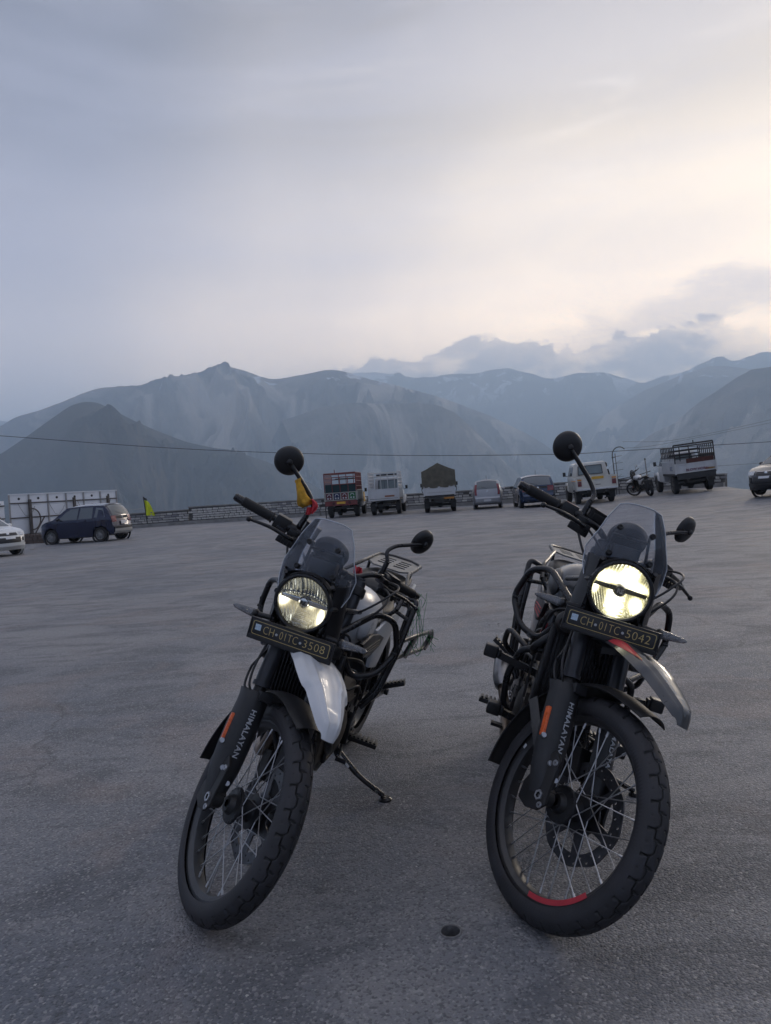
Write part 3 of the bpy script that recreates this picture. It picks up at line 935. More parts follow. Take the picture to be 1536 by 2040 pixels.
def wheel(parent, M, front, style):
    if front:
        hubr, fl = .030, .034
        mb = MB()
        mb.lathe([(.012, -.062), (.024, -.062), (.030, -.052), (.033, -.045), (.056, -.040), (.058, -.032), (.040, -.027), (.032, -.012), (.030, .010), (.036, .024), (.056, .030), (.058, .038), (.044, .042), (.044, .058), (.012, .058)], axis=(0, 1, 0), seg=40)
        for k in range(18):
            a = 2*PI*k/18
            mb.disc((.051*math.cos(a), -.041, .051*math.sin(a)), (0, 1, 0), .0035, 8, .003)
        hub = link('front_wheel', shared('fhub', lambda: mb.mesh('front_hub', HUBM)), parent, M)
        link('tyre', shared('ftyre', lambda: tyre_mesh(RF, .045, .28, 510, 60, 30)), hub)
        rimm = RIMB if style == 'grey' else RIMG
        link('rim', shared('frim'+style, lambda: rim_mesh(.278, .060, rimm)), hub)
        rr, nsp, fr = .2585, 32, .051
    else:
        mb = MB(); mb.lathe([(.012, -.09), (.06, -.085), (.09, -.06), (.05, -.05), (.045, .03), (.08, .05), (.08, .07), (.012, .08)], axis=(0, 1, 0), seg=32)
        hub = link('rear_wheel', shared('rhub', lambda: mb.mesh('rear_hub', HUBM)), parent, M)
        link('tyre', shared('rtyre', lambda: tyre_mesh(.325, .068, .22, 260, 34, 26, .006)), hub)
        rimm = RIMB if style == 'grey' else RIMG
        link('rim', shared('rrim'+style, lambda: rim_mesh(.226, .085, rimm)), hub)
        rr, nsp, fr = .208, 36, .07
        fl = .05
    L = None
    for k in range(nsp):
        a = 2*PI*(k+.5)/nsp
        side = 1 if k % 2 else -1
        off = R(74) if (k//2) % 2 else -R(74)
        h = Vector((fr*math.cos(a+off), side*fl, fr*math.sin(a+off)))
        e = Vector((rr*math.cos(a), side*.006, rr*math.sin(a)))
        d = e-h
        if L is None: L = d.length
        me = shared('spoke%d' % front, lambda: spoke_mesh(L))
        q = Vector((0, 0, 1)).rotation_difference(d.normalized()).to_matrix().to_4x4()
        link('spoke', me, hub, Matrix.Translation(h) @ q)
    # brake disc on the bike's left (front), right (rear)
    def disc():
        ro, ri = (.155, .118) if front else (.135, .105)
        n = 120
        outer = [((ro+.0022*math.sin(9*2*PI*k/n))*math.cos(2*PI*k/n), (ro+.0022*math.sin(9*2*PI*k/n))*math.sin(2*PI*k/n)) for k in range(n)]
        loops = [outer]
        arms = 6
        for k in range(arms):
            a0 = 2*PI*(k+.14)/arms; a1 = 2*PI*(k+.86)/arms
            lp = [(ri*math.cos(a0+(a1-a0)*i/8), ri*math.sin(a0+(a1-a0)*i/8)) for i in range(9)]
            lp += [(.068*math.cos(a1-(a1-a0)*(i/6*.7+.15)), .068*math.sin(a1-(a1-a0)*(i/6*.7+.15))) for i in range(7)]
            loops.append(lp)
        loops.append(circle2(.030, 20))
        for k in range(36):
            a = 2*PI*k/36
            r = ri+(.010 if k % 2 else .026)
            loops.append(circle2(.0042, 8, (r*math.cos(a), r*math.sin(a))))
        me = plate2d('brake_disc', loops, .005)
        me.materials.append(DISCM)
        return me
    yd = .060 if front else -.095
    link('brake_disc', shared('disc%d' % front, disc), hub, Matrix.Translation((0, yd, 0)) @ Matrix.Rotation(PI/2, 4, 'X'))
    if front:
        mb = MB()
        for k in range(6):
            a = 2*PI*k/6
            mb.disc((.112*math.cos(a), .064, .112*math.sin(a)), (0, 1, 0), .007, 10, .006)
        mb.disc((.0, .064, .0), (0, 1, 0), .045, 24, .008)
        link('disc_carrier', shared('carrier', lambda: mb.mesh('disc_carrier', HUBM)), hub)
        if style == 'grey':
            # red tape on the rim's right flank, low down, and a small pale sticker
            mb = MB()
            def arc(a0, a1, r0, r1, y):
                mb.grid(lambda u, v: ((r0+(r1-r0)*v)*math.cos(a0+(a1-a0)*u), y, (r0+(r1-r0)*v)*math.sin(a0+(a1-a0)*u)), 24, 1, .0006)
            arc(R(-74), R(-26), .262, .277, -.0315)
            link('rim_tape', mb.mesh('rim_tape', RED), hub, label='red tape along the lower edge of the rim')
            mb = MB(); mb.box((0, -.0318, 0), (.010, .0006, .016))
            link('rim_sticker', mb.mesh('rim_sticker', LETW), hub, Matrix.Rotation(R(8), 4, 'Y') @ Matrix.Translation((-.272, 0, .0)))
    return hub


def fork_guard(sy):
    """shell that wraps the fork's slider in front and outside; sy +1 left, -1 right"""
    def pt(u, v, lift=0.0):
        # u across (inner .. outer), v up
        s = -0.005+v*0.345
        hw = 0.040+0.012*math.sin(min(1, v*1.15)*PI*.75) - (0.012*(1-v) if v < .25 else 0)*(1-v/.25 if v < .25 else 0)
        a = (u-.42)*R(172)
        y = math.sin(a)*hw*1.0
        n = math.cos(a)*(0.038+.006*v)-0.004
        if u > .75: n -= (u-.75)*.06
        top = max(0, v-.88)/.12
        n -= top*top*0.012
        p = leg_pt(sy*(.102+y*1.0), s, n+lift)
        return p
    return pt


def build_front_end(root, MS, style):
    paint = GRY if style == 'grey' else WHT
    P = dict(parent=root, M=MS)
    # forks
    for sy in (1, -1):
        mb = MB()
        mb.tube([leg_pt(sy*.100, .36), leg_pt(sy*.100, .375)], .0315, 24)
        mb.tube([leg_pt(sy*.100, .375), leg_pt(sy*.100, .40), leg_pt(sy*.100, .60), leg_pt(sy*.100, .84)], [.0265, .0275, .0275, .0275], 24)
        mb.tube([leg_pt(sy*.100, .845), leg_pt(sy*.100, .852)], .022, 20)
        mb.build('fork_tube', FORK, **P)
        mb = MB()
        mb.tube([leg_pt(sy*.100, .02), leg_pt(sy*.100, .37)], .021, 20)
        mb.tube([leg_pt(sy*.100, -.02), leg_pt(sy*.100, .09)], .028, 16)
        mb.bar(leg_pt(sy*.100, .01), Vector((0, sy*.100, RF)), .042, .052)
        mb.lathe([(.001, -.022), (.020, -.022), (.024, -.016), (.024, .016), (.020, .022), (.001, .022)], (0, sy*.103, RF), (0, 1, 0), 24)
        mb.build('fork_slider', ENGB, bevel=.003, **P)
        mb = MB()
        mb.lathe([(.009, .0), (.016, .0), (.016, .012), (.009, .012)], (0, sy*.122, RF), (0, sy, 0), 6)
        mb.build('axle_nut', BOLT, **P)
        # plastic cover
        g = fork_guard(sy)
        mb = MB()
        mb.grid(lambda u, v: g(u, v), 26, 26, .003*sy)
        cov = mb.build('fork_cover', GUARD, smooth=50, **P)
        # angular bracket that carries the axle below the cover
        mb = MB()
        mb.prism([(-.075, -.006), (-.060, -.055), (-.015, -.060), (.030, -.040), (.050, -.008), (.034, .030), (.010, .120), (-.028, .135), (-.060, .060)], (sy*.118, sy*.129), 'y')
        mb.v = [(v[0]-.012, v[1], v[2]+RF) for v in mb.v]
        br = mb.build('axle_bracket', ENGB, bevel=.004, **P)
        mb = MB()
        for bx, bz in ((-.055, .035), (-.012, .105), (.022, -.020)):
            mb.lathe([(.004, .004), (.0085, .004), (.0095, 0), (.004, 0)], (bx, sy*.1295, RF+bz), (0, sy, 0), 14)
        mb.build('bracket_bolt', BOLT, br)
        # a lower tongue of the cover with two screws
        mb = MB()
        for s_, y_, n_ in ((.085, .128, .034), (.045, .090, .030), (-.012, .122, .020), (.16, .155, .006)):
            mb.lathe([(.0001, .006), (.0075, .006), (.009, .0), (.0001, .0)], leg_pt(sy*y_, s_, n_), N_+Vector((0, sy*.4, 0)), 12)
        mb.build('cover_screw', BOLT, parent=cov)
        if sy < 0 or True:
            me = shared('himalayan', lambda: text_mesh('HIMALAYAN', .0265, .0008, spacing=1.10, offset=.0005))
            tm = me.copy()
            # lay the word down the cover, tops of the letters towards the bike's left
            for v in tm.vertices:
                lx, ly, lz = v.co.x, v.co.y, v.co.z
                vv = .60-lx/.345
                uu = .42+(-sy)*0+(ly/.155)*(-1 if sy < 0 else 1)+(.03 if sy < 0 else .0)
                v.co = g(uu, vv, .0020+lz)
            tm.materials.clear(); tm.materials.append(LETW)
            link('cover_lettering', tm, cov)
        # orange reflector on the outside
        mb = MB()
        M_ = Matrix((N_, Vector((0, 1, 0)), U_)).transposed()
        mb.box((0, 0, 0), (.024, .012, .092), M_)
        o = mb.build('reflector', ORG, parent=cov, bevel=.004, M=Matrix.Translation(leg_pt(sy*.151, .205, -.006)) @ Matrix.Rotation(sy*R(18), 4, U_))
    # brake caliper behind the left leg
    mb = MB()
    c = leg_pt(.072, .135, -.055)
    M_ = Matrix((N_, Vector((0, 1, 0)), U_)).transposed()
    mb.box(c, (.055, .058, .10), M_); mb.box(c+Vector((0, .034, 0)), (.04, .02, .075), M_)
    mb.box(leg_pt(.096, .10, -.028), (.03, .022, .09), M_)
    mb.build('brake_caliper', ENGB, bevel=.006, **P)
    # low mudguard that hugs the wheel
    mb = MB()
    def fen(u, v):
        a = R(76)+u*R(118)
        y = (v-.5)*2
        w = .068-.012*max(0, u-.25)+.002*math.sin(u*PI)
        if u < .12: w -= (.12-u)*.12
        dr = .384-.022*(abs(y)**2.2)
        if u < .08: dr += (.08-u)*.10
        return (dr*math.cos(a), y*w, RF+dr*math.sin(a))
    mb.grid(fen, 46, 14, .003)
    fo = mb.build('low_mudguard', GUARD, smooth=45, **P)
    mb = MB()
    for sy in (1, -1):
        pts = [(.37*math.cos(R(150)), sy*.066, RF+.37*math.sin(R(150))), leg_pt(sy*.125, .10, -.02), leg_pt(sy*.128, .03, -.012)]
        mb.bar(pts[0], pts[1], .006, .034, up=(0, sy, 0) if False else (1, 0, .3)); mb.bar(pts[1], pts[2], .006, .034, up=(1, 0, .3))
        mb.box(leg_pt(sy*.085, .33, .02), (.05, .05, .03), M_)
    mb.build('mudguard_stay', GUARD, parent=fo, bevel=.002)
    mb = MB()
    for sy in (1, -1):
        for p in (Vector(leg_pt(sy*.131, .10, -.012)),):
            mb.lathe([(.0001, .006), (.007, .005), (.008, 0)], p, (0, sy, 0), 12)
    mb.build('stay_screw', BOLT, parent=fo)
    # high beak mudguard
    prof = [(-.30, .815, .058), (-.24, .845, .078), (-.17, .864, .092), (-.10, .868, .100), (-.04, .862, .100), (.000, .856, .096), (.022, .851, .090), (.036, .847, .076), (.09, .830, .064), (.145, .809, .046), (.187, .790, .022)]
    xs = [p[0] for p in prof]
    def beak(u, v, dz=0.0):
        x = xs[0]+(xs[-1]-xs[0])*u
        z = float(np.interp(x, xs, [p[1] for p in prof])); w = float(np.interp(x, xs, [p[2] for p in prof]))
        y = (v-.5)*2
        crown = .016*(1-abs(y)**1.6)
        rid = .006*math.exp(-((abs(y)-.52)/.09)**2)*min(1, max(0, (x+.2)*6))
        dip = -.006*math.exp(-(y/.30)**2)*min(1, max(0, (x+.22)*5))*(1 if x < .12 else .3)
        edge = -.020*max(0, abs(y)-.80)/.20
        tip = max(0, u-.95)/.05
        crown *= 1-tip; rid *= 1-tip; dip *= 1-tip
        return Vector((x-.004*abs(y)**2*tip, y*w, z-.016+crown+rid+dip+edge*(1-tip)-.022*tip*tip+dz))
    mb = MB(); mb.grid(beak, 60, 28, .0032)
    bk = mb.build('beak_mudguard', paint, smooth=40, **P)
    if style == 'grey':
        mb = MB()
        for sv in (1, -1):
            def dec(u, v, sv=sv):
                uu = .02+.56*u
                lo, hi = .24+.10*u, .47-.10*max(0, u-.6)*2.0
                return beak(uu+v*.04, .5+sv*(lo+(hi-lo)*v)*1.0, .0012)
            mb.grid(dec, 14, 4)
        mb.build('beak_decal', RED, parent=bk, label='red stripe on the grey beak')
        mb = MB()
        for sv in (1, -1):
            mb.grid(lambda u, v, sv=sv: beak(.55+.05*u, .5+sv*(.34+.05*v), .0012), 4, 3)
        mb.build('beak_clip', GOLD, parent=bk)
    # triple clamps, stem, lamp side
    mb = MB()
    for s_ in (.565, .80):
        c1 = leg_pt(0, s_, -.012)
        mb.box(c1, (.075, .17, .032), M_)
        for sy in (1, -1): mb.tube([leg_pt(sy*.100, s_-.017), leg_pt(sy*.100, s_+.017)], .037, 20)
    mb.tube([leg_pt(0, .54, -.03), leg_pt(0, .83, -.03)], .024, 16)
    mb.build('triple_clamp', ENGB, bevel=.004, **P)
    # handlebar
    bar_r = .0115
    cz = 1.075
    mid = Vector((-.395, 0, 1.095))
    half = [(-.395, .0, 1.102), (-.397, .075, 1.102), (-.420, .135, 1.142), (-.455, .20, 1.148), (-.520, .402, 1.136)]
    pts = [(-.520, -.402, 1.126), (-.455, -.20, 1.140), (-.420, -.135, 1.140), (-.397, -.075, 1.102)]+half
    mb = MB(); mb.tube(fillet(pts, .045, 6), bar_r, 14)
    hb = mb.build('handlebar', FRM, **P)
    mb = MB()
    for sy in (1, -1):
        mb.box((-.395, sy*.045, 1.085), (.040, .028, .055))
    mb.build('bar_clamp', ENGB, parent=hb, bevel=.004)
    for sy, zo in ((1, .004), (-1, -.004)):
        a = Vector((-.482, sy*.285, 1.138+zo)); b = Vector((-.519, sy*.398, 1.131+zo)); d = (b-a).normalized()
        mb = MB()
        n = 15
        path = [a+(b-a)*(k/(n*2)) for k in range(n*2+1)]
        rad = [.0172+(.0012 if k % 2 else 0)+(.003 if k < 2 else 0) for k in range(n*2+1)]
        mb.tube(path, rad, 18)
        mb.build('grip', GRIP, parent=hb)
        mb = MB(); mb.lathe([(.0001, .035), (.010, .035), (.0145, .026), (.0145, .004), (.017, 0), (.0001, 0)], b, d, 18)
        mb.build('bar_end', FRM, parent=hb)
        # switch housing
        mb = MB()
        c = Vector((-.470, sy*.250, 1.140+zo))
        Mb = Matrix((d, d.cross(Vector((0, 0, 1))).normalized(), Vector((0, 0, 1)))).transposed()
        mb.box(c, (.058, .044, .052), Mb); mb.box(c+Vector((-.022, -sy*.004, .010)), (.030, .020, .020), Mb)
        mb.box(c+Vector((.024, 0, -.018)), (.040, .020, .016), Mb)
        mb.build('switch_housing', BLK, parent=hb, bevel=.006)
        if style == 'grey':
            mb = MB(); mb.box(c+Vector((.0, sy*.0, .0268)), (.034, .012, .001), Mb)
            mb.build('switch_mark', RED, parent=hb)
        # lever perch and lever
        mb = MB()
        pc = Vector((-.440, sy*.205, 1.132+zo))
        mb.box(pc, (.04, .045, .030), Mb)
        mb.tube([Vector((-.452, sy*.205, 1.142+zo)), Vector((-.458, sy*.235, 1.142+zo))], .020, 14)
        mb.box(Vector((-.405, sy*.200, 1.118+zo)), (.030, .030, .022), Mb)
        # ribbed boot over the pivot
        for k in range(6):
            mb.box(Vector((-.400, sy*(.190+.013*k), 1.100+zo)), (.020, .009, .024), Mb)
        mb.build('lever_perch', BLK, parent=hb, bevel=.004)
        lv = catmull([(-.402, sy*.192, 1.118+zo), (-.392, sy*.240, 1.120+zo), (-.400, sy*.30, 1.120+zo), (-.409, sy*.345, 1.113+zo), (-.414, sy*.380, 1.106+zo)], 6)
        mb = MB()
        for i in range(len(lv)-1):
            pass
        mb.tube(lv, [.0085-.0035*i/(len(lv)-1) for i in range(len(lv))], 10)
        mb.ellip(lv[-1], (.0098, .0098, .0098), 12)
        mb.build('lever', FRM, parent=hb)
        # mirror
        mc = Vector((-.555, sy*.325, 1.328))
        base = Vector((-.462, sy*.192, 1.150))
        st = [base, base+Vector((-.006, -sy*.002, .055)), Vector((-.490, sy*.172, 1.235)), Vector((-.512, sy*.205, 1.268)), mc+Vector((.012, -sy*.010, -.006))]
        mb = MB()
        mb.tube([st[0]+Vector((0, 0, -.01)), st[0]+Vector((-.001, 0, .012))], .0125, 6)
        mb.tube([st[0]+Vector((-.001, 0, .010)), st[1]], .0105, 12)
        mb.tube(fillet(st[1:], .035, 6), .0080, 12)
        mir = mb.build('mirror', FRM, parent=hb)
        ax = Vector((1, sy*(.38 if sy > 0 else .12), -.06)).normalized()
        mb = MB(); mb.lathe([(.0001, .014), (.018, .0135), (.036, .010), (.049, .003), (.054, -.006), (.054, -.012), (.050, -.014)], mc, ax, 40)
        mb.ellip(mc+ax*.012, (.012, .012, .012), 10)
        mb.build('mirror_shell', BLK, parent=hb)
        mb = MB(); mb.disc(mc-ax*.012, ax, .050, 40, .003)
        mb.build('mirror_glass', MIRG, parent=hb)
    # brake fluid box on the right bar
    mb = MB(); mb.box((-.455, -.150, 1.165), (.042, .058, .040), Matrix.Rotation(R(-14), 3, 'Z'))
    mb.box((-.455, -.150, 1.187), (.046, .062, .008), Matrix.Rotation(R(-14), 3, 'Z'))
    mb.box((-.432, -.152, 1.165), (.004, .040, .026), Matrix.Rotation(R(-14), 3, 'Z'))
    mb.build('brake_reservoir', BLK, parent=hb, bevel=.003)
    # cables and hoses
    mb = MB()
    cab = [
        [(-.42, -.18, 1.12), (-.34, -.15, 1.08), (-.28, -.12, 1.02), (-.30, -.10, .90), (-.34, -.07, .80)],
        [(-.42, .19, 1.12), (-.33, .20, 1.12), (-.27, .16, 1.06), (-.30, .10, .93), (-.38, .06, .85)],
        [(-.44, .21, 1.14), (-.36, .23, 1.16), (-.30, .18, 1.12), (-.32, .11, 1.0), (-.42, .04, .93)],
        [(-.44, -.22, 1.12), (-.36, -.20, 1.05), (-.31, -.14, .98), (-.36, -.07, .93)],
        [(-.33, -.06, .86), leg_pt(-.145, .44, -.01), leg_pt(-.148, .40, -.03), leg_pt(-.150, .345, -.015), leg_pt(-.130, .335, .0)],
        [leg_pt(-.138, .52, .0), leg_pt(-.150, .42, .0), leg_pt(-.150, .36, .012), leg_pt(-.135, .335, .012)],
        [(-.34, .06, .86), leg_pt(.138, .46, -.03), leg_pt(.148, .30, -.04), leg_pt(.10, .18, -.06)],
    ]
    for c in cab: mb.tube(catmull(c, 6), .0042, 8)
    mb.build('control_cable', BLK, parent=hb)
    return hb


def lamp_material(style):
    """the lit reflector bowl: metal facets with the light the lamp sends out"""
    m = D.materials.new('lamp_'+style); m.use_nodes = True
    t = NT(m.node_tree); b = m.node_tree.nodes['Principled BSDF']
    vec = t.n('ShaderNodeTexCoord').outputs['Object']
    s = t.n('ShaderNodeSeparateXYZ'); t.link(vec, s.inputs[0])
    Y, Z = s.outputs[1], s.outputs[2]
    b.inputs['Metallic'].default_value = 0.85
    b.inputs['Roughness'].default_value = 0.18
    b.inputs['Base Color'].default_value = (0.42, 0.45, 0.50, 1) if style == 'white' else (0.30, 0.30, 0.27, 1)
    def blob(y, z, ry, rz, p=1.0):
        a = t.m('POWER', t.m('DIVIDE', t.m('SUBTRACT', Y, y), ry), 2.0)
        c = t.m('POWER', t.m('DIVIDE', t.m('SUBTRACT', Z, z), rz), 2.0)
        return t.m('POWER', 2.718, t.m('MULTIPLY', t.m('ADD', a, c), -p))
    n = t.noise(t.mapping(vec, scale=(1, 1, .5)), 120, 4, 0.7)
    if style == 'grey':
        L = [(-.046, .034, .027, .018, 6), (.018, .048, .022, .026, 7), (.050, .024, .026, .013, 5), (-.074, -.010, .009, .015, 6), (.0, -.046, .021, .030, 8), (.062, -.034, .015, .020, 7), (.0, .016, .075, .008, 1.0), (-.004, -.018, .030, .014, 1.3), (0, 0, .12, .12, .07)]
        tot = None
        for (y, z, ry, rz, k) in L:
            q = t.m('MULTIPLY', blob(y, z, ry, rz, 1.3), k)
            tot = q if tot is None else t.m('ADD', tot, q)
        st = t.m('MULTIPLY', tot, t.m('ADD', t.m('MULTIPLY', n, 1.6), 0.22))
        em = t.mix(t.m('DIVIDE', tot, 4.0, clamp=True), (1.0, 0.90, 0.42), (1.0, 0.97, 0.80))
    else:
        L = [(-.074, -.008, .014, .020, 5.5), (.066, -.032, .013, .022, 4.5), (.014, -.020, .020, .012, 1.0), (-.04, -.03, .035, .03, .20), (.03, -.05, .045, .03, .32), (0, -.02, .08, .03, .08)]
        tot = None
        for (y, z, ry, rz, k) in L:
            q = t.m('MULTIPLY', blob(y, z, ry, rz, 1.3), k)
            tot = q if tot is None else t.m('ADD', tot, q)
        st = t.m('MULTIPLY', t.m('MULTIPLY', tot, t.ramp(Z, [(0.0, 1.0), (1.0, 1.0)])), t.m('ADD', t.m('MULTIPLY', n, 1.6), 0.1))
        gate = t.m('SUBTRACT', 1.0, t.ramp(t.m('ADD', t.m('MULTIPLY', Z, 25.0), 0.5, clamp=True), [(0.55, 0.0), (0.75, 1.0)]))
        st = t.m('MULTIPLY', st, gate)
        em = t.mix(t.m('DIVIDE', tot, 3.0, clamp=True), (1.0, 0.86, 0.48), (1.0, 0.96, 0.78))
    t.link(em, b.inputs['Emission Color']); t.link(st, b.inputs['Emission Strength'])
    return m


def re_emblem():
    me = text_mesh('RE', .019, .002, spacing=.95, offset=.0006)
    return me


def build_headlight(root, style):
    # lamp frame: local X looks forward, tilted slightly down
    HM = Matrix.Translation((-.165, 0, 1.004)) @ Matrix.Rotation(R(3), 4, 'Y')
    mb = MB()
    mb.lathe([(.0001, -.125), (.04, -.122), (.070, -.100), (.088, -.060), (.093, -.020), (.094, -.004)], (0, 0, 0), (1, 0, 0), 56)
    hl = mb.build('headlight', BLK, root, HM)
    mb = MB()
    mb.lathe([(.089, -.012), (.101, -.014), (.1035, -.004), (.101, .007), (.094, .009), (.0885, .005), (.087, -.004)], (0, 0, 0), (1, 0, 0), 64, closed=True)
    mb.build('lamp_bezel', FRM, hl)
    # reflector bowl with facets
    mb = MB()
    def bowl(u, v):
        a = 2*PI*u; r = .0003+.0868*v
        y, z = r*math.cos(a), r*math.sin(a)
        x = -.052*(1-(r/.087)**2)-.008
        if z > .012:
            x += .0022*math.sin(y*520)*(1 if z > .014 else 0) + (.006 if abs(y) > .028 else 0)
            if z < .020: x += .004
        else:
            x += .0016*math.sin(z*640)*(1 if abs(y) < .030 else 0)+.0014*math.sin(y*700+z*300)*(abs(y) > .030)
            x += .004 if abs(y) > .03 else 0
        return (x, y, z)
    mb.grid(bowl, 220, 60)
    mb.build('lamp_reflector', lamp_material(style), hl, smooth=25)
    # bar across the middle and round emblem
    mb = MB(); mb.prism([(-.086, -.001), (-.086, .011), (-.02, .014), (.02, .014), (.086, .011), (.086, -.001), (.02, -.003), (-.02, -.003)], (-.014, -.008), 'x')
    mb.build('lamp_divider', mat('divider_grey', (.16, .15, .11), .3, metal=.6) if style == 'grey' else CHROME, hl, bevel=.001)
    mb = MB(); mb.lathe([(.0001, -.002), (.012, -.002), (.0165, -.004), (.020, -.010), (.020, -.03)], (0, 0, 0), (1, 0, 0), 32)
    em = mb.build('lamp_emblem', DKGRY if style == 'grey' else CHROME, hl)
    me = shared('re', re_emblem)
    tm = me.copy(); tm.materials.clear(); tm.materials.append(BOLT if style == 'grey' else ENGB)
    # letters face forward: text X -> +Y, text Y -> +Z, text Z -> +X
    link('emblem_letters', tm, em) if False else link('emblem_letters', tm, hl, Matrix.Translation((-.001, 0, 0)) @ Matrix(((0, 0, 1, 0), (1, 0, 0, 0), (0, 1, 0, 0), (0, 0, 0, 1))))
    # glass
    mb = MB(); mb.lathe([(.0001, .012), (.03, .0112), (.06, .0085), (.080, .004), (.0882, .0)], (0, 0, 0), (1, 0, 0), 56)
    mb.build('lamp_lens', LENSG, hl)
    # visor lip over the lamp
    mb = MB(); mb.lathe([(.103, -.03), (.1055, -.010), (.104, .004)], (0, 0, 0), (1, 0, 0), 24, a0=R(35), a1=R(145), ref=(0, 1, 0))
    mb.build('lamp_cowl', BLK, hl)
    # lamp mask / side cheeks behind
    mb = MB()
    for sy in (1, -1):
        mb.grid(lambda u, v, sy=sy: (-.175-.15*u, sy*(.100+.03*math.sin(u*PI)-.01*v), .905+.185*v-.05*u*(1-v)), 8, 6, .003*sy)
    mb.build('lamp_cheek', BLK, root)
    return hl


def build_cockpit(root, style, number):
    build_headlight(root, style)
    # windscreen
    zs = [.985, 1.01, 1.055, 1.11, 1.17, 1.22, 1.275]; ws = [.098, .114, .130, .134, .110, .094, .066]
    def scr(u, v, off=0.0):
        y = (u-.5)*2
        zl = 1.004+.102*math.sqrt(max(0, 1-(abs(y)*.99)**2.2))
        zt = 1.283-.012*abs(y)**3
        z = zl+(zt-zl)*v
        w = float(np.interp(z, zs, ws))
        yy = y*w
        x = -.150-(z-1.0)*.36-4.2*yy*yy*(1 if z > 1.05 else 1)+.012*math.sin(v*PI)
        return Vector((x+off, yy, z))
    mb = MB(); mb.grid(scr, 36, 30, .003)
    ws_ = mb.build('windscreen', SCREEN, root, smooth=60)
    mb = MB()
    edge = [scr(0, v/20, -.0015) for v in range(21)]+[scr(u/24, 1, -.0015) for u in range(1, 25)]+[scr(1, 1-v/20, -.0015) for v in range(1, 21)]
    mb.tube(edge, .0021, 6); mb.build('screen_edge_glint', mat('edge_glint', (0.50, 0.53, 0.58), 0.12, var=0.02, spec=0.9), ws_)  # pale opaque tube, painted as the acrylic's edge catching light
    for y, z in ((.053, 1.199), (-.053, 1.199), (.066, 1.112), (-.066, 1.112)):
        w = float(np.interp(z, zs, ws)); x = -.150-(z-1.0)*.36-4.2*y*y+.012
        n = Vector((.94, 0, .34))
        mb = MB(); mb.lathe([(.0001, .003), (.0035, .003), (.0042, .006), (.0075, .006), (.0095, .003), (.0095, -.012), (.0001, -.012)], (x, y, z), n, 18)
        mb.build('screen_bolt', ENGB, ws_)
    mb = MB()
    mb.tube(fillet([(-.25, -.053, 1.20), (-.29, -.06, 1.18), (-.27, -.07, 1.09), (-.25, -.06, .98)], .02), .005, 8)
    mb.tube(fillet([(-.25, .053, 1.20), (-.29, .06, 1.18), (-.27, .07, 1.09), (-.25, .06, .98)], .02), .005, 8)
    mb.tube([(-.285, -.06, 1.17), (-.285, .06, 1.17)], .005, 8)
    mb.build('screen_bracket', FRM, root)
    # round instrument behind the screen
    mb = MB()
    ax = Vector((-.80, 0, .60)).normalized()
    mb.lathe([(.0001, -.036), (.045, -.034), (.062, -.020), (.066, 0), (.064, .010), (.058, .012), (.057, .008), (.0001, .008)], (-.335, .0, 1.165), ax, 40)
    mb.box((-.30, 0, 1.08), (.05, .09, .12))
    mb.build('instrument', BLK, root, bevel=.004)
    # number plate
    PM = Matrix.Translation((-.128, .003, .887)) @ Matrix.Rotation(R(.8), 4, 'X') @ Matrix.Rotation(R(-4), 4, 'Y')
    mb = MB(); mb.box((0, 0, 0), (.004, .286, .054))
    pl = mb.build('number_plate', PLB, root, PM, bevel=.001)
    mb = MB()
    mb.box((-.004, 0, .029), (.012, .302, .006)); mb.box((-.004, 0, -.034), (.012, .302, .014))
    mb.box((-.004, -.148, -.004), (.012, .006, .066)); mb.box((-.004, .148, -.004), (.012, .006, .066)); mb.box((-.008, 0, -.004), (.004, .302, .070))
    mb.build('plate_frame', BLK, pl, bevel=.002)
    FT = Matrix(((0, 0, 1, 0), (1, 0, 0, 0), (0, 1, 0, 0), (0, 0, 0, 1)))       # text XY -> plate YZ
    me = plate2d('plate_border', [rrect(.276, .046, .007), rrect(.2725, .0425, .006)], .0008); me.materials.append(GOLD)
    link('plate_border', me, pl, Matrix.Translation((.0026, 0, 0)) @ FT)
    for txt, y in zip(number, (-.0790, -.0070, .0840)):
        me = text_mesh(txt, .0385, .0012, spacing=1.06, offset=-.0006); me.materials.clear(); me.materials.append(GOLD)
        wdt = {2: .040, 4: .078, 3: .08}.get(len(txt), .04)
        xs_ = [v.co.x for v in me.vertices]; sc = {0: .038, 1: .064, 2: .076}[(-.0790, -.0070, .0840).index(y)]/(max(xs_)-min(xs_))
        cxm = (max(xs_)+min(xs_))/2
        for v in me.vertices: v.co.x = (v.co.x-cxm)*sc
        link('plate_lettering', me, pl, Matrix.Translation((.0026, y, -.001)) @ FT)
    for y in (-.0500, .0355):
        mb = MB(); mb.lathe([(.0001, .0055), (.0018, .0055), (.0022, .004)], (0, y, -.002), (1, 0, 0), 10)
        mb.lathe([(.0022, .0045), (.0040, .0045), (.0044, .002), (.0022, .002)], (0, y, -.002), (1, 0, 0), 14)
        mb.build('plate_rivet', LETW, pl)
    mb = MB(); mb.box((.0028, -.118, .003), (.0008, .020, .020)); mb.build('plate_sticker', STICK, pl)
    mb = MB(); mb.box((-.145, 0, .885), (.03, .12, .03)); mb.box((-.19, 0, .89), (.08, .07, .05)); mb.build('plate_bracket', BLK, root, bevel=.004)
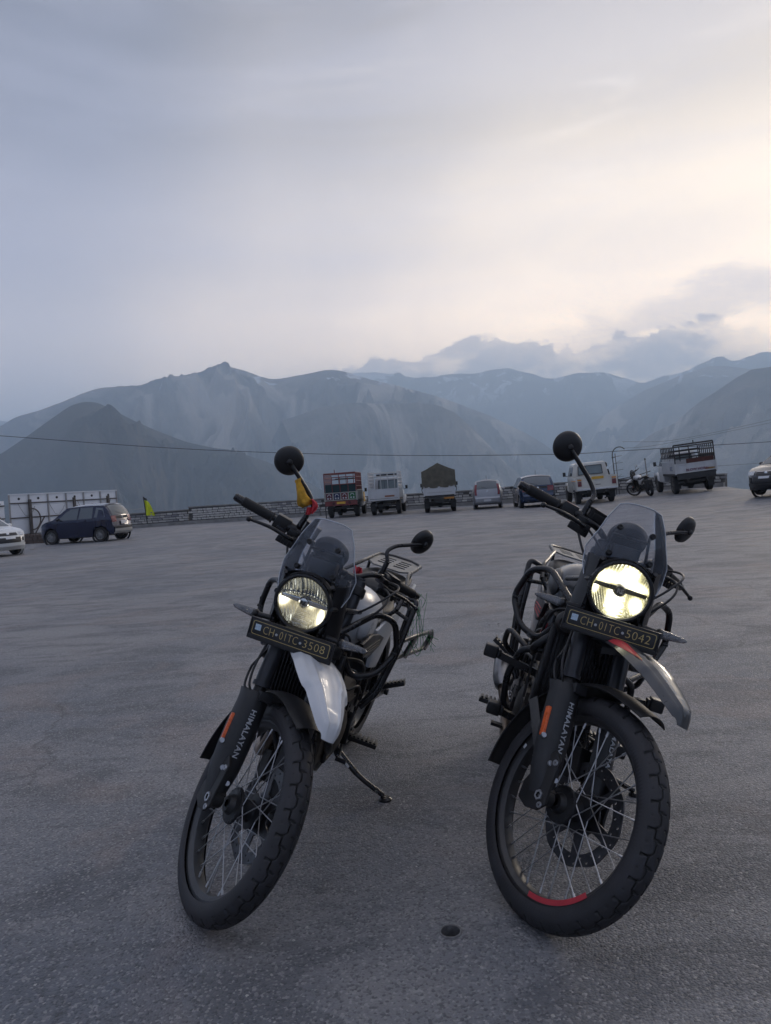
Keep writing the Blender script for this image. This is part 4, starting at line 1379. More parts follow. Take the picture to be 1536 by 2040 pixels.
    # turn signals
    for sy in (1, -1):
        mb = MB()
        mb.tube([(-.19, sy*.09, .914), (-.183, sy*.150, .912)], [.010, .009], 12)
        mb.ellip((-.183, sy*.158, .912), (.019, .014, .016), 12)
        ts = mb.build('turn_signal', BLK, root)
        mb = MB()
        rings = []
        for k in range(11):
            t = k/10
            y = .156+.092*t
            h = .0150*(1-.55*t**1.6); d = .020*(1-.45*t)
            if k == 10: h *= .35; d *= .35
            if k == 0: h *= .8; d *= .8
            rings.append([(-.184-.012*t+d*math.cos(a), sy*y, .911+h*math.sin(a)) for a in [2*PI*q/16 for q in range(16)]])
        mb.loft(rings)
        mb.build('signal_lens', SIGL, ts)
        mb = MB()
        for k in range(3): mb.disc((-.178-.003*k, sy*(.172+.022*k), .911), (1, 0, 0), .0065-.0008*k, 12, .006)
        mb.box((-.194, sy*.195, .911), (.004, .065, .014))
        mb.build('signal_led', CHROME, ts)
    # tubular tank guards
    for sy in (1, -1):
        loop = [(-.20, .062, .862), (-.455, .196, .978), (-.525, .258, .950), (-.565, .288, .830), (-.490, .240, .742), (-.44, .165, .722), (-.405, .125, .805), (-.36, .075, .815)]
        mb = MB(); mb.tube(fillet([(x, sy*y, z) for x, y, z in loop], .038, 6), .0118, 14)
        mb.tube([(-.45, sy*.20, .728), (-.56, sy*.15, .70), (-.62, sy*.10, .68)], .0105, 10)
        mb.tube([(-.235, sy*.085, .884), (-.245, sy*.09, .889)], .0155, 12)
        mb.tube([(-.16, sy*.098, 1.018), (-.44, sy*.135, .965)], .009, 10)
        for p in ((-.56, .285, .86), (-.553, .285, .83)):
            mb.tube([(p[0]+.01, sy*(p[1]-.012), p[2]), (p[0]+.01, sy*(p[1]+.006), p[2])], .006, 8)
        tg = mb.build('tank_guard', FRM, root)
    mb = MB()
    mb.tube([(-.21, -.07, .86), (-.21, .07, .86)], .010, 10)
    for sy in (1, -1):
        mb.tube(fillet([(-.21, sy*.065, .86), (-.30, sy*.07, .93), (-.45, sy*.05, .93)], .03), .009, 10)
        mb.tube(fillet([(-.16, sy*.085, 1.09), (-.24, sy*.09, 1.03), (-.40, sy*.07, .96)], .03), .007, 10)
        mb.box((-.23, sy*.088, .97), (.07, .008, .12))
    mb.build('headlight_bracket', FRM, root)


def build_body(root, style, spec):
    paint = GRY if style == 'grey' else WHT
    # frame
    mb = MB()
    head = (-.36, 0, .90)
    mb.tube([leg_pt(0, .58, -.035), leg_pt(0, .80, -.035)], .034, 16)
    for sy in (1, -1):
        mb.tube(catmull([(-.40, sy*.03, .90), (-.56, sy*.085, .84), (-.80, sy*.115, .76), (-.98, sy*.12, .60), (-1.02, sy*.11, .42), (-.99, sy*.10, .33)], 6), .0155, 12)
        mb.tube(catmull([(-.37, sy*.03, .78), (-.42, sy*.07, .62), (-.44, sy*.095, .42), (-.50, sy*.10, .30)], 6), .0145, 12)
        mb.tube(catmull([(-.80, sy*.11, .75), (-1.10, sy*.13, .80), (-1.35, sy*.115, .83), (-1.60, sy*.09, .90)], 6), .011, 10)
        mb.tube([(-1.0, sy*.12, .52), (-1.38, sy*.12, .81)], .010, 10)
    mb.build('frame', FRM, root)
    mb = MB()
    for pts in ([(-.30, -.05, .96), (-.36, -.11, .90), (-.44, -.12, .80), (-.52, -.14, .72)], [(-.28, .04, .94), (-.35, .10, .88), (-.42, .13, .78), (-.47, .15, .62), (-.50, .14, .48)],
                [(-.26, .08, .92), (-.33, .14, .90), (-.40, .15, .84), (-.55, .16, .80)], [(-.33, -.09, .88), (-.40, -.15, .84), (-.46, -.16, .70), (-.46, -.15, .50)],
                [(-.25, -.04, .93), (-.30, .0, .88), (-.36, .05, .84)]):
        mb.tube(catmull(pts, 6), .0048, 8)
    o = mb.build('wiring', BLK, root); o['kind'] = 'stuff'
    for y in (.055, -.055):
        mb = MB(); mb.lathe([(.0001, .03), (.030, .028), (.040, .016), (.042, .0)], (-.335, y*.2-.09 if y < 0 else .09, .83), (1, 0, 0), 22); mb.build('horn', ENGB, root)
    # radiator
    mb = MB(); mb.box((-.395, 0, .66), (.028, .235, .27), Matrix.Rotation(R(-8), 3, 'Y'))
    mb.box((-.38, .13, .66), (.045, .022, .29), Matrix.Rotation(R(-8), 3, 'Y')); mb.box((-.38, -.13, .66), (.045, .022, .29), Matrix.Rotation(R(-8), 3, 'Y'))
    rad = mb.build('radiator', BLK, root, bevel=.005)
    fin = None
    for k in range(17):
        if fin is None:
            mb = MB(); mb.box((0, 0, 0), (.012, .0035, .25)); fin = mb.mesh('radiator_fin', ENGB)
        link('radiator_fin', fin, rad, Matrix.Translation((-.374, -.104+.013*k, .662)) @ Matrix.Rotation(R(-8), 4, 'Y'))
    mb = MB(); mb.tube(catmull([(-.40, .13, .56), (-.36, .17, .50), (-.45, .16, .42), (-.55, .13, .40)], 6), .015, 12)
    mb.build('radiator_hose', BLK, root)
    mb = MB(); mb.tube(catmull([(-.40, -.13, .76), (-.42, -.17, .70), (-.52, -.16, .66)], 6), .014, 12)
    mb.build('radiator_hose', BLK, root)
    # tank
    rings = []
    st = [(-.43, .87, .945, .075), (-.47, .80, .990, .125), (-.54, .76, 1.018, .160), (-.64, .755, 1.022, .172), (-.74, .765, 1.000, .162), (-.83, .78, .955, .130), (-.90, .79, .90, .095)]
    for x, z0, z1, w in st:
        zc = z0+(z1-z0)*.50; ring = []
        for q in range(28):
            a = 2*PI*q/28
            cy_, cz_ = math.cos(a), math.sin(a)
            yy = w*math.copysign(abs(cy_)**.75, cy_); zz = zc+(z1-zc if cz_ > 0 else zc-z0)*math.copysign(abs(cz_)**.8, cz_)
            if cz_ < 0: yy *= 1-.30*abs(cz_)
            ring.append((x, yy, zz))
        rings.append(ring)
    # smooth the stations
    dense = []
    for q in range(28):
        dense.append(catmull([r[q] for r in rings], 5))
    rr = [[dense[q][i] for q in range(28)] for i in range(len(dense[0]))]
    mb = MB(); mb.loft(rr)
    tank = mb.build('fuel_tank', paint, root, smooth=60)
    mb = MB(); mb.lathe([(.0001, .012), (.030, .012), (.036, .006), (.038, 0)], (-.63, 0, 1.020), (0, 0, 1), 28)
    mb.build('fuel_cap', BLK, tank)
    # side shroud panels beside the tank
    for sy in (1, -1):
        mb = MB()
        poly = [(-.42, .86), (-.47, .80), (-.58, .765), (-.74, .775), (-.80, .80), (-.70, .835), (-.56, .865)]
        mb.prism(poly, (sy*.168, sy*.185), 'y')
        sh = mb.build('tank_shroud', BLK, root, bevel=.006)
        mb = MB()
        for k in range(3):
            mb.bar((-.47, sy*.1865, .828-.016*k), (-.71, sy*.1865, .812-.012*k), .003, .003)
        mb.build('shroud_rib', RED if style == 'grey' else DKGRY, sh)
        if style == 'grey':
            mb = MB(); mb.prism([(-.44, .79), (-.50, .755), (-.56, .70), (-.50, .70), (-.44, .74)], (sy*.150, sy*.158), 'y')
            mb.build('shroud_stripe', RED, sh)
            mb = MB(); mb.prism([(-.42, .83), (-.47, .79), (-.56, .69), (-.50, .66), (-.42, .74)], (sy*.130, sy*.149), 'y')
            mb.build('radiator_shroud', GRY, root, bevel=.006)
            mb = MB()
            M_ = Matrix.Rotation(R(10), 3, 'Y')
            mb.ellip((-.58, sy*.150, .925), (.085, .030, .050), 20, M_)
            mb.build('knee_panel', DKGRY, root)
        else:
            mb = MB(); mb.ellip((-.60, sy*.14, .89), (.12, .035, .07), 20)
            mb.build('knee_panel', WHT, root)
            mb = MB()
            rs = random.Random(4)
            for k in range(9):
                cx, cz = -.60-rs.random()*.12, .875+rs.random()*.05
                poly = [(cx+rs.uniform(.008, .02)*math.cos(a), cz+rs.uniform(.006, .014)*math.sin(a)) for a in [i*PI/3 for i in range(6)]]
                mb.prism(poly, (sy*.1755, sy*.1762), 'y')
            mb.build('tank_graphic', DKGRY, root)
    # seats
    def seat(name, st):
        rings = []
        for x, z0, z1, w in st:
            ring = []
            for q in range(20):
                a = 2*PI*q/20; cy_, cz_ = math.cos(a), math.sin(a)
                ring.append((x, w*math.copysign(abs(cy_)**.7, cy_), (z0+z1)/2+(z1-z0)/2*math.copysign(abs(cz_)**.7, cz_)))
            rings.append(ring)
        dense = [catmull([r[q] for r in rings], 5) for q in range(20)]
        mb = MB(); mb.loft([[dense[q][i] for q in range(20)] for i in range(len(dense[0]))])
        return mb.build(name, SEAT, root, smooth=60)
    seat('rider_seat', [(-.80, .83, .90, .05), (-.86, .80, .90, .09), (-.96, .79, .865, .125), (-1.10, .79, .865, .14), (-1.18, .80, .89, .12)])
    seat('pillion_seat', [(-1.17, .82, .90, .10), (-1.22, .83, .93, .125), (-1.36, .85, .945, .125), (-1.47, .87, .94, .10)])
    for sy in (1, -1):
        mb = MB(); mb.prism([(-.86, .80), (-.90, .62), (-1.05, .58), (-1.22, .72), (-1.50, .84), (-1.55, .90), (-1.2, .82)], (sy*.120, sy*.140), 'y')
        mb.build('side_panel', paint if style != 'grey' else GRY, root, bevel=.008)
    mb = MB(); mb.prism([(-1.40, .86), (-1.62, .90), (-1.72, .88), (-1.66, .84), (-1.45, .80)], (-.06, .06), 'y'); mb.build('tail_unit', BLK, root, bevel=.01)
    # rear luggage rack
    outl = [(.0, -.070), (.06, -.105), (.30, -.115), (.345, -.085), (.345, .085), (.30, .115), (.06, .105), (0, .070)]
    loops = [outl]
    for k in range(4):
        for y0 in (-.072, .012): loops.append([(.085+.055*k, y0), (.115+.055*k, y0), (.115+.055*k, y0+.06), (.085+.055*k, y0+.06)])
    def rk_():
        me = plate2d('luggage_rack', loops, .007); me.materials.append(mat('rack_grey', (0.16, 0.165, 0.17), 0.4, metal=0.5, dust=.2)); return me
    rk = link('luggage_rack', shared('rack', rk_), root, Matrix.Translation((-1.36, 0, .967)) @ Matrix.Rotation(PI, 4, 'Z'))
    mb = MB()
    for sy in (1, -1):
        mb.tube(fillet([(-1.02, sy*.165, .87), (-1.10, sy*.170, .925), (-1.34, sy*.118, .972), (-1.66, sy*.118, .972), (-1.72, sy*.05, .97), (-1.72, 0, .97)], .03), .0095, 10)
        mb.tube([(-1.45, sy*.11, .96), (-1.40, sy*.10, .84)], .008, 8)
        mb.tube([(-1.02, sy*.165, .87), (-1.02, sy*.12, .82)], .009, 8)
    mb.build('rack_rail', FRM, root)
    # saddle stays
    for sy in (1, -1):
        if sy < 0 and style == 'white': continue
        if sy > 0 and style == 'grey': continue
        mb = MB()
        mb.tube(fillet([(-1.12, sy*.14, .90), (-1.08, sy*.235, .93), (-.97, sy*.228, .70), (-.93, sy*.20, .52), (-.90, sy*.15, .44)], .03), .0115, 12)
        mb.tube(fillet([(-1.12, sy*.14, .88), (-1.10, sy*.21, .89), (-1.03, sy*.205, .70), (-.98, sy*.18, .52), (-.95, sy*.14, .44)], .03), .0105, 12)
        mb.tube([(-1.03, sy*.235, .84), (-1.12, sy*.14, .84)], .009, 10)
        mb.build('saddle_stay', FRM, root)
    if style == 'white':
        ox = -1.28
        mb = MB(); mb.tube(fillet([(-1.02, .225, .745), (-1.26, .255, .730), (-1.50, .275, .700), (-1.58, .275, .655), (-1.52, .262, .600), (-1.05, .215, .655)], .04, 6), .011, 12)
        mb.bar((-1.22, .250, .735), (-1.16, .228, .636), .012, .010)
        mb.build('step_bracket', FRM, root)
        mb = MB(); mb.tube(fillet([(-1.52, .284, .705), (-1.592, .286, .655), (-1.53, .272, .597)], .03), .0085, 8)
        mb.bar((-1.22, .262, .738), (-1.16, .240, .634), .013, .006)
        mb.build('step_trim', mat('pale_rubber', (0.42, 0.36, 0.33), 0.5, dust=.2), root)
    # engine
    mb = MB()
    mb.box((-.66, 0, .40), (.30, .22, .22)); mb.box((-.84, 0, .42), (.22, .20, .24)); mb.box((-.56, 0, .30), (.20, .18, .08))
    eng = mb.build('engine', ENG if style == 'white' else ENGB, root, bevel=.025, bseg=3)
    mb = MB()
    Mc = Matrix.Rotation(R(12), 3, 'Y')
    mb.box((-.555, 0, .565), (.16, .17, .17), Mc)
    for k in range(7): mb.box((-.575+.012*k*.3, 0, .505+.020*k), (.175, .185, .006), Mc)
    mb.build('cylinder', ENGB, eng, bevel=.002)
    mb = MB(); mb.box((-.535, 0, .69), (.17, .19, .085), Mc); mb.box((-.53, 0, .742), (.13, .15, .035), Mc)
    for y in (-.085, .085):
        for x in (-.47, -.60): mb.lathe([(.0001, .01), (.009, .01), (.01, 0)], (x, y, .735), (0, 0, 1), 8)
    mb.build('cylinder_head', ENG, eng, bevel=.012)
    for sy in (1, -1):
        mb = MB()
        mb.lathe([(.0001, .034), (.055, .034), (.085, .022), (.098, .0)], (-.70, sy*.108, .395), (0, sy, 0), 32)
        for k in range(9):
            a = 2*PI*k/9; mb.lathe([(.0001, .012), (.008, .012), (.010, 0)], (-.70+.102*math.cos(a), sy*.108, .395+.102*math.sin(a)), (0, sy, 0), 8)
        mb.build('engine_cover', ENG if sy > 0 else ENGB, eng)
        mb = MB(); mb.lathe([(.0001, .022), (.04, .020), (.058, .0)], (-.88, sy*.102, .41), (0, sy, 0), 24)
        mb.build('cover_cap', ENGB, eng)
        mb = MB(); mb.box((-.80, sy*.118, .48), (.10, .02, .05)); mb.box((-.70, sy*.114, .475), (.26, .012, .02)); mb.box((-.60, sy*.115, .47), (.06, .03, .04)); mb.tube([(-.78, sy*.12, .30), (-.60, sy*.12, .30), (-.60, sy*.118, .46)], .010, 8)
        for k in range(5): mb.tube([(-.92+.07*k, sy*.125, .50-.01*k), (-.92+.07*k, sy*.133, .50-.01*k)], .007, 8)
        mb.build('engine_fitting', ENGB if sy > 0 else ENG, eng)
    mb = MB()
    for sy in (1, -1):
        mb.tube(catmull([(-.50, sy*.05, .74), (-.62, sy*.14, .73), (-.74, sy*.15, .66), (-.80, sy*.13, .56)], 5), .007, 8)
        mb.tube(catmull([(-.62, sy*.13, .60), (-.70, sy*.16, .60), (-.76, sy*.15, .50), (-.86, sy*.14, .48)], 5), .006, 8)
    mb.build('engine_hose', BLK, eng)
    # exhaust
    mb = MB(); mb.tube(catmull([(-.48, 0, .66), (-.415, -.02, .60), (-.42, -.06, .42), (-.48, -.10, .31), (-.62, -.145, .27), (-.90, -.15, .30), (-.98, -.17, .33), (-1.06, -.195, .375)], 8), .021, 14)
    ex = mb.build('exhaust_pipe', mat('hot_steel', (.20, .16, .13), .4, metal=.85, dust=.25), root)
    mb = MB()
    ax = Vector((-.95, -.04, .30)).normalized()
    mb.lathe([(.022, -.02), (.036, .0), (.048, .06), (.050, .36), (.043, .40), (.024, .41), (.022, .38)], (-1.02, -.185, .365), ax, 32)
    muf = mb.build('muffler', SILV, root)
    # bash plate
    mb = MB()
    mb.grid(lambda u, v: (-.43-.42*u-(.0 if u > .12 else 0), (v-.5)*.23*(1-.12*u), .42-.185*math.sin(min(1, u*2.4)*PI/2)-.0*u+.02*abs(v-.5)*2), 14, 8, .004)
    mb.build('bash_plate', mat('bash_plate_metal', (.10, .10, .105), .4, metal=.6, dust=.4), root)
    # swingarm, shock, rear wheel
    wheel(root, Matrix.Translation((-1.51, 0, .325)), False, style)
    mb = MB()
    for sy in (1, -1):
        mb.bar((-1.00, sy*.10, .40), (-1.56, sy*.125, .325), .030, .055)
        mb.lathe([(.0001, .02), (.018, .02), (.018, 0)], (-1.51, sy*.14, .325), (0, sy, 0), 12)
    mb.box((-1.06, 0, .395), (.06, .20, .05))
    mb.build('swingarm', FRM, root, bevel=.006)
    mb = MB(); mb.tube([(-1.00, 0, .70), (-1.08, 0, .42)], .022, 14)
    mb.build('shock_absorber', FRM, root)
    mb = MB()
    mb.grid(lambda u, v: (-1.51+.36*math.cos(R(20+120*u)), (v-.5)*.13, .345+.36*math.sin(R(20+120*u))-.02*abs(v-.5)*2), 20, 6, .003)
    mb.build('rear_mudguard', BLK, root)
    # pegs
    for sy in (1, -1):
        for (x, z, y0, y1, rear) in ((-.845, .335, .150, .275, False), (-1.165, .470, .165, .272, True)):
            mb = MB()
            yy1 = y1; dz = -.006 if not rear else .052
            mb.bar((x+.01, sy*y0, z-.005), (x, sy*yy1, z+dz), .042, .018)
            n = 7
            for k in range(n):
                t = (k+.5)/n
                p = Vector((x+.01, sy*y0, z+.010)).lerp(Vector((x, sy*yy1, z+dz+.014)), t)
                mb.box(p, (.046, .010, .007))
            pg = mb.build('footpeg', BLK, root, bevel=.002)
            mb = MB(); mb.prism([(x-.03, z-.035), (x+.035, z-.035), (x+.05, z+.06), (x+.01, z+.10), (x-.04, z+.05)], (sy*.125, sy*.150), 'y')
            mb.lathe([(.0001, .006), (.008, .006), (.009, 0)], (x+.01, sy*.150, z+.03), (0, sy, 0), 10)
            mb.build('peg_bracket', FRM, root, bevel=.003)
    mb = MB(); mb.tube(catmull([(-.80, .135, .30), (-.72, .155, .29), (-.66, .16, .30)], 5), .006, 8); mb.tube([(-.66, .155, .30), (-.66, .20, .30)], .009, 10)
    mb.build('gear_lever', FRM, root)
    mb = MB(); mb.tube(catmull([(-.86, -.135, .30), (-.76, -.16, .27), (-.70, -.17, .29)], 5), .007, 8); mb.box((-.69, -.19, .295), (.03, .045, .012))
    mb.build('brake_pedal', FRM, root)
    # side stand, built so its foot meets the ground
    foot = Vector(spec['stand'])
    piv = Vector((-.80, .135, .265))
    mid = piv.lerp(foot, .45)+Vector((.012, .0, -.006))
    mb = MB()
    mb.tube(catmull([piv, mid, foot+Vector((0, -.012, .012))], 7), [.0125]*7+[.011]*8, 12)
    mb.bar(piv+Vector((0, -.03, .03)), piv+Vector((0, .005, -.01)), .03, .03)
    f2 = piv.lerp(foot, .78)
    mb.tube([f2, f2+Vector((.05, .018, .012)), f2+Vector((.062, .02, .022))], .005, 8)
    mb.tube([piv.lerp(foot, .35), piv.lerp(foot, .35)+Vector((-.02, -.01, -.022))], .007, 8)
    sg = mb.build('side_stand', FRM, root)
    gn = Vector(spec['up'])
    mb = MB(); mb.lathe([(.0001, .010), (.020, .010), (.028, .003), (.028, -.004), (.0001, -.004)], foot, gn, 20)
    mb.build('stand_foot', FRM, sg)
    mb = MB(); sp = [piv.lerp(mid, t)+Vector((.02, -.004, .0)) for t in (0.05, .6)]
    mb.tube(sp, .007, 8); mb.build('stand_spring', BOLT, sg)
    # engine guards with sliders on the grey one
    if style == 'grey':
        for sy in (1, -1):
            mb = MB()
            mb.tube(fillet([(-.46, sy*.06, .690), (-.47, sy*.155, .683), (-.49, sy*.205, .660), (-.52, sy*.225, .55), (-.54, sy*.205, .42), (-.52, sy*.12, .37), (-.50, sy*.07, .36)], .035), .0125, 12)
            mb.tube(fillet([(-.49, sy*.190, .672), (-.60, sy*.265, .700), (-.66, sy*.262, .62), (-.66, sy*.19, .58)], .035), .0105, 12)
            mb.bar((-.50, sy*.10, .585), (-.50, sy*.290, .613), .024, .026); mb.bar((-.50, sy*.10, .395), (-.50, sy*.215, .410), .024, .026)
            gd = mb.build('engine_guard', FRM, root)
            for y, z in ((.308, .617), (.236, .414)):
                mb = MB(); mb.box((-.50, sy*(y), z), (.046, .050, .046)); mb.box((-.50, sy*(y-.03), z-.002), (.034, .016, .034))
                mb.build('slider', BLK, gd, bevel=.009, bseg=3)


def motorcycle(spec):
    x, y, hd, ln, st, pt = spec['pose']
    RM = Matrix.Rotation(hd, 4, 'Z') @ Matrix.Rotation(-ln, 4, 'X') @ Matrix.Rotation(pt, 4, 'Y')
    M = Matrix.Translation((x, y, spec['z'])) @ RM
    root = thing('motorcycle', spec['label'], 'motorcycle', M, spec.get('group'))
    MI = M.inverted()
    spec = dict(spec)
    spec['stand'] = MI @ Vector(spec['foot'])
    spec['up'] = RM.transposed().to_3x3() @ Vector((0, 0, 1))
    MS = steer_matrix(st)
    wheel(root, MS @ Matrix.Translation((0, 0, RF)), True, spec['style'])
    build_front_end(root, MS, spec['style'])
    build_cockpit(root, spec['style'], spec['number'])
    build_body(root, spec['style'], spec)
    return root, M, MS


def bike_z(pose):
    x, y, hd, ln, st, pt = pose
    RM = Matrix.Rotation(hd, 4, 'Z') @ Matrix.Rotation(-ln, 4, 'X') @ Matrix.Rotation(pt, 4, 'Y') @ steer_matrix(st)
    zm = 9
    for i in range(180):
        t = 2*PI*i/180
        for j in range(13):
            v = -PI/2+PI*j/12
            r = RF-.045+.045*math.cos(v)
            zm = min(zm, (RM @ Vector((r*math.cos(t), .045*math.sin(v), RF+r*math.sin(t)))).z)
    return -zm


pw = [-0.65833336, 2.38585810, -1.81434500, 0.34406452, 0.72584984, 0.00828854]
pg = [0.36092290, 2.24261349, -1.72474359, 0.35330193, 0.58704076, 0.00841341]
GB = 'two touring motorcycles in the foreground'
bike1, BM1, BS1 = motorcycle(dict(pose=pw, z=bike_z(pw), style='white', number=('CH', '01TC', '3508'), foot=(-.07, 3.07, .004), group=GB,
    label='white adventure motorcycle with a dim headlight and a yellow cloth on its mirror stalk'))
bike2, BM2, BS2 = motorcycle(dict(pose=pg, z=bike_z(pg), style='grey', number=('CH', '01TC', '5042'), foot=(.95, 2.98, .004), group=GB,
    label='grey and red adventure motorcycle with its headlight blazing, standing on the right'))

# ================================================================== walls, panels and poles at the lot's edge
MORT = mat('wall_mortar', (0.085, 0.082, 0.078), 0.9, var=0.25, vscale=3, bump=0.004, bscale=18)
COPE = mat('coping_cement', (0.25, 0.245, 0.235), 0.88, var=0.2, vscale=2.5, bump=0.003, bscale=20)
def stone_mat():
    m = mat('wall_stone', (0.42, 0.415, 0.41), 0.88, var=0.2, vscale=9, bump=0.004, bscale=30)
    t = NT(m.node_tree); b = m.node_tree.nodes['Principled BSDF']
    src = b.inputs['Base Color'].links[0].from_socket
    oi = t.n('ShaderNodeObjectInfo')
    c = t.mix(t.ramp(oi.outputs['Random'], [(0, 0.0), (1, 1.0)], 'LINEAR'), (0.50, 0.51, 0.55), (1.25, 1.22, 1.15))
    t.link(t.mix(1.0, src, c, 'MULTIPLY'), b.inputs['Base Color'])
    return m
STONE = stone_mat()


def stone_mesh(seed):
    r = random.Random(seed)
    mb = MB(); mb.box((0, 0, 0), (1, 1, 1))
    mb.v = [(x+r.uniform(-.07, .07), y, z+r.uniform(-.09, .09)) for x, y, z in mb.v]
    return mb.mesh('stone', STONE, bevel=.10, bseg=1, smooth=0)


SM = [stone_mesh(s) for s in range(5)]


def stone_wall(label, pts, hts, th=0.38, course=0.145, ledge=True):
    """pts: ground polyline of the face that looks at the lot; stones stand proud of the mortar"""
    root = thing('stone_wall', label, 'wall', Matrix.Translation((pts[0][0], pts[0][1], gz(*pts[0]))))
    o0 = Vector(root.location)
    mb = MB(); cp = MB(); lg = MB(); slots = []
    r = random.Random(len(pts))
    for (a, b, ha, hb) in zip(pts, pts[1:], hts, hts[1:]):
        A = Vector((a[0], a[1], gz(*a)))-o0; B = Vector((b[0], b[1], gz(*b)))-o0
        d = (B-A); L = Vector((d.x, d.y, 0)).length; dn = Vector((d.x, d.y, 0)).normalized(); n = Vector((dn.y, -dn.x, 0))   # towards the lot
        top = lambda t: ha+(hb-ha)*t
        def sec(P, h, w0, w1, z0, z1): return [P+n*w0+Vector((0, 0, z0)), P+n*w0+Vector((0, 0, z1)), P-n*w1+Vector((0, 0, z1)), P-n*w1+Vector((0, 0, z0))]
        mb.loft([sec(A, ha, 0, th, -.4, ha), sec(B, hb, 0, th, -.4, hb)])
        cp.loft([sec(A-dn*.02, ha, .05, th+.05, ha, ha+.07), sec(B+dn*.02, hb, .05, th+.05, hb, hb+.07)])
        if ledge: lg.loft([sec(A, ha, .30, -.02, -.3, .20), sec(B, hb, .30, -.02, -.3, .20)])
        k = 0; z = .23 if ledge else 0.02
        while z+course*.6 < max(ha, hb):
            x = -r.random()*.2
            while x < L:
                w = r.uniform(.24, .46)
                t = (x+w/2)/L
                if 0.01 < t < 0.99 and z+course < top(t)+.05:
                    P = A+(B-A)*t+n*.006
                    slots.append((P+Vector((0, 0, z+course/2)), w-.035, course-.03, dn, n, w))
                x += w
            z += course; k += 1
    mb.build('mortar_core', MORT, root, smooth=0)
    cp.build('coping', COPE, root, smooth=0)
    if ledge: lg.build('wall_ledge', COPE, root, smooth=0)
    # the nearest (largest in view) stones singly, the rest as one mass
    cp_ = Vector((0, 0, 1.3))
    slots.sort(key=lambda s: ((s[0]+o0)-cp_).length)
    rest = MB()
    for i, (P, w, h, dn, n, _) in enumerate(slots):
        M = Matrix((dn*w, -n*.09*r.uniform(.7, 1.2), Vector((0, 0, h)))).transposed().to_4x4(); M.translation = P
        if i < 300:
            link('stone', SM[i % 5], root, M)
        else:
            src = SM[i % 5]
            rest.add([M @ v.co for v in src.vertices], [tuple(p.vertices) for p in src.polygons])
    if rest.v:
        o = rest.build('stones', STONE, root, smooth=0); o['kind'] = 'stuff'
    return root


stone_wall('long grey stone parapet wall behind the parked trucks and cars',
           [(-12.5, 47.3), (-3.9, 45.2), (1.0, 44.7), (4.9, 44.3), (9.6, 41.7), (12.4, 39.7), (16.6, 36.2)], [1.04, .97, .88, .84, .88, .72, .56])
stone_wall('lower stone wall section behind the dark blue hatchback, under the yellow flag', [(-19.2, 47.1), (-12.6, 47.45)], [.86, .88])


def panel_board():
    A = Vector((-19.15, 38.0, 0)); B = Vector((-15.45, 43.0, 0)); L = (B-A).length
    ang = math.atan2(B.y-A.y, B.x-A.x)
    zb = gz(A.x, A.y)
    root = thing('billboard', 'long white billboard seen from behind, with brown posts and braces', 'billboard', Matrix.Translation((A.x, A.y, zb)) @ Matrix.Rotation(ang, 4, 'Z'))
    W = mat('board_white', (0.78, 0.79, 0.81), 0.6, var=0.04, vscale=1.2, dust=0.04)
    P = mat('post_brown', (0.075, 0.062, 0.055), 0.6, var=0.3, vscale=5)
    n = 6; w = L/n; H0, H1 = .33, 2.42
    me = None
    for k in range(n):
        if me is None:
            mb = MB(); mb.box((0, .10, 0), (w-.03, .05, H1-H0)); me = mb.mesh('panel', W, bevel=.008)
        link('panel', me, root, Matrix.Translation((w*(k+.5), 0, (H0+H1)/2)))
    rail = None
    for z in (H0+.02, 1.22, 1.98, H1+.02):
        mb = MB(); mb.box((L/2, .045, z), (L+.06, .05, .055)); mb.build('rail', W if z > 2.2 else P, root, smooth=0)
    for k in range(n+1):
        mb = MB(); mb.box((w*k, .05, (H0+H1)/2), (.07, .06, H1-H0)); mb.build('stud', mat('stud_grey', (0.33, 0.32, 0.31), .7) , root, smooth=0)
    for k in range(n):
        mb = MB(); mb.disc((w*(k+.5), .068, 2.20), (0, 1, 0), .065, 14, .012); mb.build('port_hole', BLK, root)
    for k in (0.95, 3.35, 5.35):
        x = w*k
        mb = MB(); mb.box((x, -.12, 1.05), (.13, .13, 2.2)); mb.build('post', P, root, bevel=.01)
        mb = MB(); mb.tube([(x+.10+.42*math.sin(a), -.12, 1.12+.55*math.cos(a)) for a in [PI*i/16 for i in range(17)]], .035, 8)
        mb.build('curved_brace', P, root)
        mb = MB(); mb.bar((x+.75, -.10, 1.2), (x+.12, -.12, .25), .05, .05); mb.build('brace', P, root)
    mb = MB()
    rr = random.Random(3)
    for k in range(3):
        x0 = w*(k*1.6+.4)
        mb.tube([(x0+(i/8)*.9, .02, 2.0-1.3*math.sin(PI*i/8*.9)*(.5+rr.random()*.1)) for i in range(9)], .008, 4)
    o = mb.build('loose_wire', P, root); o['kind'] = 'stuff'
    # shorter board at its left
    r2 = thing('billboard', 'short white billboard end with brown post at the extreme left behind the white car', 'billboard', Matrix.Translation((-20.6, 35.9, gz(-20.6, 35.9))) @ Matrix.Rotation(ang, 4, 'Z'))
    mb = MB(); mb.box((1.1, .10, 1.25), (2.3, .05, 1.8)); mb.build('panel', W, r2, bevel=.008)
    for z in (.40, 1.25, 1.9):
        mb = MB(); mb.box((1.1, .045, z), (2.3, .05, .055)); mb.build('rail', P, r2, smooth=0)
    mb = MB(); mb.box((1.45, -.12, .95), (.13, .13, 2.0)); mb.build('post', P, r2, bevel=.01)
    mb = MB(); mb.tube([(1.55+.42*math.sin(a), -.12, 1.0+.55*math.cos(a)) for a in [PI*i/16 for i in range(17)]], .035, 8); mb.build('curved_brace', P, r2)
    mb = MB(); mb.disc((2.0, .068, 2.0), (0, 1, 0), .065, 14, .012); mb.build('port_hole', BLK, r2)


panel_board()


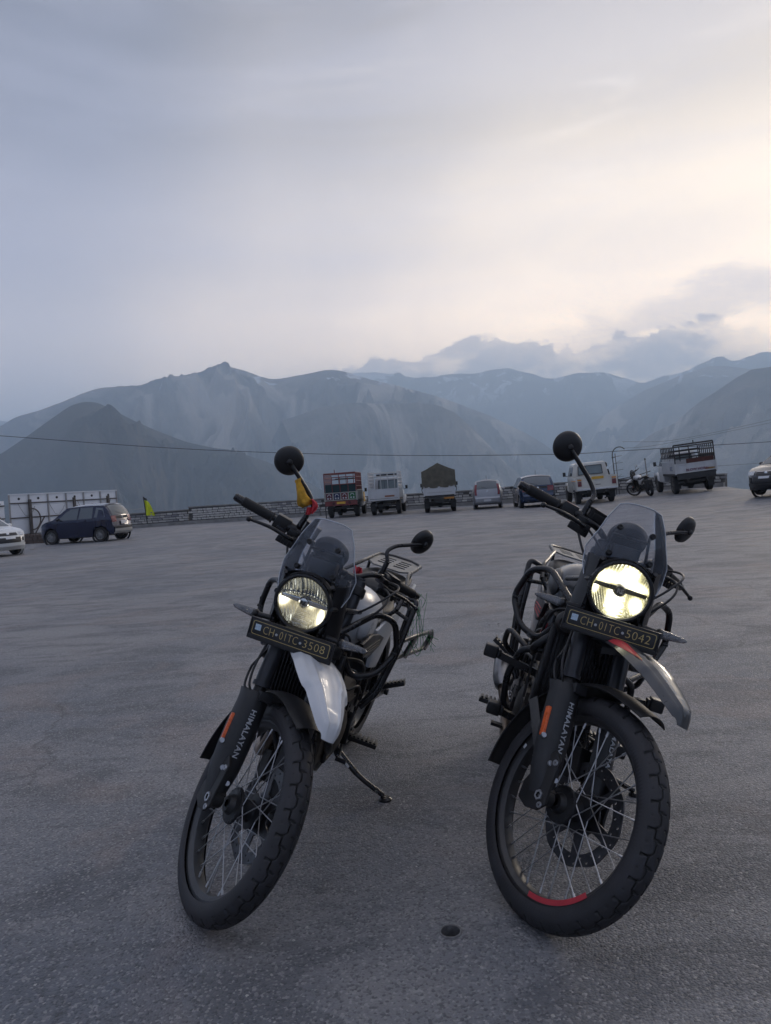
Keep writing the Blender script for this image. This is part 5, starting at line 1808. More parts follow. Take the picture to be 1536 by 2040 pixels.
def rubble_wall():
    M = Matrix.Translation((-17.4, 34.9, gz(-17.4, 34.9))) @ Matrix.Rotation(R(-18), 4, 'Z')
    root = thing('low_wall', 'low brown stone footing between the white car and the dark blue hatchback', 'wall', M)
    mb = MB(); mb.box((.9, .2, .12), (2.0, .32, .50)); mb.build('core', MORT, root, smooth=0)
    r = random.Random(5)
    br = mat('brown_stone', (0.13, 0.10, 0.085), 0.9, var=0.3, vscale=8, bump=0.004, bscale=25)
    me = [stone_mesh(s).copy() for s in range(3)]
    for m in me: m.materials.clear(); m.materials.append(br)
    for j in range(3):
        x = 0
        while x < 1.85:
            w = r.uniform(.22, .4)
            Mx = Matrix.Translation((x+w/2, .03, .07+.155*j)) @ Matrix.Diagonal((w-.03, .1, .135, 1)); link('stone', me[r.randrange(3)], root, Mx)
            x += w


rubble_wall()


def flag():
    M = Matrix.Translation((-15.15, 47.25, gz(-15.15, 47.25)))
    root = thing('flag', 'bright yellow-green flag on a pole with a dark tip, rising behind the low stone wall', 'flag', M)
    P = mat('flag_pole_dark', (0.03, 0.028, 0.03), .6)
    Y = mat('flag_yellow', (0.62, 0.68, 0.02), 0.7, var=0.1, vscale=4)
    mb = MB(); mb.tube([(0, 0, 0), (-.16, 0, 1.9)], .03, 8); mb.build('pole', P, root)
    mb = MB()
    def c(u, v):
        w = .16+.40*v**.6
        return (-.14+.10*v+(u)*w, .05*math.sin(u*7+v*4), 1.72-.98*v-.04*u)
    mb.grid(c, 14, 14, .004); mb.build('cloth', Y, root)
    mb = MB()
    def k(u, v): return (-.20+.24*u+.02*v, .03*math.sin(u*8), 1.96-.17*v-.16*u)
    mb.grid(k, 10, 6, .004); mb.build('dark_cloth', P, root)
    mb = MB(); mb.tube(catmull([(-.10, 0, 1.25), (-.7, 0, 1.15), (-1.3, 0, 1.22)], 8), .012, 5)
    for i in range(9): mb.ellip((-.2-.12*i, 0, 1.21-.02*math.sin(i*.4)), (.03, .02, .03), 6)
    mb.build('bead_line', mat('bead_pale', (.4, .4, .4), .6), root)


flag()


def arch_pole():
    x, y = 12.15, 38.9
    root = thing('pole', 'thin lattice pole with rungs under a curved hoop, behind the parked motorcycle', 'pole', stand(x, y, 0))
    P = mat('pole_dark', (0.05, 0.05, 0.055), .5)
    mb = MB()
    pts = [(0, 0, 0), (0, 0, 2.05)]+[(.38-.38*math.cos(a)*1.0, 0, 2.05+.42*math.sin(a)) for a in [PI*i/18 for i in range(1, 15)]]
    mb.tube(pts, .026, 8); mb.build('hoop', P, root)
    mb = MB(); mb.tube([(.15, 0, 0), (.15, 0, 2.15)], .018, 8); mb.build('inner_rod', P, root)
    for k in range(5):
        z = .55+.36*k
        mb = MB(); mb.tube([(0, 0, z), (.50, 0, z+.01)], .009, 6)
        mb.tube([(.15, 0, z+.0), (.38, 0, z+.12*(k % 2))], .006, 5); mb.build('rung', P, root)
    for z in (.95, 1.95, .42):
        mb = MB(); mb.box((.05, 0, z), (.20, .04, .035)); mb.build('clamp', P, root, smooth=0)
    root2 = thing('post', 'thin upright grey post beside the nose of the caged white truck', 'post', stand(13.6, 38.2, 0))
    mb = MB(); mb.tube([(0, 0, 0), (-.02, 0, 1.62)], .032, 8); mb.build('shaft', mat('post_grey', (.25, .25, .25), .6), root2)
    mb = MB(); mb.tube([(-.02, 0, 1.62), (-.02, 0, 1.70)], .045, 8); mb.build('cap', P, root2)


arch_pole()


def cables():
    m = mat('cable_black', (0.02, 0.02, 0.022), .6)
    def cab(label, pts, r):
        mb = MB(); mb.tube(catmull(pts, 10), r, 5); o = mb.build('cable', m); tag(o, label, 'cable')
    cab('thin black power cable spanning the whole view in front of the mountains', CAB[0], .022)
    cab('faint cable rising to the right edge above the caged truck', CAB[1], .007)
    cab('upper of the faint cables climbing steeply at the right edge', CAB[2], .007)
    cab('faint cable low above the wall end at the right', CAB[3], .007)
    cab('slack cable running from the thin post down to the left by the parked motorcycle', CAB[4], .020)


CAB = [[(-41.2, 58.0, 8.58), (-29.59, 58.0, 7.02), (-14.7, 58.0, 5.12), (0.25, 58.0, 3.8), (13.23, 58.0, 3.13), (18.71, 58.0, 3.09), (23.02, 58.0, 3.12), (30.31, 58.0, 3.14), (40.66, 58.0, 3.25)], [(15.49, 48.0, 2.95), (17.44, 48.0, 3.0), (21.35, 48.0, 3.49), (25.14, 48.0, 4.05), (30.48, 48.0, 4.9)], [(14.87, 46.0, 3.28), (17.66, 46.0, 3.18), (21.09, 46.0, 3.61), (24.1, 46.0, 4.12)], [(19.49, 44.0, 1.44), (22.95, 44.0, 1.48), (27.83, 44.0, 1.59)], [(10.18, 38.2, 0.85), (11.61, 38.2, 0.98), (12.91, 38.2, 1.16), (13.72, 38.2, 1.37)]]
cables()

# ================================================================== vehicles
TYRE = mat('road_tyre', (0.022, 0.022, 0.023), 0.8, var=0.3, vscale=6, dust=0.25, dustcol=(.10, .09, .08))
ALLOY = mat('wheel_alloy', (0.26, 0.265, 0.27), 0.4, metal=0.6, dust=0.3)
UNDER = mat('underbody', (0.018, 0.018, 0.018), 0.8, dust=0.2)
CARGL = mat('car_glass', (0.10, 0.118, 0.13), 0.06, var=0.02, spec=0.9)
CABIN = mat('cabin_dark', (0.03, 0.03, 0.032), .7)
CHR = mat('chrome_trim', (0.65, 0.65, 0.66), 0.15, metal=1.0)
TAILR = mat('tail_lamp_red', (0.17, 0.010, 0.016), 0.15, var=0.3, vscale=20, coat=0.6)
LAMPC = mat('lamp_clear', (0.50, 0.52, 0.54), 0.12, var=0.3, vscale=20, coat=0.6)
PLW = mat('plate_white', (0.62, 0.63, 0.64), 0.4, var=0.08, vscale=20)
PLY = mat('plate_yellow', (0.62, 0.36, 0.04), 0.5, var=0.15, vscale=12)
INK = mat('plate_ink', (0.03, 0.03, 0.035), .5)


def paint(name, col, rough=.22, metal=0.3, dust=0.2):
    return mat(name, col, rough, metal=metal, var=0.04, vscale=3, dust=dust, coat=0.7, dustcol=(.22, .20, .17))


def wheel_meshes(r, w, alloy=True):
    key = 'cw%.2f%.2f%d' % (r, w, alloy)
    def mk():
        mb = MB(); h = w/2
        mb.lathe([(r*.66, -h), (r*.90, -h), (r, -h+.03), (r, h-.03), (r*.90, h), (r*.66, h)], (0, 0, 0), (0, 1, 0), 36)
        t = mb.mesh('tyre', TYRE)
        mb = MB()
        mb.lathe([(r*.67, h), (r*.64, h-.01), (r*.60, h-.03), (r*.58, h-.06), (.001, h-.07)], (0, 0, 0), (0, 1, 0), 36)
        mb.lathe([(r*.67, -h), (r*.64, -h+.01), (r*.58, -h+.06), (.001, -h+.07)], (0, 0, 0), (0, 1, 0), 24)
        n = 10 if alloy else 6
        for k in range(n):
            a = 2*PI*k/n
            for s in (1, -1):
                mb.bar((r*.10*math.cos(a), s*(h-.035), r*.10*math.sin(a)), (r*.62*math.cos(a), s*(h-.025), r*.62*math.sin(a)), .030, .035, up=(0, 1, 0))
        mb.lathe([(.001, h-.01), (r*.16, h-.015), (r*.20, h-.04)], (0, 0, 0), (0, 1, 0), 18)
        rim = mb.mesh('rim', ALLOY if alloy else mat('steel_wheel', (.10, .10, .10), .5, metal=.3, dust=.4))
        return t, rim
    return shared(key, mk)


def put_wheels(root, spots, r, w, alloy=True):
    t, rim = wheel_meshes(r, w, alloy)
    for x, y in spots:
        wh = link('wheel', t, root, Matrix.Translation((x, y, r)) @ Matrix.Rotation(0 if y > 0 else PI, 4, 'Z'))
        link('rim', rim, wh)


# outline of the car in side view, from the bottom of the rear bumper over the roof to the front; bulges in x and z
HATCH = dict(L=3.70, pts=[(-1.76, .30, -.02, 0), (-1.83, .40, -.05, 0), (-1.84, .58, -.06, 0), (-1.79, .66, -.05, 0), (-1.77, .86, -.05, 0), (-1.73, 1.05, -.05, 0),
                          (-1.60, 1.30, -.05, .01), (-1.48, 1.44, -.04, .06), (-1.38, 1.50, -.02, .09), (-.95, 1.52, 0, .09), (-.40, 1.53, 0, .09), (.12, 1.51, 0, .08), (.40, 1.49, .02, .04),
                          (.72, 1.26, .06, .03), (1.02, 1.04, .09, .02), (1.12, 1.00, .05, .03), (1.40, .95, .04, .03), (1.66, .86, .06, .02), (1.77, .76, .10, 0), (1.82, .60, .10, 0), (1.83, .42, .09, 0), (1.76, .25, .04, 0)],
             belt=.98, wb=(-1.24, 1.19), r=.315, arch=.375,
             glass_s=(5.15, 7.35), wind_s=(12.15, 13.9),
             side=[[(-1.52, 1.03), (-1.38, 1.40), (-1.05, 1.44), (-1.00, 1.03)], [(-.90, 1.00), (-.90, 1.46), (-.28, 1.47), (-.24, .99)], [(-.16, .99), (-.20, 1.47), (.20, 1.44), (.45, 1.30), (.82, .985)]])
SEDAN = dict(L=3.95, pts=[(-1.88, .30, -.02, 0), (-1.96, .42, -.05, 0), (-1.97, .62, -.06, 0), (-1.94, .90, -.05, 0), (-1.90, 1.00, -.04, .01),
                          (-1.72, 1.06, -.03, .02), (-1.50, 1.28, -.03, .03), (-1.28, 1.42, -.02, .04), (-.90, 1.47, 0, .05), (-.40, 1.49, 0, .05), (.05, 1.47, 0, .05), (.32, 1.40, .02, .04),
                          (.70, 1.18, .07, .03), (1.02, .99, .10, .02), (1.14, .96, .06, .03), (1.45, .90, .06, .04), (1.75, .80, .08, .02), (1.88, .68, .14, 0), (1.95, .52, .15, 0), (1.96, .36, .13, 0), (1.88, .20, .05, 0)],
             belt=.93, wb=(-1.20, 1.23), r=.30, arch=.355,
             glass_s=(5.2, 6.9), wind_s=(11.15, 12.9),
             side=[[(-1.50, .99), (-1.24, 1.30), (-1.0, 1.35), (-.98, .97)], [(-.90, .96), (-.90, 1.36), (-.28, 1.37), (-.24, .94)], [(-.16, .94), (-.20, 1.37), (.14, 1.35), (.40, 1.22), (.84, .93)]])


class CarShape:
    def __init__(s, base, L, W, H):
        s.b = base; s.W = W
        h0 = max(p[1] for p in base['pts'])
        s.kx = L/base['L']; s.kz = H/h0
        s.top = [(x*s.kx, z*s.kz, bx, bz) for x, z, bx, bz in base['pts']]
        s.belt = base['belt']*s.kz; s.H = H; s.L = L
    def hw(s, x, z):
        w = s.W/2
        if z > s.belt: w -= (z-s.belt)*.36
        else:
            w -= .03*((s.belt-z)/s.belt)**2+.025*max(0, (s.belt-z)/s.belt-.75)*4
        e = abs(x)/(s.L/2)
        if e > .70: w *= 1-.26*((e-.70)/.30)**2.2*(.8 if x < 0 else 1)
        return w
    def surf(s, q, t, off=0.0):
        i = min(int(q), len(s.top)-2); f = q-i
        a, b = s.top[i], s.top[i+1]
        x, z, bx, bz = (a[k]*(1-f)+b[k]*f for k in range(4))
        w = s.hw(x, z)
        k = 1-t*t
        d = Vector((b[0]-a[0], 0, b[1]-a[1])).normalized(); n = Vector((-d.z, 0, d.x))
        return Vector((x+bx*k*1.5, w*t, z+bz*k))+n*off
    def body(s, root, name, m):
        top = s.top; n = len(top)
        (x0, x1), ra = [(w*s.kx) for w in s.b['wb']], s.b['arch']*s.kz
        zc = s.b['r']*1.0
        zs = .235*s.kz
        bot = []
        def arch(cx):
            a0 = math.asin(max(-1, min(1, (zs-zc)/ra)))
            return [(cx+ra*math.cos(a0+(PI-2*a0)*k/12), zc+ra*math.sin(a0+(PI-2*a0)*k/12)) for k in range(13)]
        bot += arch(x1)+arch(x0)
        poly = [(p[0], p[1]) for p in top]+bot
        bm = bmesh.new()
        vs = [bm.verts.new((x, 0, z)) for x, z in poly]
        bm.faces.new(vs)
        bmesh.ops.triangulate(bm, faces=bm.faces[:])
        for z in [s.belt, s.belt-.12, .45, .62, .3, s.belt+.2, s.belt+.35]:
            bmesh.ops.bisect_plane(bm, geom=bm.verts[:]+bm.edges[:]+bm.faces[:], plane_co=(0, 0, z), plane_no=(0, 0, 1))
        for x in np.linspace(-s.L/2*.97, s.L/2*.97, 22):
            bmesh.ops.bisect_plane(bm, geom=bm.verts[:]+bm.edges[:]+bm.faces[:], plane_co=(x, 0, 0), plane_no=(1, 0, 0))
        bm.verts.ensure_lookup_table()
        co = [v.co.copy() for v in bm.verts]
        fs = [[v.index for v in f.verts] for f in bm.faces]
        bm.verts.index_update()
        fs = [[v.index for v in f.verts] for f in bm.faces]; co = [v.co.copy() for v in bm.verts]
        be = [[v.index for v in e.verts] for e in bm.edges if len(e.link_faces) == 1]
        bm.free()
        T = np.array([(p[0], p[1]) for p in top])
        def bulge(x, z):
            best = 9; out = (0, 0)
            for a, b in zip(top, top[1:]):
                ax, az, bx_, bz_ = a[0], a[1], b[0], b[1]
                dx, dz = bx_-ax, bz_-az; l = dx*dx+dz*dz
                t = max(0, min(1, ((x-ax)*dx+(z-az)*dz)/l)); d = math.hypot(ax+dx*t-x, az+dz*t-z)
                if d < best: best = d; out = (a[2]+(b[2]-a[2])*t, a[3]+(b[3]-a[3])*t)
            return out if best < .004 else (0, 0)
        mb = MB()
        N = len(co)
        verts = [(c.x, s.hw(c.x, c.z), c.z) for c in co]+[(c.x, -s.hw(c.x, c.z), c.z) for c in co]
        faces = fs+[[i+N for i in f[::-1]] for f in fs]
        m_ = 8
        cols = {}
        for i in {i for e in be for i in e}:
            c = co[i]; w = s.hw(c.x, c.z); bx, bz = bulge(c.x, c.z)
            col = [i]
            for k in range(1, m_):
                t = 1-2*k/m_; kk = 1-t*t
                verts.append((c.x+bx*1.5*kk, w*t, c.z+bz*kk)); col.append(len(verts)-1)
            col.append(i+N); cols[i] = col
        for a, b in be:
            for k in range(m_): faces.append([cols[a][k], cols[b][k], cols[b][k+1], cols[a][k+1]])
        mb.add(verts, faces)
        me = mb.mesh(name, m, smooth=32)
        return link(name, me, root)
    def patch(s, root, name, m, s0, s1, t0, t1, off=.006, ns=6, nt=10, th=.0, label=None):
        mb = MB(); mb.grid(lambda u, v: s.surf(s0+(s1-s0)*u, t0+(t1-t0)*v, off), ns, nt)
        mb.grid(lambda u, v: s.surf(s0+(s1-s0)*u, t0+(t1-t0)*v, -.01), ns, nt) if th else None
        return mb.build(name, m, root, smooth=40, label=label)
    def side(s, root, name, m, poly, off=.006, sides=(1, -1)):
        for sg in sides:
            mb = MB(); k = len(poly)
            pp = [(x*s.kx, z*s.kz) for x, z in poly]
            vs = [(x, sg*(s.hw(x, z)+off), z) for x, z in pp]+[(x, sg*(s.hw(x, z)-.02), z) for x, z in pp]
            mb.add(vs, [tuple(range(k)), tuple(range(k, 2*k))[::-1]]+[(i, (i+1) % k, k+(i+1) % k, k+i) for i in range(k)])
            mb.build(name, m, root, smooth=0)


def car(label, M, base, L, W, H, body, roof=None, kind='car', lamps_tall=False, plate=None, skid=None, cladding=False, group=None):
    root = thing('parked_car', label, kind, M, group)
    c = CarShape(base, L, W, H)
    c.body(root, 'body', body)
    hatch = base is HATCH
    n = len(base['pts'])
    g0, g1 = base['glass_s']; w0, w1 = base['wind_s']
    c.patch(root, 'rear_window', CARGL, g0, g1, -.84, .84)
    c.patch(root, 'windscreen', CARGL, w0, w1, -.88, .88)
    for p in base['side']: c.side(root, 'side_window', CARGL, p)
    # black pillars between the side windows, sill and arches
    zb = base['belt']
    if roof is not None: c.patch(root, 'roof', roof, g1+.25, w0-.15, -1.0, 1.0, off=.012, ns=8)
    if hatch:
        if lamps_tall:
            for t0, t1 in ((-.985, -.80), (.80, .985)): c.patch(root, 'tail_lamp', TAILR, 3.5, 6.3, t0, t1, off=.012)
        else:
            for t0, t1 in ((-.99, -.60), (.60, .99)): c.patch(root, 'tail_lamp', TAILR, 3.7, 5.0, t0, t1, off=.014)
            c.patch(root, 'boot_garnish', CABIN, 4.35, 4.95, -.6, .6, off=.010)
        for t0, t1 in ((-.99, -.66), (.66, .99)): c.patch(root, 'headlamp', LAMPC, n-4.7, n-3.8, t0, t1, off=.012)
        c.patch(root, 'grille', CABIN, n-4.6, n-3.9, -.62, .62, off=.012)
        c.patch(root, 'front_plate', PLW, n-2.9, n-2.6, -.3, .3, off=.02)
        pb = (2.55, 3.6) if lamps_tall is False else (2.2, 2.75)
        pl = c.patch(root, 'rear_plate', PLW, 3.15 if not lamps_tall else 1.1, 3.85 if not lamps_tall else 1.75, -.30, .30, off=.045)
        me = text_mesh('HP 01 4276' if False else 'HP 27 8042', .085, .002) if False else None
        c.patch(root, 'rear_bumper', skid or body, .25, 1.6, -.97, .97, off=.03)
        if skid:
            c.patch(root, 'skid_plate', skid, .2, 1.2, -.55, .55, off=.05)
            c.patch(root, 'bumper_cladding', CABIN, 1.6, 2.4, -.98, .98, off=.02)
        mb = MB(); p = c.surf(4.6, 0, .012); mb.lathe([(.0001, .01), (.045, .008), (.05, 0)], p, (-1, 0, .05), 16); mb.build('badge', CHR, root)
        if lamps_tall is False or True:
            mb = MB(); p = c.surf(g1+1.0, 0, .0); mb.tube([p, p+Vector((-.10, 0, .22))], .008, 6); mb.build('aerial', CABIN, root)
        # wiper and high spoiler
        c.patch(root, 'spoiler', body if roof is None else roof, g1+.0, g1+.5, -.90, .90, off=.03)
        mb = MB(); a = c.surf(g0+.1, 0, .016); b_ = c.surf(g0+.5, .45, .016); mb.tube([a, b_], .008, 5); mb.build('wiper', CABIN, root)
    else:
        for t0, t1 in ((-.99, -.62), (.62, .99)): c.patch(root, 'headlamp', LAMPC, n-5.0, n-4.05, t0, t1, off=.014)
        g = c.patch(root, 'grille', CABIN, n-4.75, n-4.1, -.50, .50, off=.014)
        c.patch(root, 'grille_trim', CHR, n-4.86, n-4.76, -.52, .52, off=.024, ns=2)
        c.patch(root, 'lower_grille', CABIN, n-3.7, n-2.6, -.66, .66, off=.012)
        c.patch(root, 'front_plate', PLW, n-3.75, n-3.3, -.27, .27, off=.045)
        c.patch(root, 'bumper_lip', body, n-2.45, n-1.9, -.97, .97, off=.05)
        for t0, t1 in ((-.92, -.76), (.76, .92)): c.patch(root, 'fog_lamp', CABIN, n-3.6, n-2.9, t0, t1, off=.012)
        mb = MB(); p = c.surf(n-4.45, 0, .02); mb.lathe([(.0001, .015), (.05, .012), (.055, 0)], p, (1, 0, .1), 16); mb.build('badge', CHR, root)
        for t0, t1 in ((-.98, -.6), (.6, .98)): c.patch(root, 'tail_lamp', TAILR, 2.6, 3.8, t0, t1, off=.012)
    # wheels, arches, mirrors, door handles
    x0, x1 = (q*c.kx for q in base['wb']); r = base['r']
    put_wheels(root, [(x0, W/2-.115), (x0, -W/2+.115), (x1, W/2-.115), (x1, -W/2+.115)], r, .19)
    for x in (x0, x1):
        for sg in (1, -1):
            mb = MB(); ra = base['arch']*c.kz
            pr = [(ra+.045, .0), (ra+.045, .012), (ra-.01, .014), (ra-.01, -.05)]
            mb.lathe([(a, b) for a, b in pr], (x, sg*(W/2-.036), r), (0, sg, 0), 22, a0=-.25, a1=PI+.25, ref=(sg, 0, 0))
            if sg < 0: pass
            mb.build('wheel_arch', CABIN if cladding else body, root)
    mb = MB(); mb.box(((x0+x1)/2, 0, .26), (x1-x0-.7, W-.14, .10)); mb.box((0, 0, .34), (L*.86, W-.5, .2)); mb.build('underside', UNDER, root)
    for sg in (1, -1):
        mb = MB(); mb.ellip((.72*c.kx, sg*(W/2+.09), 1.04*c.kz), (.07, .10, .065), 14); mb.bar((.70*c.kx, sg*(W/2-.04), 1.0*c.kz), (.71*c.kx, sg*(W/2+.05), 1.03*c.kz), .04, .03)
        mb.build('wing_mirror', body if not cladding else CABIN, root)
        for x in (-.62, .12):
            mb = MB(); mb.box((x*c.kx, sg*(c.hw(x, .85*c.kz)+.014), .86*c.kz), (.15, .02, .03)); mb.build('door_handle', body, root, bevel=.006)
        for x in (-.20, .86, -1.0 if hatch else -1.02):
            mb = MB(); k = 8
            zs = [.30+(zb*c.kz-.30)*i/k for i in range(k+1)]
            mb.tube([(x*c.kx+(.06*(1-i/k) if x > 0 else 0), sg*(c.hw(x, z)+.000), z) for i, z in enumerate(zs)], .005, 4); mb.build('door_gap', CABIN, root)
    return root, c


def car_plate(root, c, txt, s, off=.024, size=.11, front=False):
    me = text_mesh(txt, size, .003, spacing=1.0); me.materials.clear(); me.materials.append(INK)
    p = c.surf(s, 0, off)
    F = Matrix(((0, 0, -1, 0), (-1, 0, 0, 0), (0, 1, 0, 0), (0, 0, 0, 1))) if not front else Matrix(((0, 0, 1, 0), (1, 0, 0, 0), (0, 1, 0, 0), (0, 0, 0, 1)))
    link('plate_lettering', me, root, Matrix.Translation(p) @ F)


PNAVY = paint('navy_paint', (0.004, 0.009, 0.040), dust=.02)
PBLUE = paint('blue_paint', (0.008, 0.028, 0.075), dust=.06)
PSILV = paint('silver_paint', (0.36, 0.37, 0.40), rough=.38, metal=.25)
PWHT = paint('pearl_white_paint', (0.66, 0.67, 0.66), metal=0, dust=.1)
PDARK = paint('dark_grey_paint', (0.010, 0.012, 0.018), metal=.3, dust=.03)
SKID = mat('skid_silver', (0.42, 0.42, 0.41), .45, metal=.4, dust=.2)


def head(fx, fy): return math.atan2(fy, fx)

r_, c_ = car('dark navy blue hatchback with grey skid bumper, parked beside the long billboard', stand(-13.1, 32.5, head(-.97, .24)), HATCH, 3.66, 1.66, 1.55, PNAVY, skid=SKID, cladding=True)
r_, c_ = car('white car at the left edge showing only its nose and grille', stand(-14.75, 26.55, head(.87, -.50)), SEDAN, 3.95, 1.70, 1.50, PWHT)
r_, c_ = car('small silver hatchback with tall red tail lamps, seen from behind', stand(5.33, 38.5, R(90-8)), HATCH, 3.43, 1.49, 1.38, PSILV, lamps_tall=True)
r_, c_ = car('blue hatchback with a pale roof, parked next to the silver hatchback', stand(7.20, 35.95, R(90-4)), HATCH, 3.70, 1.69, 1.42, PBLUE, roof=PSILV, cladding=True)
r_, c_ = car('dark grey car at the right edge showing only its nose and headlamp', stand(14.2, 25.2, head(-.86, -.50)), SEDAN, 3.95, 1.72, 1.50, PDARK)


# ------------------------------------------------------------------ pickups and small trucks
TW = paint('truck_white', (0.56, 0.57, 0.58), rough=.4, metal=0, dust=.4)
TCREAM = paint('truck_cream', (0.62, 0.60, 0.54), rough=.4, metal=0, dust=.3)
TRED = mat('truck_red', (0.16, 0.024, 0.026), .5, var=.25, vscale=6, dust=.3)
TBLACK = mat('cage_black', (0.018, 0.018, 0.02), .5, var=.2, dust=.15)
TGREEN = mat('tarp_dark_green', (0.012, 0.035, 0.040), .8, var=.2, vscale=4)
TGREY = mat('truck_panel_grey', (0.34, 0.34, 0.31), .6, var=.12, vscale=4, dust=.3)
RUST = mat('rust_panel', (0.075, 0.026, 0.02), .8, var=.3, vscale=5)
ORST = mat('orange_stripe', (0.65, 0.28, 0.05), .5, var=.1)


def cab(root, x0, m, double=False, ztop=1.86, W=1.62):
    """bonneted pickup cab; x0 = back of the cab (distance forward from the tail)"""
    Lc = 1.75 if double else .95
    mb = MB()
    # lower cab, greenhouse, bonnet
    mb.box((x0+Lc/2, 0, .86), (Lc, W, .72)); c1 = mb.build('cab', m, root, bevel=.05, bseg=3)
    mb = MB()
    zb, zt = 1.22, ztop
    sec = lambda x, w, z: (x, w, z)
    vs = []
    for z, w, xa, xb in ((zb-.02, W/2-.01, x0+.0, x0+Lc+.02), (zt-.06, W/2-.13, x0+.04, x0+Lc-.34), (zt, W/2-.20, x0+.10, x0+Lc-.44)):
        vs.append([(xa, -w, z), (xb, -w, z), (xb, w, z), (xa, w, z)])
    mb.loft(vs); mb.build('cab_roof', m, root, bevel=.03, bseg=2)
    mb = MB(); mb.box((x0+Lc+.52, 0, .90), (1.10, 1.30, .46), taper=(.94, .92)); mb.build('bonnet', m, root, bevel=.05)
    for sg in (1, -1):
        mb = MB(); mb.prism([(x0+Lc+.0, .55), (x0+Lc+.18, .86), (x0+Lc+.34, .96), (x0+Lc+.92, .94), (x0+Lc+1.06, .80), (x0+Lc+1.10, .58), (x0+Lc+.98, .60), (x0+Lc+.88, .78), (x0+Lc+.40, .80), (x0+Lc+.22, .58)], (sg*.56, sg*.84), 'y')
        mb.build('wing', m, root, bevel=.02)
        # side glass
        segs = [(x0+.14, x0+.80), (x0+.88, x0+Lc-.14)] if double else [(x0+.16, x0+Lc-.12)]
        for a, b in segs:
            def q(x, z, off): return (x, sg*(W/2-.01-(z-zb)/(zt-.06-zb)*.12+off), z)
            pts = [(a+.02, zb+.06), (a+.05, zt-.16), (min(b, x0+Lc-.34), zt-.16), (b, zb+.06)]
            mb = MB(); vs = [q(x, z, .008) for x, z in pts]+[q(x, z, -.03) for x, z in pts]
            mb.add(vs, [(0, 1, 2, 3), (7, 6, 5, 4), (0, 1, 5, 4), (1, 2, 6, 5), (2, 3, 7, 6), (3, 0, 4, 7)]); mb.build('side_window', CARGL, root, smooth=0)
        mb = MB(); mb.box((x0+Lc-.05, sg*(W/2+.13), 1.38), (.06, .13, .20)); mb.bar((x0+Lc-.05, sg*(W/2-.05), 1.25), (x0+Lc-.05, sg*(W/2+.12), 1.32), .025, .025)
        mb.build('wing_mirror', CABIN, root, bevel=.015)
    # rear window with a pale frame
    zt2 = zt-.16
    mb = MB()
    def rw(y, z, off=0): return (x0+.0+(z-zb)/(zt-.06-zb)*.04-.006-off, y, z)
    pts = [(-.55, zb+.08), (-.52, zt2), (.52, zt2), (.55, zb+.08)]
    vs = [rw(y, z) for y, z in pts]+[rw(y, z, -.03) for y, z in pts]
    mb.add(vs, [(0, 1, 2, 3), (7, 6, 5, 4), (0, 1, 5, 4), (1, 2, 6, 5), (2, 3, 7, 6), (3, 0, 4, 7)])
    mb.build('rear_window', mat('pale_cab_glass', (.16, .20, .21), .12, var=.05, spec=.8), root, smooth=0)
    mb = MB()
    for a, b in zip(pts, pts[1:]+pts[:1]): mb.bar(rw(*a, .006), rw(*b, .006), .03, .03, up=(1, 0, 0))
    mb.bar(rw(.20, zb+.08, .006), rw(.20, zt2, .006), .02, .02, up=(1, 0, 0)); mb.build('window_frame', CABIN, root, smooth=0)
    # windscreen
    mb = MB(); a = [(x0+Lc+.028, -W/2+.10, zb+.06), (x0+Lc-.30, -W/2+.18, zt-.10), (x0+Lc-.30, W/2-.18, zt-.10), (x0+Lc+.028, W/2-.10, zb+.06)]
    mb.add(a+[(x-.03, y, z-.01) for x, y, z in a], [(0, 1, 2, 3), (7, 6, 5, 4), (0, 1, 5, 4), (1, 2, 6, 5), (2, 3, 7, 6), (3, 0, 4, 7)]); mb.build('windscreen', CARGL, root, smooth=0)
    mb = MB(); mb.box((x0+Lc+1.10, 0, .50), (.10, 1.60, .16)); mb.build('front_bumper', CABIN, root, bevel=.03)
    for sg in (1, -1):
        mb = MB(); mb.lathe([(.0001, .02), (.075, .012), (.085, 0)], (x0+Lc+1.07, sg*.50, .86), (1, 0, 0), 18); mb.build('headlamp', LAMPC, root)
    return x0+Lc+.62


def chassis(root, xf, r=.36, W=1.60, Lb=2.5):
    mb = MB()
    for sg in (1, -1): mb.box((Lb*.8, sg*.40, .56), (Lb*1.75, .10, .14))
    mb.box((.04, 0, .52), (.08, 1.5, .10)); mb.tube([(.95, -W/2+.2, r), (.95, W/2-.2, r)], .06, 8); mb.ellip((.95, 0, r), (.14, .16, .14), 12)
    mb.box((.55, .25, .40), (.5, .35, .18)); mb.tube([(.95, .45, .46), (.12, .48, .42)], .035, 8)
    mb.build('chassis', UNDER, root, smooth=0)
    put_wheels(root, [(.95, W/2-.10), (.95, -W/2+.10), (xf, W/2-.10), (xf, -W/2+.10)], r, .22, alloy=False)
    for sg in (1, -1):
        mb = MB(); mb.box((.52, sg*(W/2-.11), .42), (.02, .26, .40)); mb.build('mud_flap', CABIN, root, smooth=0)


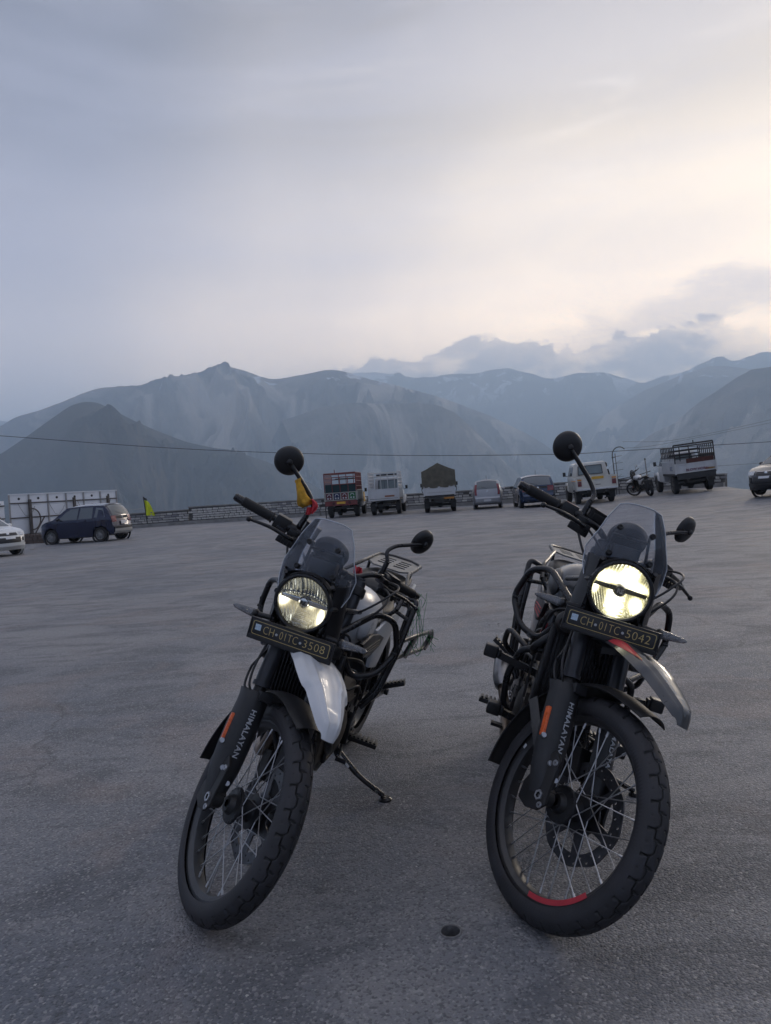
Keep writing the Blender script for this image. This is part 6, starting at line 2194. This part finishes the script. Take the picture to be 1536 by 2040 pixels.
def bed(root, m, Lb=2.5, W=1.66, z0=.72, z1=1.18, ribs=True, tail=True, panel=None, side_h=None):
    th = .04
    mb = MB(); mb.box((Lb/2, 0, z0-.05), (Lb, W, .08)); mb.build('bed_floor', UNDER, root, smooth=0)
    sh = side_h or z1
    for sg in (1, -1):
        mb = MB(); mb.box((Lb/2, sg*(W/2-th/2), (z0+sh)/2), (Lb, th, sh-z0)); mb.box((Lb/2, sg*(W/2-th/2), sh), (Lb, th+.03, .04)); sd = mb.build('side_board', m, root, smooth=0)
        if ribs:
            mb = MB(); mb.box((0, 0, 0), (.045, .03, sh-z0-.04)); me = mb.mesh('rib', m, smooth=0)
            for k in range(9): link('rib', me, sd, Matrix.Translation((.12+(Lb-.24)*k/8, sg*(W/2+.012), (z0+sh)/2)))
    mb = MB(); mb.box((Lb-.02, 0, (z0+sh)/2), (th, W-.09, sh-z0)); mb.build('head_board', m, root, smooth=0)
    if tail:
        mb = MB(); mb.box((0, 0, (z0+z1)/2), (th, W-.02, z1-z0)); mb.box((-.012, 0, z1-.02), (th+.02, W, .04)); mb.box((-.012, 0, z0+.02), (th+.02, W, .04)); tg = mb.build('tailgate', m, root, smooth=0)
        if ribs:
            mb = MB(); mb.box((0, 0, 0), (.02, .03, z1-z0-.08)); me = mb.mesh('rib', m, smooth=0)
            for k in range(5): link('rib', me, tg, Matrix.Translation((-.03, -W/2+.10+(W-.20)*k/4, (z0+z1)/2)))
    for sg in (1, -1):
        mb = MB(); mb.box((-.03, sg*(W/2+.0), (z0+z1)/2), (.07, .06, z1-z0+.06)); mb.build('corner_post', m, root, smooth=0)


def rails(root, m, x0, x1, y, z0, z1, nbar, zs, tr=.022):
    """stake rails on one side: posts and long rails, each its own part"""
    mb = MB(); mb.tube([(0, 0, 0), (0, 0, z1-z0)], tr*.8, 6); me = mb.mesh('stake', m)
    for k in range(nbar): link('stake', me, root, Matrix.Translation((x0+(x1-x0)*k/(nbar-1), y, z0)))
    mb = MB(); mb.tube([(0, 0, 0), (x1-x0, 0, 0)], tr, 6); me = mb.mesh('rail', m)
    for z in zs: link('rail', me, root, Matrix.Translation((x0, y, z)))


def cross_rails(root, m, x, y0, y1, z0, z1, nbar, zs, tr=.022):
    mb = MB(); mb.tube([(0, 0, 0), (0, 0, z1-z0)], tr*.8, 6); me = mb.mesh('stake', m)
    for k in range(nbar): link('stake', me, root, Matrix.Translation((x, y0+(y1-y0)*k/(nbar-1), z0)))
    mb = MB(); mb.tube([(0, 0, 0), (0, y1-y0, 0)], tr, 6); me = mb.mesh('rail', m)
    for z in zs: link('rail', me, root, Matrix.Translation((x, y0, z)))


def text_part(root, txt, size, m, P, rot='rear', name='lettering', spacing=1.0):
    me = text_mesh(txt, size, .004, spacing=spacing, offset=size*.02); me.materials.clear(); me.materials.append(m)
    F = {'rear': Matrix(((0, 0, -1, 0), (-1, 0, 0, 0), (0, 1, 0, 0), (0, 0, 0, 1))),
         'left': Matrix(((-1, 0, 0, 0), (0, 0, 1, 0), (0, 1, 0, 0), (0, 0, 0, 1)))}[rot]
    return link(name, me, root, Matrix.Translation(P) @ F)


GT = 'small goods trucks parked with their tails to the lot'
# red staked truck
def red_truck():
    root = thing('pickup_truck', 'small truck with red stake rails and four painted squares on its tailgate', 'truck', stand(-2.27, 38.9, R(90-5)), GT)
    W = 1.70
    bed(root, TGREY, W=W, z0=.92, z1=1.34, ribs=True, side_h=1.42)
    # four painted squares
    cols = [(.10, .02, .03), (.012, .02, .07), (.13, .02, .025), (.012, .12, .035)]
    for k in range(4):
        y = W/2-.24-k*.405
        y = (W/2-.24)-k*(W-.48)/3
        m = mat('panel_ground_%s' % ('abcd'[k]), cols[k], .6)
        mb = MB(); mb.box((-.035, y, 1.13), (.012, .34, .36)); pn = mb.build('painted_panel', m, root, smooth=0, label=('maroon', 'navy', 'red', 'green')[k]+' square with a pale arch motif')
        mb = MB(); mb.tube([(-.045, y+.09*math.cos(a), 1.14+.11*math.sin(a)) for a in [PI*i/10 for i in range(11)]], .018, 6)
        mb.box((-.045, y+.07, 1.04), (.01, .075, .085)); mb.box((-.045, y-.07, 1.04), (.01, .075, .085))
        mb.build('arch_motif', LETW, pn)
    mb = MB(); mb.box((-.02, 0, .78), (.06, W, .22)); mb.build('rear_crossmember', TRED, root, smooth=0)
    mb = MB(); mb.box((-.02, 0, .665), (.09, W, .03)); mb.build('rear_step', TRED, root, smooth=0)
    mb = MB(); mb.box((-.058, .0, .79), (.012, .46, .12)); mb.build('rear_plate', PLY, root, smooth=0)
    for sg in (1, -1):
        mb = MB(); mb.lathe([(.0001, .015), (.07, .012), (.08, 0)], (-.052, sg*.42-.03, .77), (-1, 0, 0), 16); mb.build('tail_lamp', mat('tail_dark_red', (.05, .01, .01), .4), root)
    # tarpaulin lining and cage
    mb = MB(); mb.box((.05, 0, 1.56), (.03, W-.10, .42)); mb.box((1.25, W/2-.06, 1.56), (2.4, .03, .30)); mb.box((1.25, -W/2+.06, 1.56), (2.4, .03, .30)); mb.build('tarpaulin', TGREEN, root, smooth=0)
    for sg in (1, -1):
        rails(root, TRED, .02, 2.45, sg*(W/2-.02), 1.40, 2.34, 8, (1.62, 1.90, 2.12, 2.34), .026)
    cross_rails(root, TRED, .0, -W/2+.02, W/2-.02, 1.34, 2.34, 2, (2.34,), .034)
    cross_rails(root, TRED, .01, -W/2+.02, W/2-.42, 1.34, 2.14, 4, (2.13, 1.76), .024)
    cross_rails(root, TRED, 2.45, -W/2+.02, W/2-.02, 1.40, 2.34, 5, (2.34, 2.05), .026)
    mb = MB(); mb.tube([(.0, .25, 2.3), (.0, .25, 2.54)], .02, 6); mb.build('mast_stub', TRED, root)
    mb = MB(); mb.box((1.7, -.1, 2.06), (1.2, 1.0, .05)); mb.build('load_board', CABIN, root, smooth=0)
    mb = MB(); mb.tube([(.04, W/2+.02, .75), (.04, W/2+.0, .02)], .025, 6); mb.build('hanging_chain', CABIN, root)
    xf = cab(root, 2.55, TW, ztop=1.80)
    chassis(root, xf)
    mb = MB(); mb.box((3.0, -.88, 1.0), (.5, .03, .55)); mb.build('door_panel', PLY, root, smooth=0)
red_truck()


def white_truck():
    root = thing('pickup_truck', 'all white small truck with white rails, beside the red railed truck', 'truck', stand(-.02, 38.4, R(90-6)), GT)
    W = 1.56
    bed(root, TW, W=W, z0=.86, z1=1.36)
    mb = MB(); mb.box((-.04, 0, .80), (.06, W+.06, .07)); mb.build('rear_step', TW, root, smooth=0)
    mb = MB(); mb.box((-.035, -.30, .97), (.012, .50, .08)); mb.build('rear_plate', mat('plate_brown', (.26, .10, .04), .6), root, smooth=0)
    for sg in (1, -1):
        rails(root, TW, .02, 2.45, sg*(W/2-.02), 1.36, 2.22, 7, (1.5, 1.68, 1.88, 2.06, 2.22), .030)
    cross_rails(root, TW, .0, -W/2+.02, W/2-.30, 1.36, 2.22, 2, (), .024)
    cross_rails(root, TW, 2.42, -W/2+.02, W/2-.02, 1.36, 2.22, 5, (2.22, 2.04), .030)
    xf = cab(root, 2.55, TW, ztop=1.98)
    mb = MB(); mb.box((2.8, 0, 2.10), (.06, 1.3, .13)); mb.build('head_rack', CABIN, root, smooth=0)
    chassis(root, xf, W=1.54)
white_truck()


def canvas_truck():
    root = thing('pickup_truck', 'truck under a peaked olive canvas cover with a white tailgate', 'truck', stand(2.72, 36.6, R(90-4.3)), GT)
    W = 1.60
    bed(root, TW, W=W-.10, z0=.86, z1=1.28, ribs=False)
    mb = MB(); mb.box((-.03, 0, 1.0), (.012, 1.2, .02)); mb.build('tailgate_trim', TGREY, root, smooth=0)
    mb = MB(); mb.box((-.04, 0, .78), (.08, W, .06)); mb.build('rear_step', CABIN, root, smooth=0)
    mb = MB(); mb.box((-.06, -.46, .70), (.02, .50, .10)); mb.build('rear_plate', mat('plate_amber', (.42, .18, .03), .5), root, smooth=0)
    CAN = mat('olive_canvas', (0.115, 0.105, 0.080), .92, var=.22, vscale=3.5, bump=.012, bscale=7)
    mb = MB()
    def can(u, v, tail=False):
        x = 2.5*u
        a = v*2-1
        # section: up the left side, over the peak, down the right
        s = abs(a)
        if s > .52: y = W/2+.03; z = 1.20+(1-s)/.48*.86
        else: y = (W/2+.03)*(s/.52); z = 2.06+.38*(1-s/.52)**1.15
        y = math.copysign(y, a) if s > 0 else 0
        sagx = .035*math.sin(u*PI*3)**2
        wr = .018*math.sin(u*23+a*9)+.012*math.sin(a*31+u*5)
        lowz = -.012*math.sin(u*19)*max(0, s-.8)*5
        return (x-.03, y*(1-sagx*.5)+wr*.6, z-sagx*(1 if s < .52 else .2)+lowz+wr*.4)
    mb.grid(can, 40, 60)
    def back(u, v):
        # rear flap: drapes from the peak to the tailgate
        y = (u*2-1)
        zt = 2.06+.38*max(0, 1-abs(y))**1.15; zb = 1.23+.018*math.sin(u*17)+.02*y*y
        z = zt+(zb-zt)*v
        fold = .05*math.sin(abs(y)*9+v*4)*v*(1-v)*2+.035*abs(math.sin(y*5.2))*v
        return (-.03-.05*math.sin(v*PI)*.6-fold, y*(W/2+.03), z)
    mb.grid(back, 48, 24)
    mb.build('canvas_cover', CAN, root, smooth=70)
    mb = MB()
    for sg in (1, -1): mb.tube(catmull([(-.05, sg*(W/2+.04), 1.28), (-.06, sg*(W/2+.05), 1.12), (-.04, sg*(W/2+.02), 1.02)], 5), .018, 6)
    o = mb.build('tie_rope', CABIN, root)
    xf = cab(root, 2.55, TW, ztop=1.80)
    chassis(root, xf, W=1.54)
canvas_truck()


def camper():
    root = thing('pickup_truck', 'white double-cab pickup with orange stripes and a yellow plate, beside the blue hatchback', 'pickup truck', stand(9.38, 32.65, R(90-6.5)))
    W = 1.72
    bed(root, TCREAM, W=W, z0=.66, z1=1.18, ribs=False, Lb=1.45)
    for sg in (1, -1):
        mb = MB(); mb.prism([(0, .60), (0, 1.16), (1.45, 1.16), (1.45, .60), (1.34, .60), (1.26, .84), (.66, .84), (.56, .60)], (sg*(W/2-.02), sg*(W/2+.03)), 'y'); mb.build('bed_flank', TCREAM, root, bevel=.015)
        mb = MB(); mb.box((.75, sg*(W/2+.034), 1.06), (1.4, .006, .035)); mb.build('stripe', ORST, root, smooth=0)
        mb = MB(); mb.box((-.035, sg*(W/2-.12), .92), (.03, .17, .22)); mb.build('tail_lamp', mat('lamp_dull_red', (.16, .03, .03), .3, coat=.4), root, bevel=.01)
        mb = MB(); mb.box((-.035, sg*(W/2-.12), 1.09), (.025, .18, .06)); mb.build('reflector_strip', ORST, root, smooth=0)
    mb = MB(); mb.box((-.035, -.05, 1.14), (.02, .52, .12)); mb.build('rear_plate', PLY, root, smooth=0)
    mb = MB(); mb.box((-.028, -.05, .84), (.008, .22, .02)); mb.build('tailgate_badge', CABIN, root, smooth=0)
    mb = MB(); mb.box((-.05, 0, .66), (.12, W+.02, .09)); mb.build('rear_bumper', TW, root, bevel=.02)
    xf = cab(root, 1.50, TCREAM, double=True, ztop=1.86, W=1.66)
    chassis(root, xf, W=1.66, Lb=1.9)
camper()


def caged_truck():
    root = thing('pickup_truck', 'white truck with a black stake cage and a rust red load panel', 'truck', stand(13.42, 31.75, R(90-8.5)), GT)
    W = 1.66
    bed(root, TW, W=W, z0=.90, z1=1.30, side_h=1.44)
    mb = MB(); mb.box((-.02, 0, .75), (.10, W-.1, .24)); mb.build('rear_crossmember', CABIN, root, smooth=0)
    mb = MB(); mb.box((-.034, -W/2+.27, .99), (.012, .42, .07)); mb.build('rear_plate', mat('plate_ochre', (.28, .17, .05), .6), root, smooth=0)
    text_part(root, 'BLOW HORN', .15, mat('letter_maroon', (.16, .05, .09), .6), (-.046, -.05, 1.01), name='tailgate_lettering')
    text_part(root, 'IEC', .26, mat('letter_blue', (.06, .10, .20), .6), (.62, W/2+.032, 1.12), rot='left', name='side_lettering', spacing=1.3)
    mb = MB()
    mb.prism([(0.9, 1.32), (1.1, 1.42), (2.3, 1.52), (2.3, 1.3)], (-W/2+.05, -W/2+.09), 'y'); mb.box((.04, -.22, 1.40), (.03, 1.12, .19)); mb.build('load_panel', RUST, root, smooth=0)
    for sg in (1, -1):
        mb = MB(); mb.box((1.2, sg*(W/2-.02), 1.51), (2.4, .03, .12)); mb.build('upper_board', TW if sg > 0 else TBLACK, root, smooth=0)
        rails(root, TBLACK, .02, 2.45, sg*(W/2-.02), 1.46, 2.04, 9, (1.60, 1.82, 2.04), .030)
    cross_rails(root, TBLACK, .0, -W/2+.02, W/2-.02, 1.30, 2.12, 2, (2.12,), .036)
    cross_rails(root, TBLACK, .9, -W/2+.35, W/2-.02, 1.40, 1.88, 4, (1.88, 1.70, 1.56), .030)
    cross_rails(root, TBLACK, 2.45, -W/2+.02, W/2-.02, 1.46, 2.04, 5, (2.04, 1.84), .030)
    mb = MB(); mb.tube([(.0, -.02, 2.10), (.0, -.02, 2.26)], .024, 6); mb.build('mast_stub', TBLACK, root)
    xf = cab(root, 2.55, TW, ztop=1.80)
    chassis(root, xf, r=.40)
caged_truck()


# ------------------------------------------------------------------ far motorcycle: a copy of the white one without its number
def copy_tree(o, parent=None, skip=()):
    if o.name.split('.')[0] in skip: return None
    c = o.copy(); C.objects.link(c)
    if parent is not None:
        c.parent = parent
        c.matrix_parent_inverse = o.matrix_parent_inverse.copy()
    for ch in o.children: copy_tree(ch, c, skip)
    return c
bpy.context.view_layer.update()
b3 = copy_tree(bike1, None, skip=('number_plate', 'rear_wheel_spoke', 'emblem_letters', 'cover_lettering', 'spoke', 'radiator_fin', 'plate_bracket', 'step_bracket', 'step_trim'))
px_, py_ = 11.95, 35.35
hd3 = math.atan2(.99, -.12)
b3.matrix_world = Matrix.Translation((px_, py_, gz(px_, py_)+bike_z(pw))) @ Matrix.Rotation(hd3, 4, 'Z') @ Matrix.Rotation(-.22, 4, 'X') @ Matrix.Rotation(pw[5], 4, 'Y')
b3['label'] = 'small distant motorcycle with a white tank, parked by the wall under the hooped pole'
if 'group' in b3: del b3['group']
mb = MB(); mb.box((-1.60, 0, .55), (.26, .30, .42)); mb.build('top_case', CABIN, b3, bevel=.03)
lm = D.materials.new('lamp_off'); lm = CHROME
for ch in b3.children_recursive:
    if ch.name.startswith('lamp_reflector'):
        ch.data = ch.data.copy(); ch.data.materials.clear(); ch.data.materials.append(DKGRY)


# ------------------------------------------------------------------ the person behind the pickup
def person():
    x, y = 10.92, 36.3
    root = thing('person', 'person in a dark jacket standing behind the bed of the white pickup', 'person', stand(x, y, R(200)))
    J = [(0, 0, .92), (0, 0, 1.10), (0, 0, 1.32), (0, 0, 1.44), (.01, 0, 1.52), (.02, 0, 1.60), (.015, 0, 1.70),
         (0, .17, 1.38), (-.03, .21, 1.12), (.05, .20, .88), (0, -.17, 1.38), (-.03, -.21, 1.12), (.05, -.20, .88),
         (0, .09, .88), (.02, .10, .48), (0, .11, .08), (.13, .12, .04), (0, -.09, .88), (.02, -.10, .48), (0, -.11, .08), (.13, -.12, .04)]
    E = [(0, 1), (1, 2), (2, 3), (3, 4), (4, 5), (5, 6), (2, 7), (7, 8), (8, 9), (2, 10), (10, 11), (11, 12), (0, 13), (13, 14), (14, 15), (15, 16), (0, 17), (17, 18), (18, 19), (19, 20)]
    Rr = [.15, .145, .16, .075, .06, .095, .085, .075, .055, .04, .075, .055, .04, .10, .07, .05, .04, .10, .07, .05, .04]
    me = D.meshes.new('body'); me.from_pydata(J, E, [])
    o = link('body', me, root)
    sk = o.modifiers.new('s', 'SKIN')
    for i, v in enumerate(me.skin_vertices[0].data if me.skin_vertices else []): v.radius = (Rr[i]*.8, Rr[i])
    if not me.skin_vertices:
        bm = bmesh.new(); bm.from_mesh(me); lay = bm.verts.layers.skin.verify(); bm.verts.ensure_lookup_table()
        for i, v in enumerate(bm.verts): v[lay].radius = (Rr[i]*.8, Rr[i]); v[lay].use_root = (i == 0)
        bm.to_mesh(me); bm.free()
    o.modifiers.new('d', 'SUBSURF').levels = 2
    o.modifiers['d'].render_levels = 2
    dg = bpy.context.evaluated_depsgraph_get(); dg.update()
    m2 = D.meshes.new_from_object(o.evaluated_get(dg)); o.modifiers.clear(); o.data = m2
    SKIN = mat('skin', (.22, .12, .08), .6, var=.1); JK = mat('dark_jacket', (.015, .015, .02), .85, var=.3, vscale=8); TR = mat('dark_trousers', (.03, .03, .035), .85)
    for m in (SKIN, JK, TR): m2.materials.append(m)
    for p in m2.polygons:
        z = p.center.z; p.use_smooth = True
        p.material_index = 0 if z > 1.47 or (z < .93 and abs(p.center.y) > .165) else (1 if z > .86 else 2)
    mb = MB(); mb.ellip((-.01, 0, 1.685), (.105, .088, .095), 18); mb.ellip((-.05, 0, 1.62), (.07, .078, .08), 14); mb.build('hair', mat('black_hair', (.008, .008, .008), .6), root)
    mb = MB(); mb.ellip((.108, 0, 1.615), (.018, .012, .018), 8); mb.build('nose', SKIN, root)
    mb = MB()
    for sg in (1, -1): mb.ellip((.092, sg*.034, 1.645), (.010, .013, .007), 8)
    mb.build('eye', CABIN, root)
    mb = MB()
    for sg in (1, -1): mb.ellip((.01, sg*.092, 1.625), (.018, .010, .028), 8)
    mb.build('ear', SKIN, root)
person()


# ------------------------------------------------------------------ cloths, twine and litter
def on_bike(M, p): return M @ Vector(p)
SB = BM1 @ BS1
YEL = mat('ochre_cloth', (0.50, 0.27, 0.025), .85, var=.3, vscale=45, bump=.0015, bscale=160)
REDC = mat('red_cloth', (0.55, 0.045, 0.06), .8, var=.2, vscale=30, bump=.001, bscale=160)


def cloth_wrap():
    mb = MB()
    a = Vector((-.306, 2.667, 1.356)); b = Vector((-.270, 2.672, 1.264))
    d = (b-a); L = d.length; dn = d.normalized(); u = dn.orthogonal().normalized(); w = dn.cross(u)
    rings = []
    for i in range(19):
        t = i/18; p = a.lerp(b, t)
        rad = .009+.017*min(1, t*1.15)**1.3+(.003 if t < .06 else 0)-(.006*(t-.85)/.15 if t > .85 else 0)
        drop = Vector((-.010, -.01, -.010))*math.sin(t*PI*.8)
        ring = []
        for k in range(28):
            an = 2*PI*k/28
            r = rad*(1+.16*math.sin(an*5+t*6)*t+.10*math.sin(an*3-t*9))
            ring.append(p+drop+(u*math.cos(an)+w*math.sin(an))*r)
        rings.append(ring)
    mb.loft(rings)
    o = mb.build('cloth', YEL, smooth=60); tag(o, 'ochre yellow printed cloth wrapped round the mirror stalk of the white motorcycle', 'cloth')
    mb = MB()
    c0 = Vector((-.262, 2.648, 1.272))
    right = Vector((1, 0, 0)); up = Vector((0, 0, 1)); fw = Vector((0, 1, 0))
    def rc(u_, v_):
        x = .004+.026*math.sin(PI*min(1, v_*1.05)*.8+.3)*(.2+.8*u_); z = .008-.052*v_
        return c0+right*(x-.006)+up*z+fw*(.012*math.sin(u_*6+v_*5)-.02*u_)
    mb.grid(rc, 14, 18, .002)
    def rc2(u_, v_): return c0+right*(-.016+.018*u_-.008*v_)+up*(-.020-.026*v_)+fw*(.004*math.sin(u_*9))
    mb.grid(rc2, 8, 8, .002)
    o = mb.build('cloth', REDC, smooth=60); tag(o, 'small red cloth hanging at the foot of the mirror stalk, just below the ochre cloth', 'cloth')
    mb = MB()
    q = Vector((-.116, 2.80, 1.000))
    def rd(u_, v_): return q+right*(-.015+.031*u_)+up*(.020-.036*v_-.008*u_+.003*math.sin(u_*12))+fw*(-.02+.012*math.sin(v_*5+u_*8))
    mb.grid(rd, 14, 12, .002)
    o = mb.build('cloth', REDC, smooth=60); tag(o, 'red cloth knotted on the left side of the white motorcycle handlebar', 'cloth')


cloth_wrap()


def twine():
    m = mat('green_twine', (0.03, 0.22, 0.08), .7, var=.3, vscale=60)
    top = Vector((.105, 3.40, .800))
    foot = BM1 @ Vector((-1.35, .30, .70))
    mb = MB(); r = random.Random(8)
    right = Vector((1, 0, 0)); up = Vector((0, 0, 1)); fw = Vector((0, 1, 0))
    for k in range(8):
        a = top+right*r.uniform(-.01, .03)+fw*r.uniform(-.03, .03)+up*r.uniform(-.03, .03)
        ln = r.uniform(.06, .19); dx = r.uniform(-.03, .03)
        c = a+right*dx+up*(-ln)+fw*r.uniform(-.04, .05)
        e = a+right*r.uniform(.0, .04)
        mb.tube(catmull([a, a.lerp(c, .5)+right*r.uniform(-.02, .03), c, c.lerp(e, .5)+right*r.uniform(-.03, .04), e], 6), .0011, 4)
    for k in range(4):
        a = top+up*-.05; ln = (.17, .14, .18, .16)[k]
        x = (-.055, -.012, .0, .012)[k]
        c = top+right*x+up*(-ln-.10)+fw*.01*k
        mb.tube(catmull([a, a+right*(x-.025)+up*-.14, c+right*-.016+up*.04, c, c+right*.022+up*.03, a+right*(x+.02)+up*-.08, a+right*.02], 7), .0015, 4)
    for k in range(5):
        a = foot+right*r.uniform(-.07, .05)+up*r.uniform(.02, .10); b = foot+right*r.uniform(.0, .07)+up*r.uniform(-.06, .0)
        mb.tube([a, b], .0012, 4)
    o = mb.build('twine', m, smooth=60); tag(o, 'tangle of green twine hanging from the left rear of the white motorcycle', 'twine')


twine()


def litter():
    m = mat('dark_litter', (0.03, 0.028, 0.028), .9)
    r = random.Random(12)
    def clump(x, y, s, n, label, mm):
        mb = MB()
        for k in range(n):
            p = Vector((x+r.gauss(0, s), y+r.gauss(0, s*1.2), gz(x, y)+.008+r.random()*s*.25))
            mb.ellip(p, (r.uniform(.3, .7)*s*.6, r.uniform(.2, .5)*s*.6, r.uniform(.1, .3)*s*.25), 8, Matrix.Rotation(r.random()*3, 3, 'Z'))
        o = mb.build('litter', mm); tag(o, label, 'litter')
    clump(.94, 6.7, .035, 6, 'small dark scrap of litter lying on the asphalt between the motorcycles', m)
    clump(-13.6, 28.7, .14, 6, 'little heap of pale rubble on the asphalt near the white car', mat('pale_rubble', (.25, .22, .19), .9))
    clump(13.2, 29.8, .07, 5, 'pale scrap on the asphalt near the rear wheels of the caged truck', mat('pale_rubble', (.25, .22, .19), .9))
litter()


def grit():
    r = random.Random(21)
    mb = MB()
    base = [(1, 0, 0), (-.5, .87, 0), (-.5, -.87, 0), (0, 0, 1)]
    for k in range(2600):
        y = .9+8.5*r.random()**1.6; x = r.uniform(-.62, .62)*y
        s_ = r.uniform(.0012, .0034)*(1+.35*(y > 3))
        a = r.random()*6.28
        P = Vector((x, y, gz(x, y)-.0004))
        M = Matrix.Rotation(a, 3, 'Z')
        vs = [P+(M @ Vector((bx*s_*r.uniform(.7, 1.4), by*s_*r.uniform(.7, 1.3), bz*s_*r.uniform(.5, 1.0)))) for bx, by, bz in base]
        mb.add(vs, [(0, 1, 3), (1, 2, 3), (2, 0, 3)])
    me = D.meshes.new('gravel'); me.from_pydata(mb.v, [], mb.f)
    me.materials.append(mat('grit_stone', (.30, .29, .28), .85, var=.6, vscale=40))
    o = link('gravel', me); tag(o, 'loose grit scattered over the near asphalt', 'gravel', kind='stuff')
grit()


def drain():
    root = thing('drain_hole', 'small round pipe hole set flush in the asphalt between the two front wheels', 'drain hole', Matrix.Translation((.12, 2.13, 0)))
    mb = MB(); mb.lathe([(.0285, .0030), (.0325, .0036), (.0345, .0015), (.0345, -.004), (.0320, -.16), (.0285, -.16)], (0, 0, 0), (0, 0, 1), 36, closed=True)
    mb.build('pipe_rim', mat('dull_pipe', (.17, .17, .175), .6, metal=.3, var=.3, vscale=60, dust=.3), root)
    mb = MB(); mb.disc((0, 0, -.12), (0, 0, 1), .030, 24, .004); mb.build('shade_disc', mat('hole_shade', (.012, .012, .012), .8), root)  # black disc paints the shade inside the hole
drain()
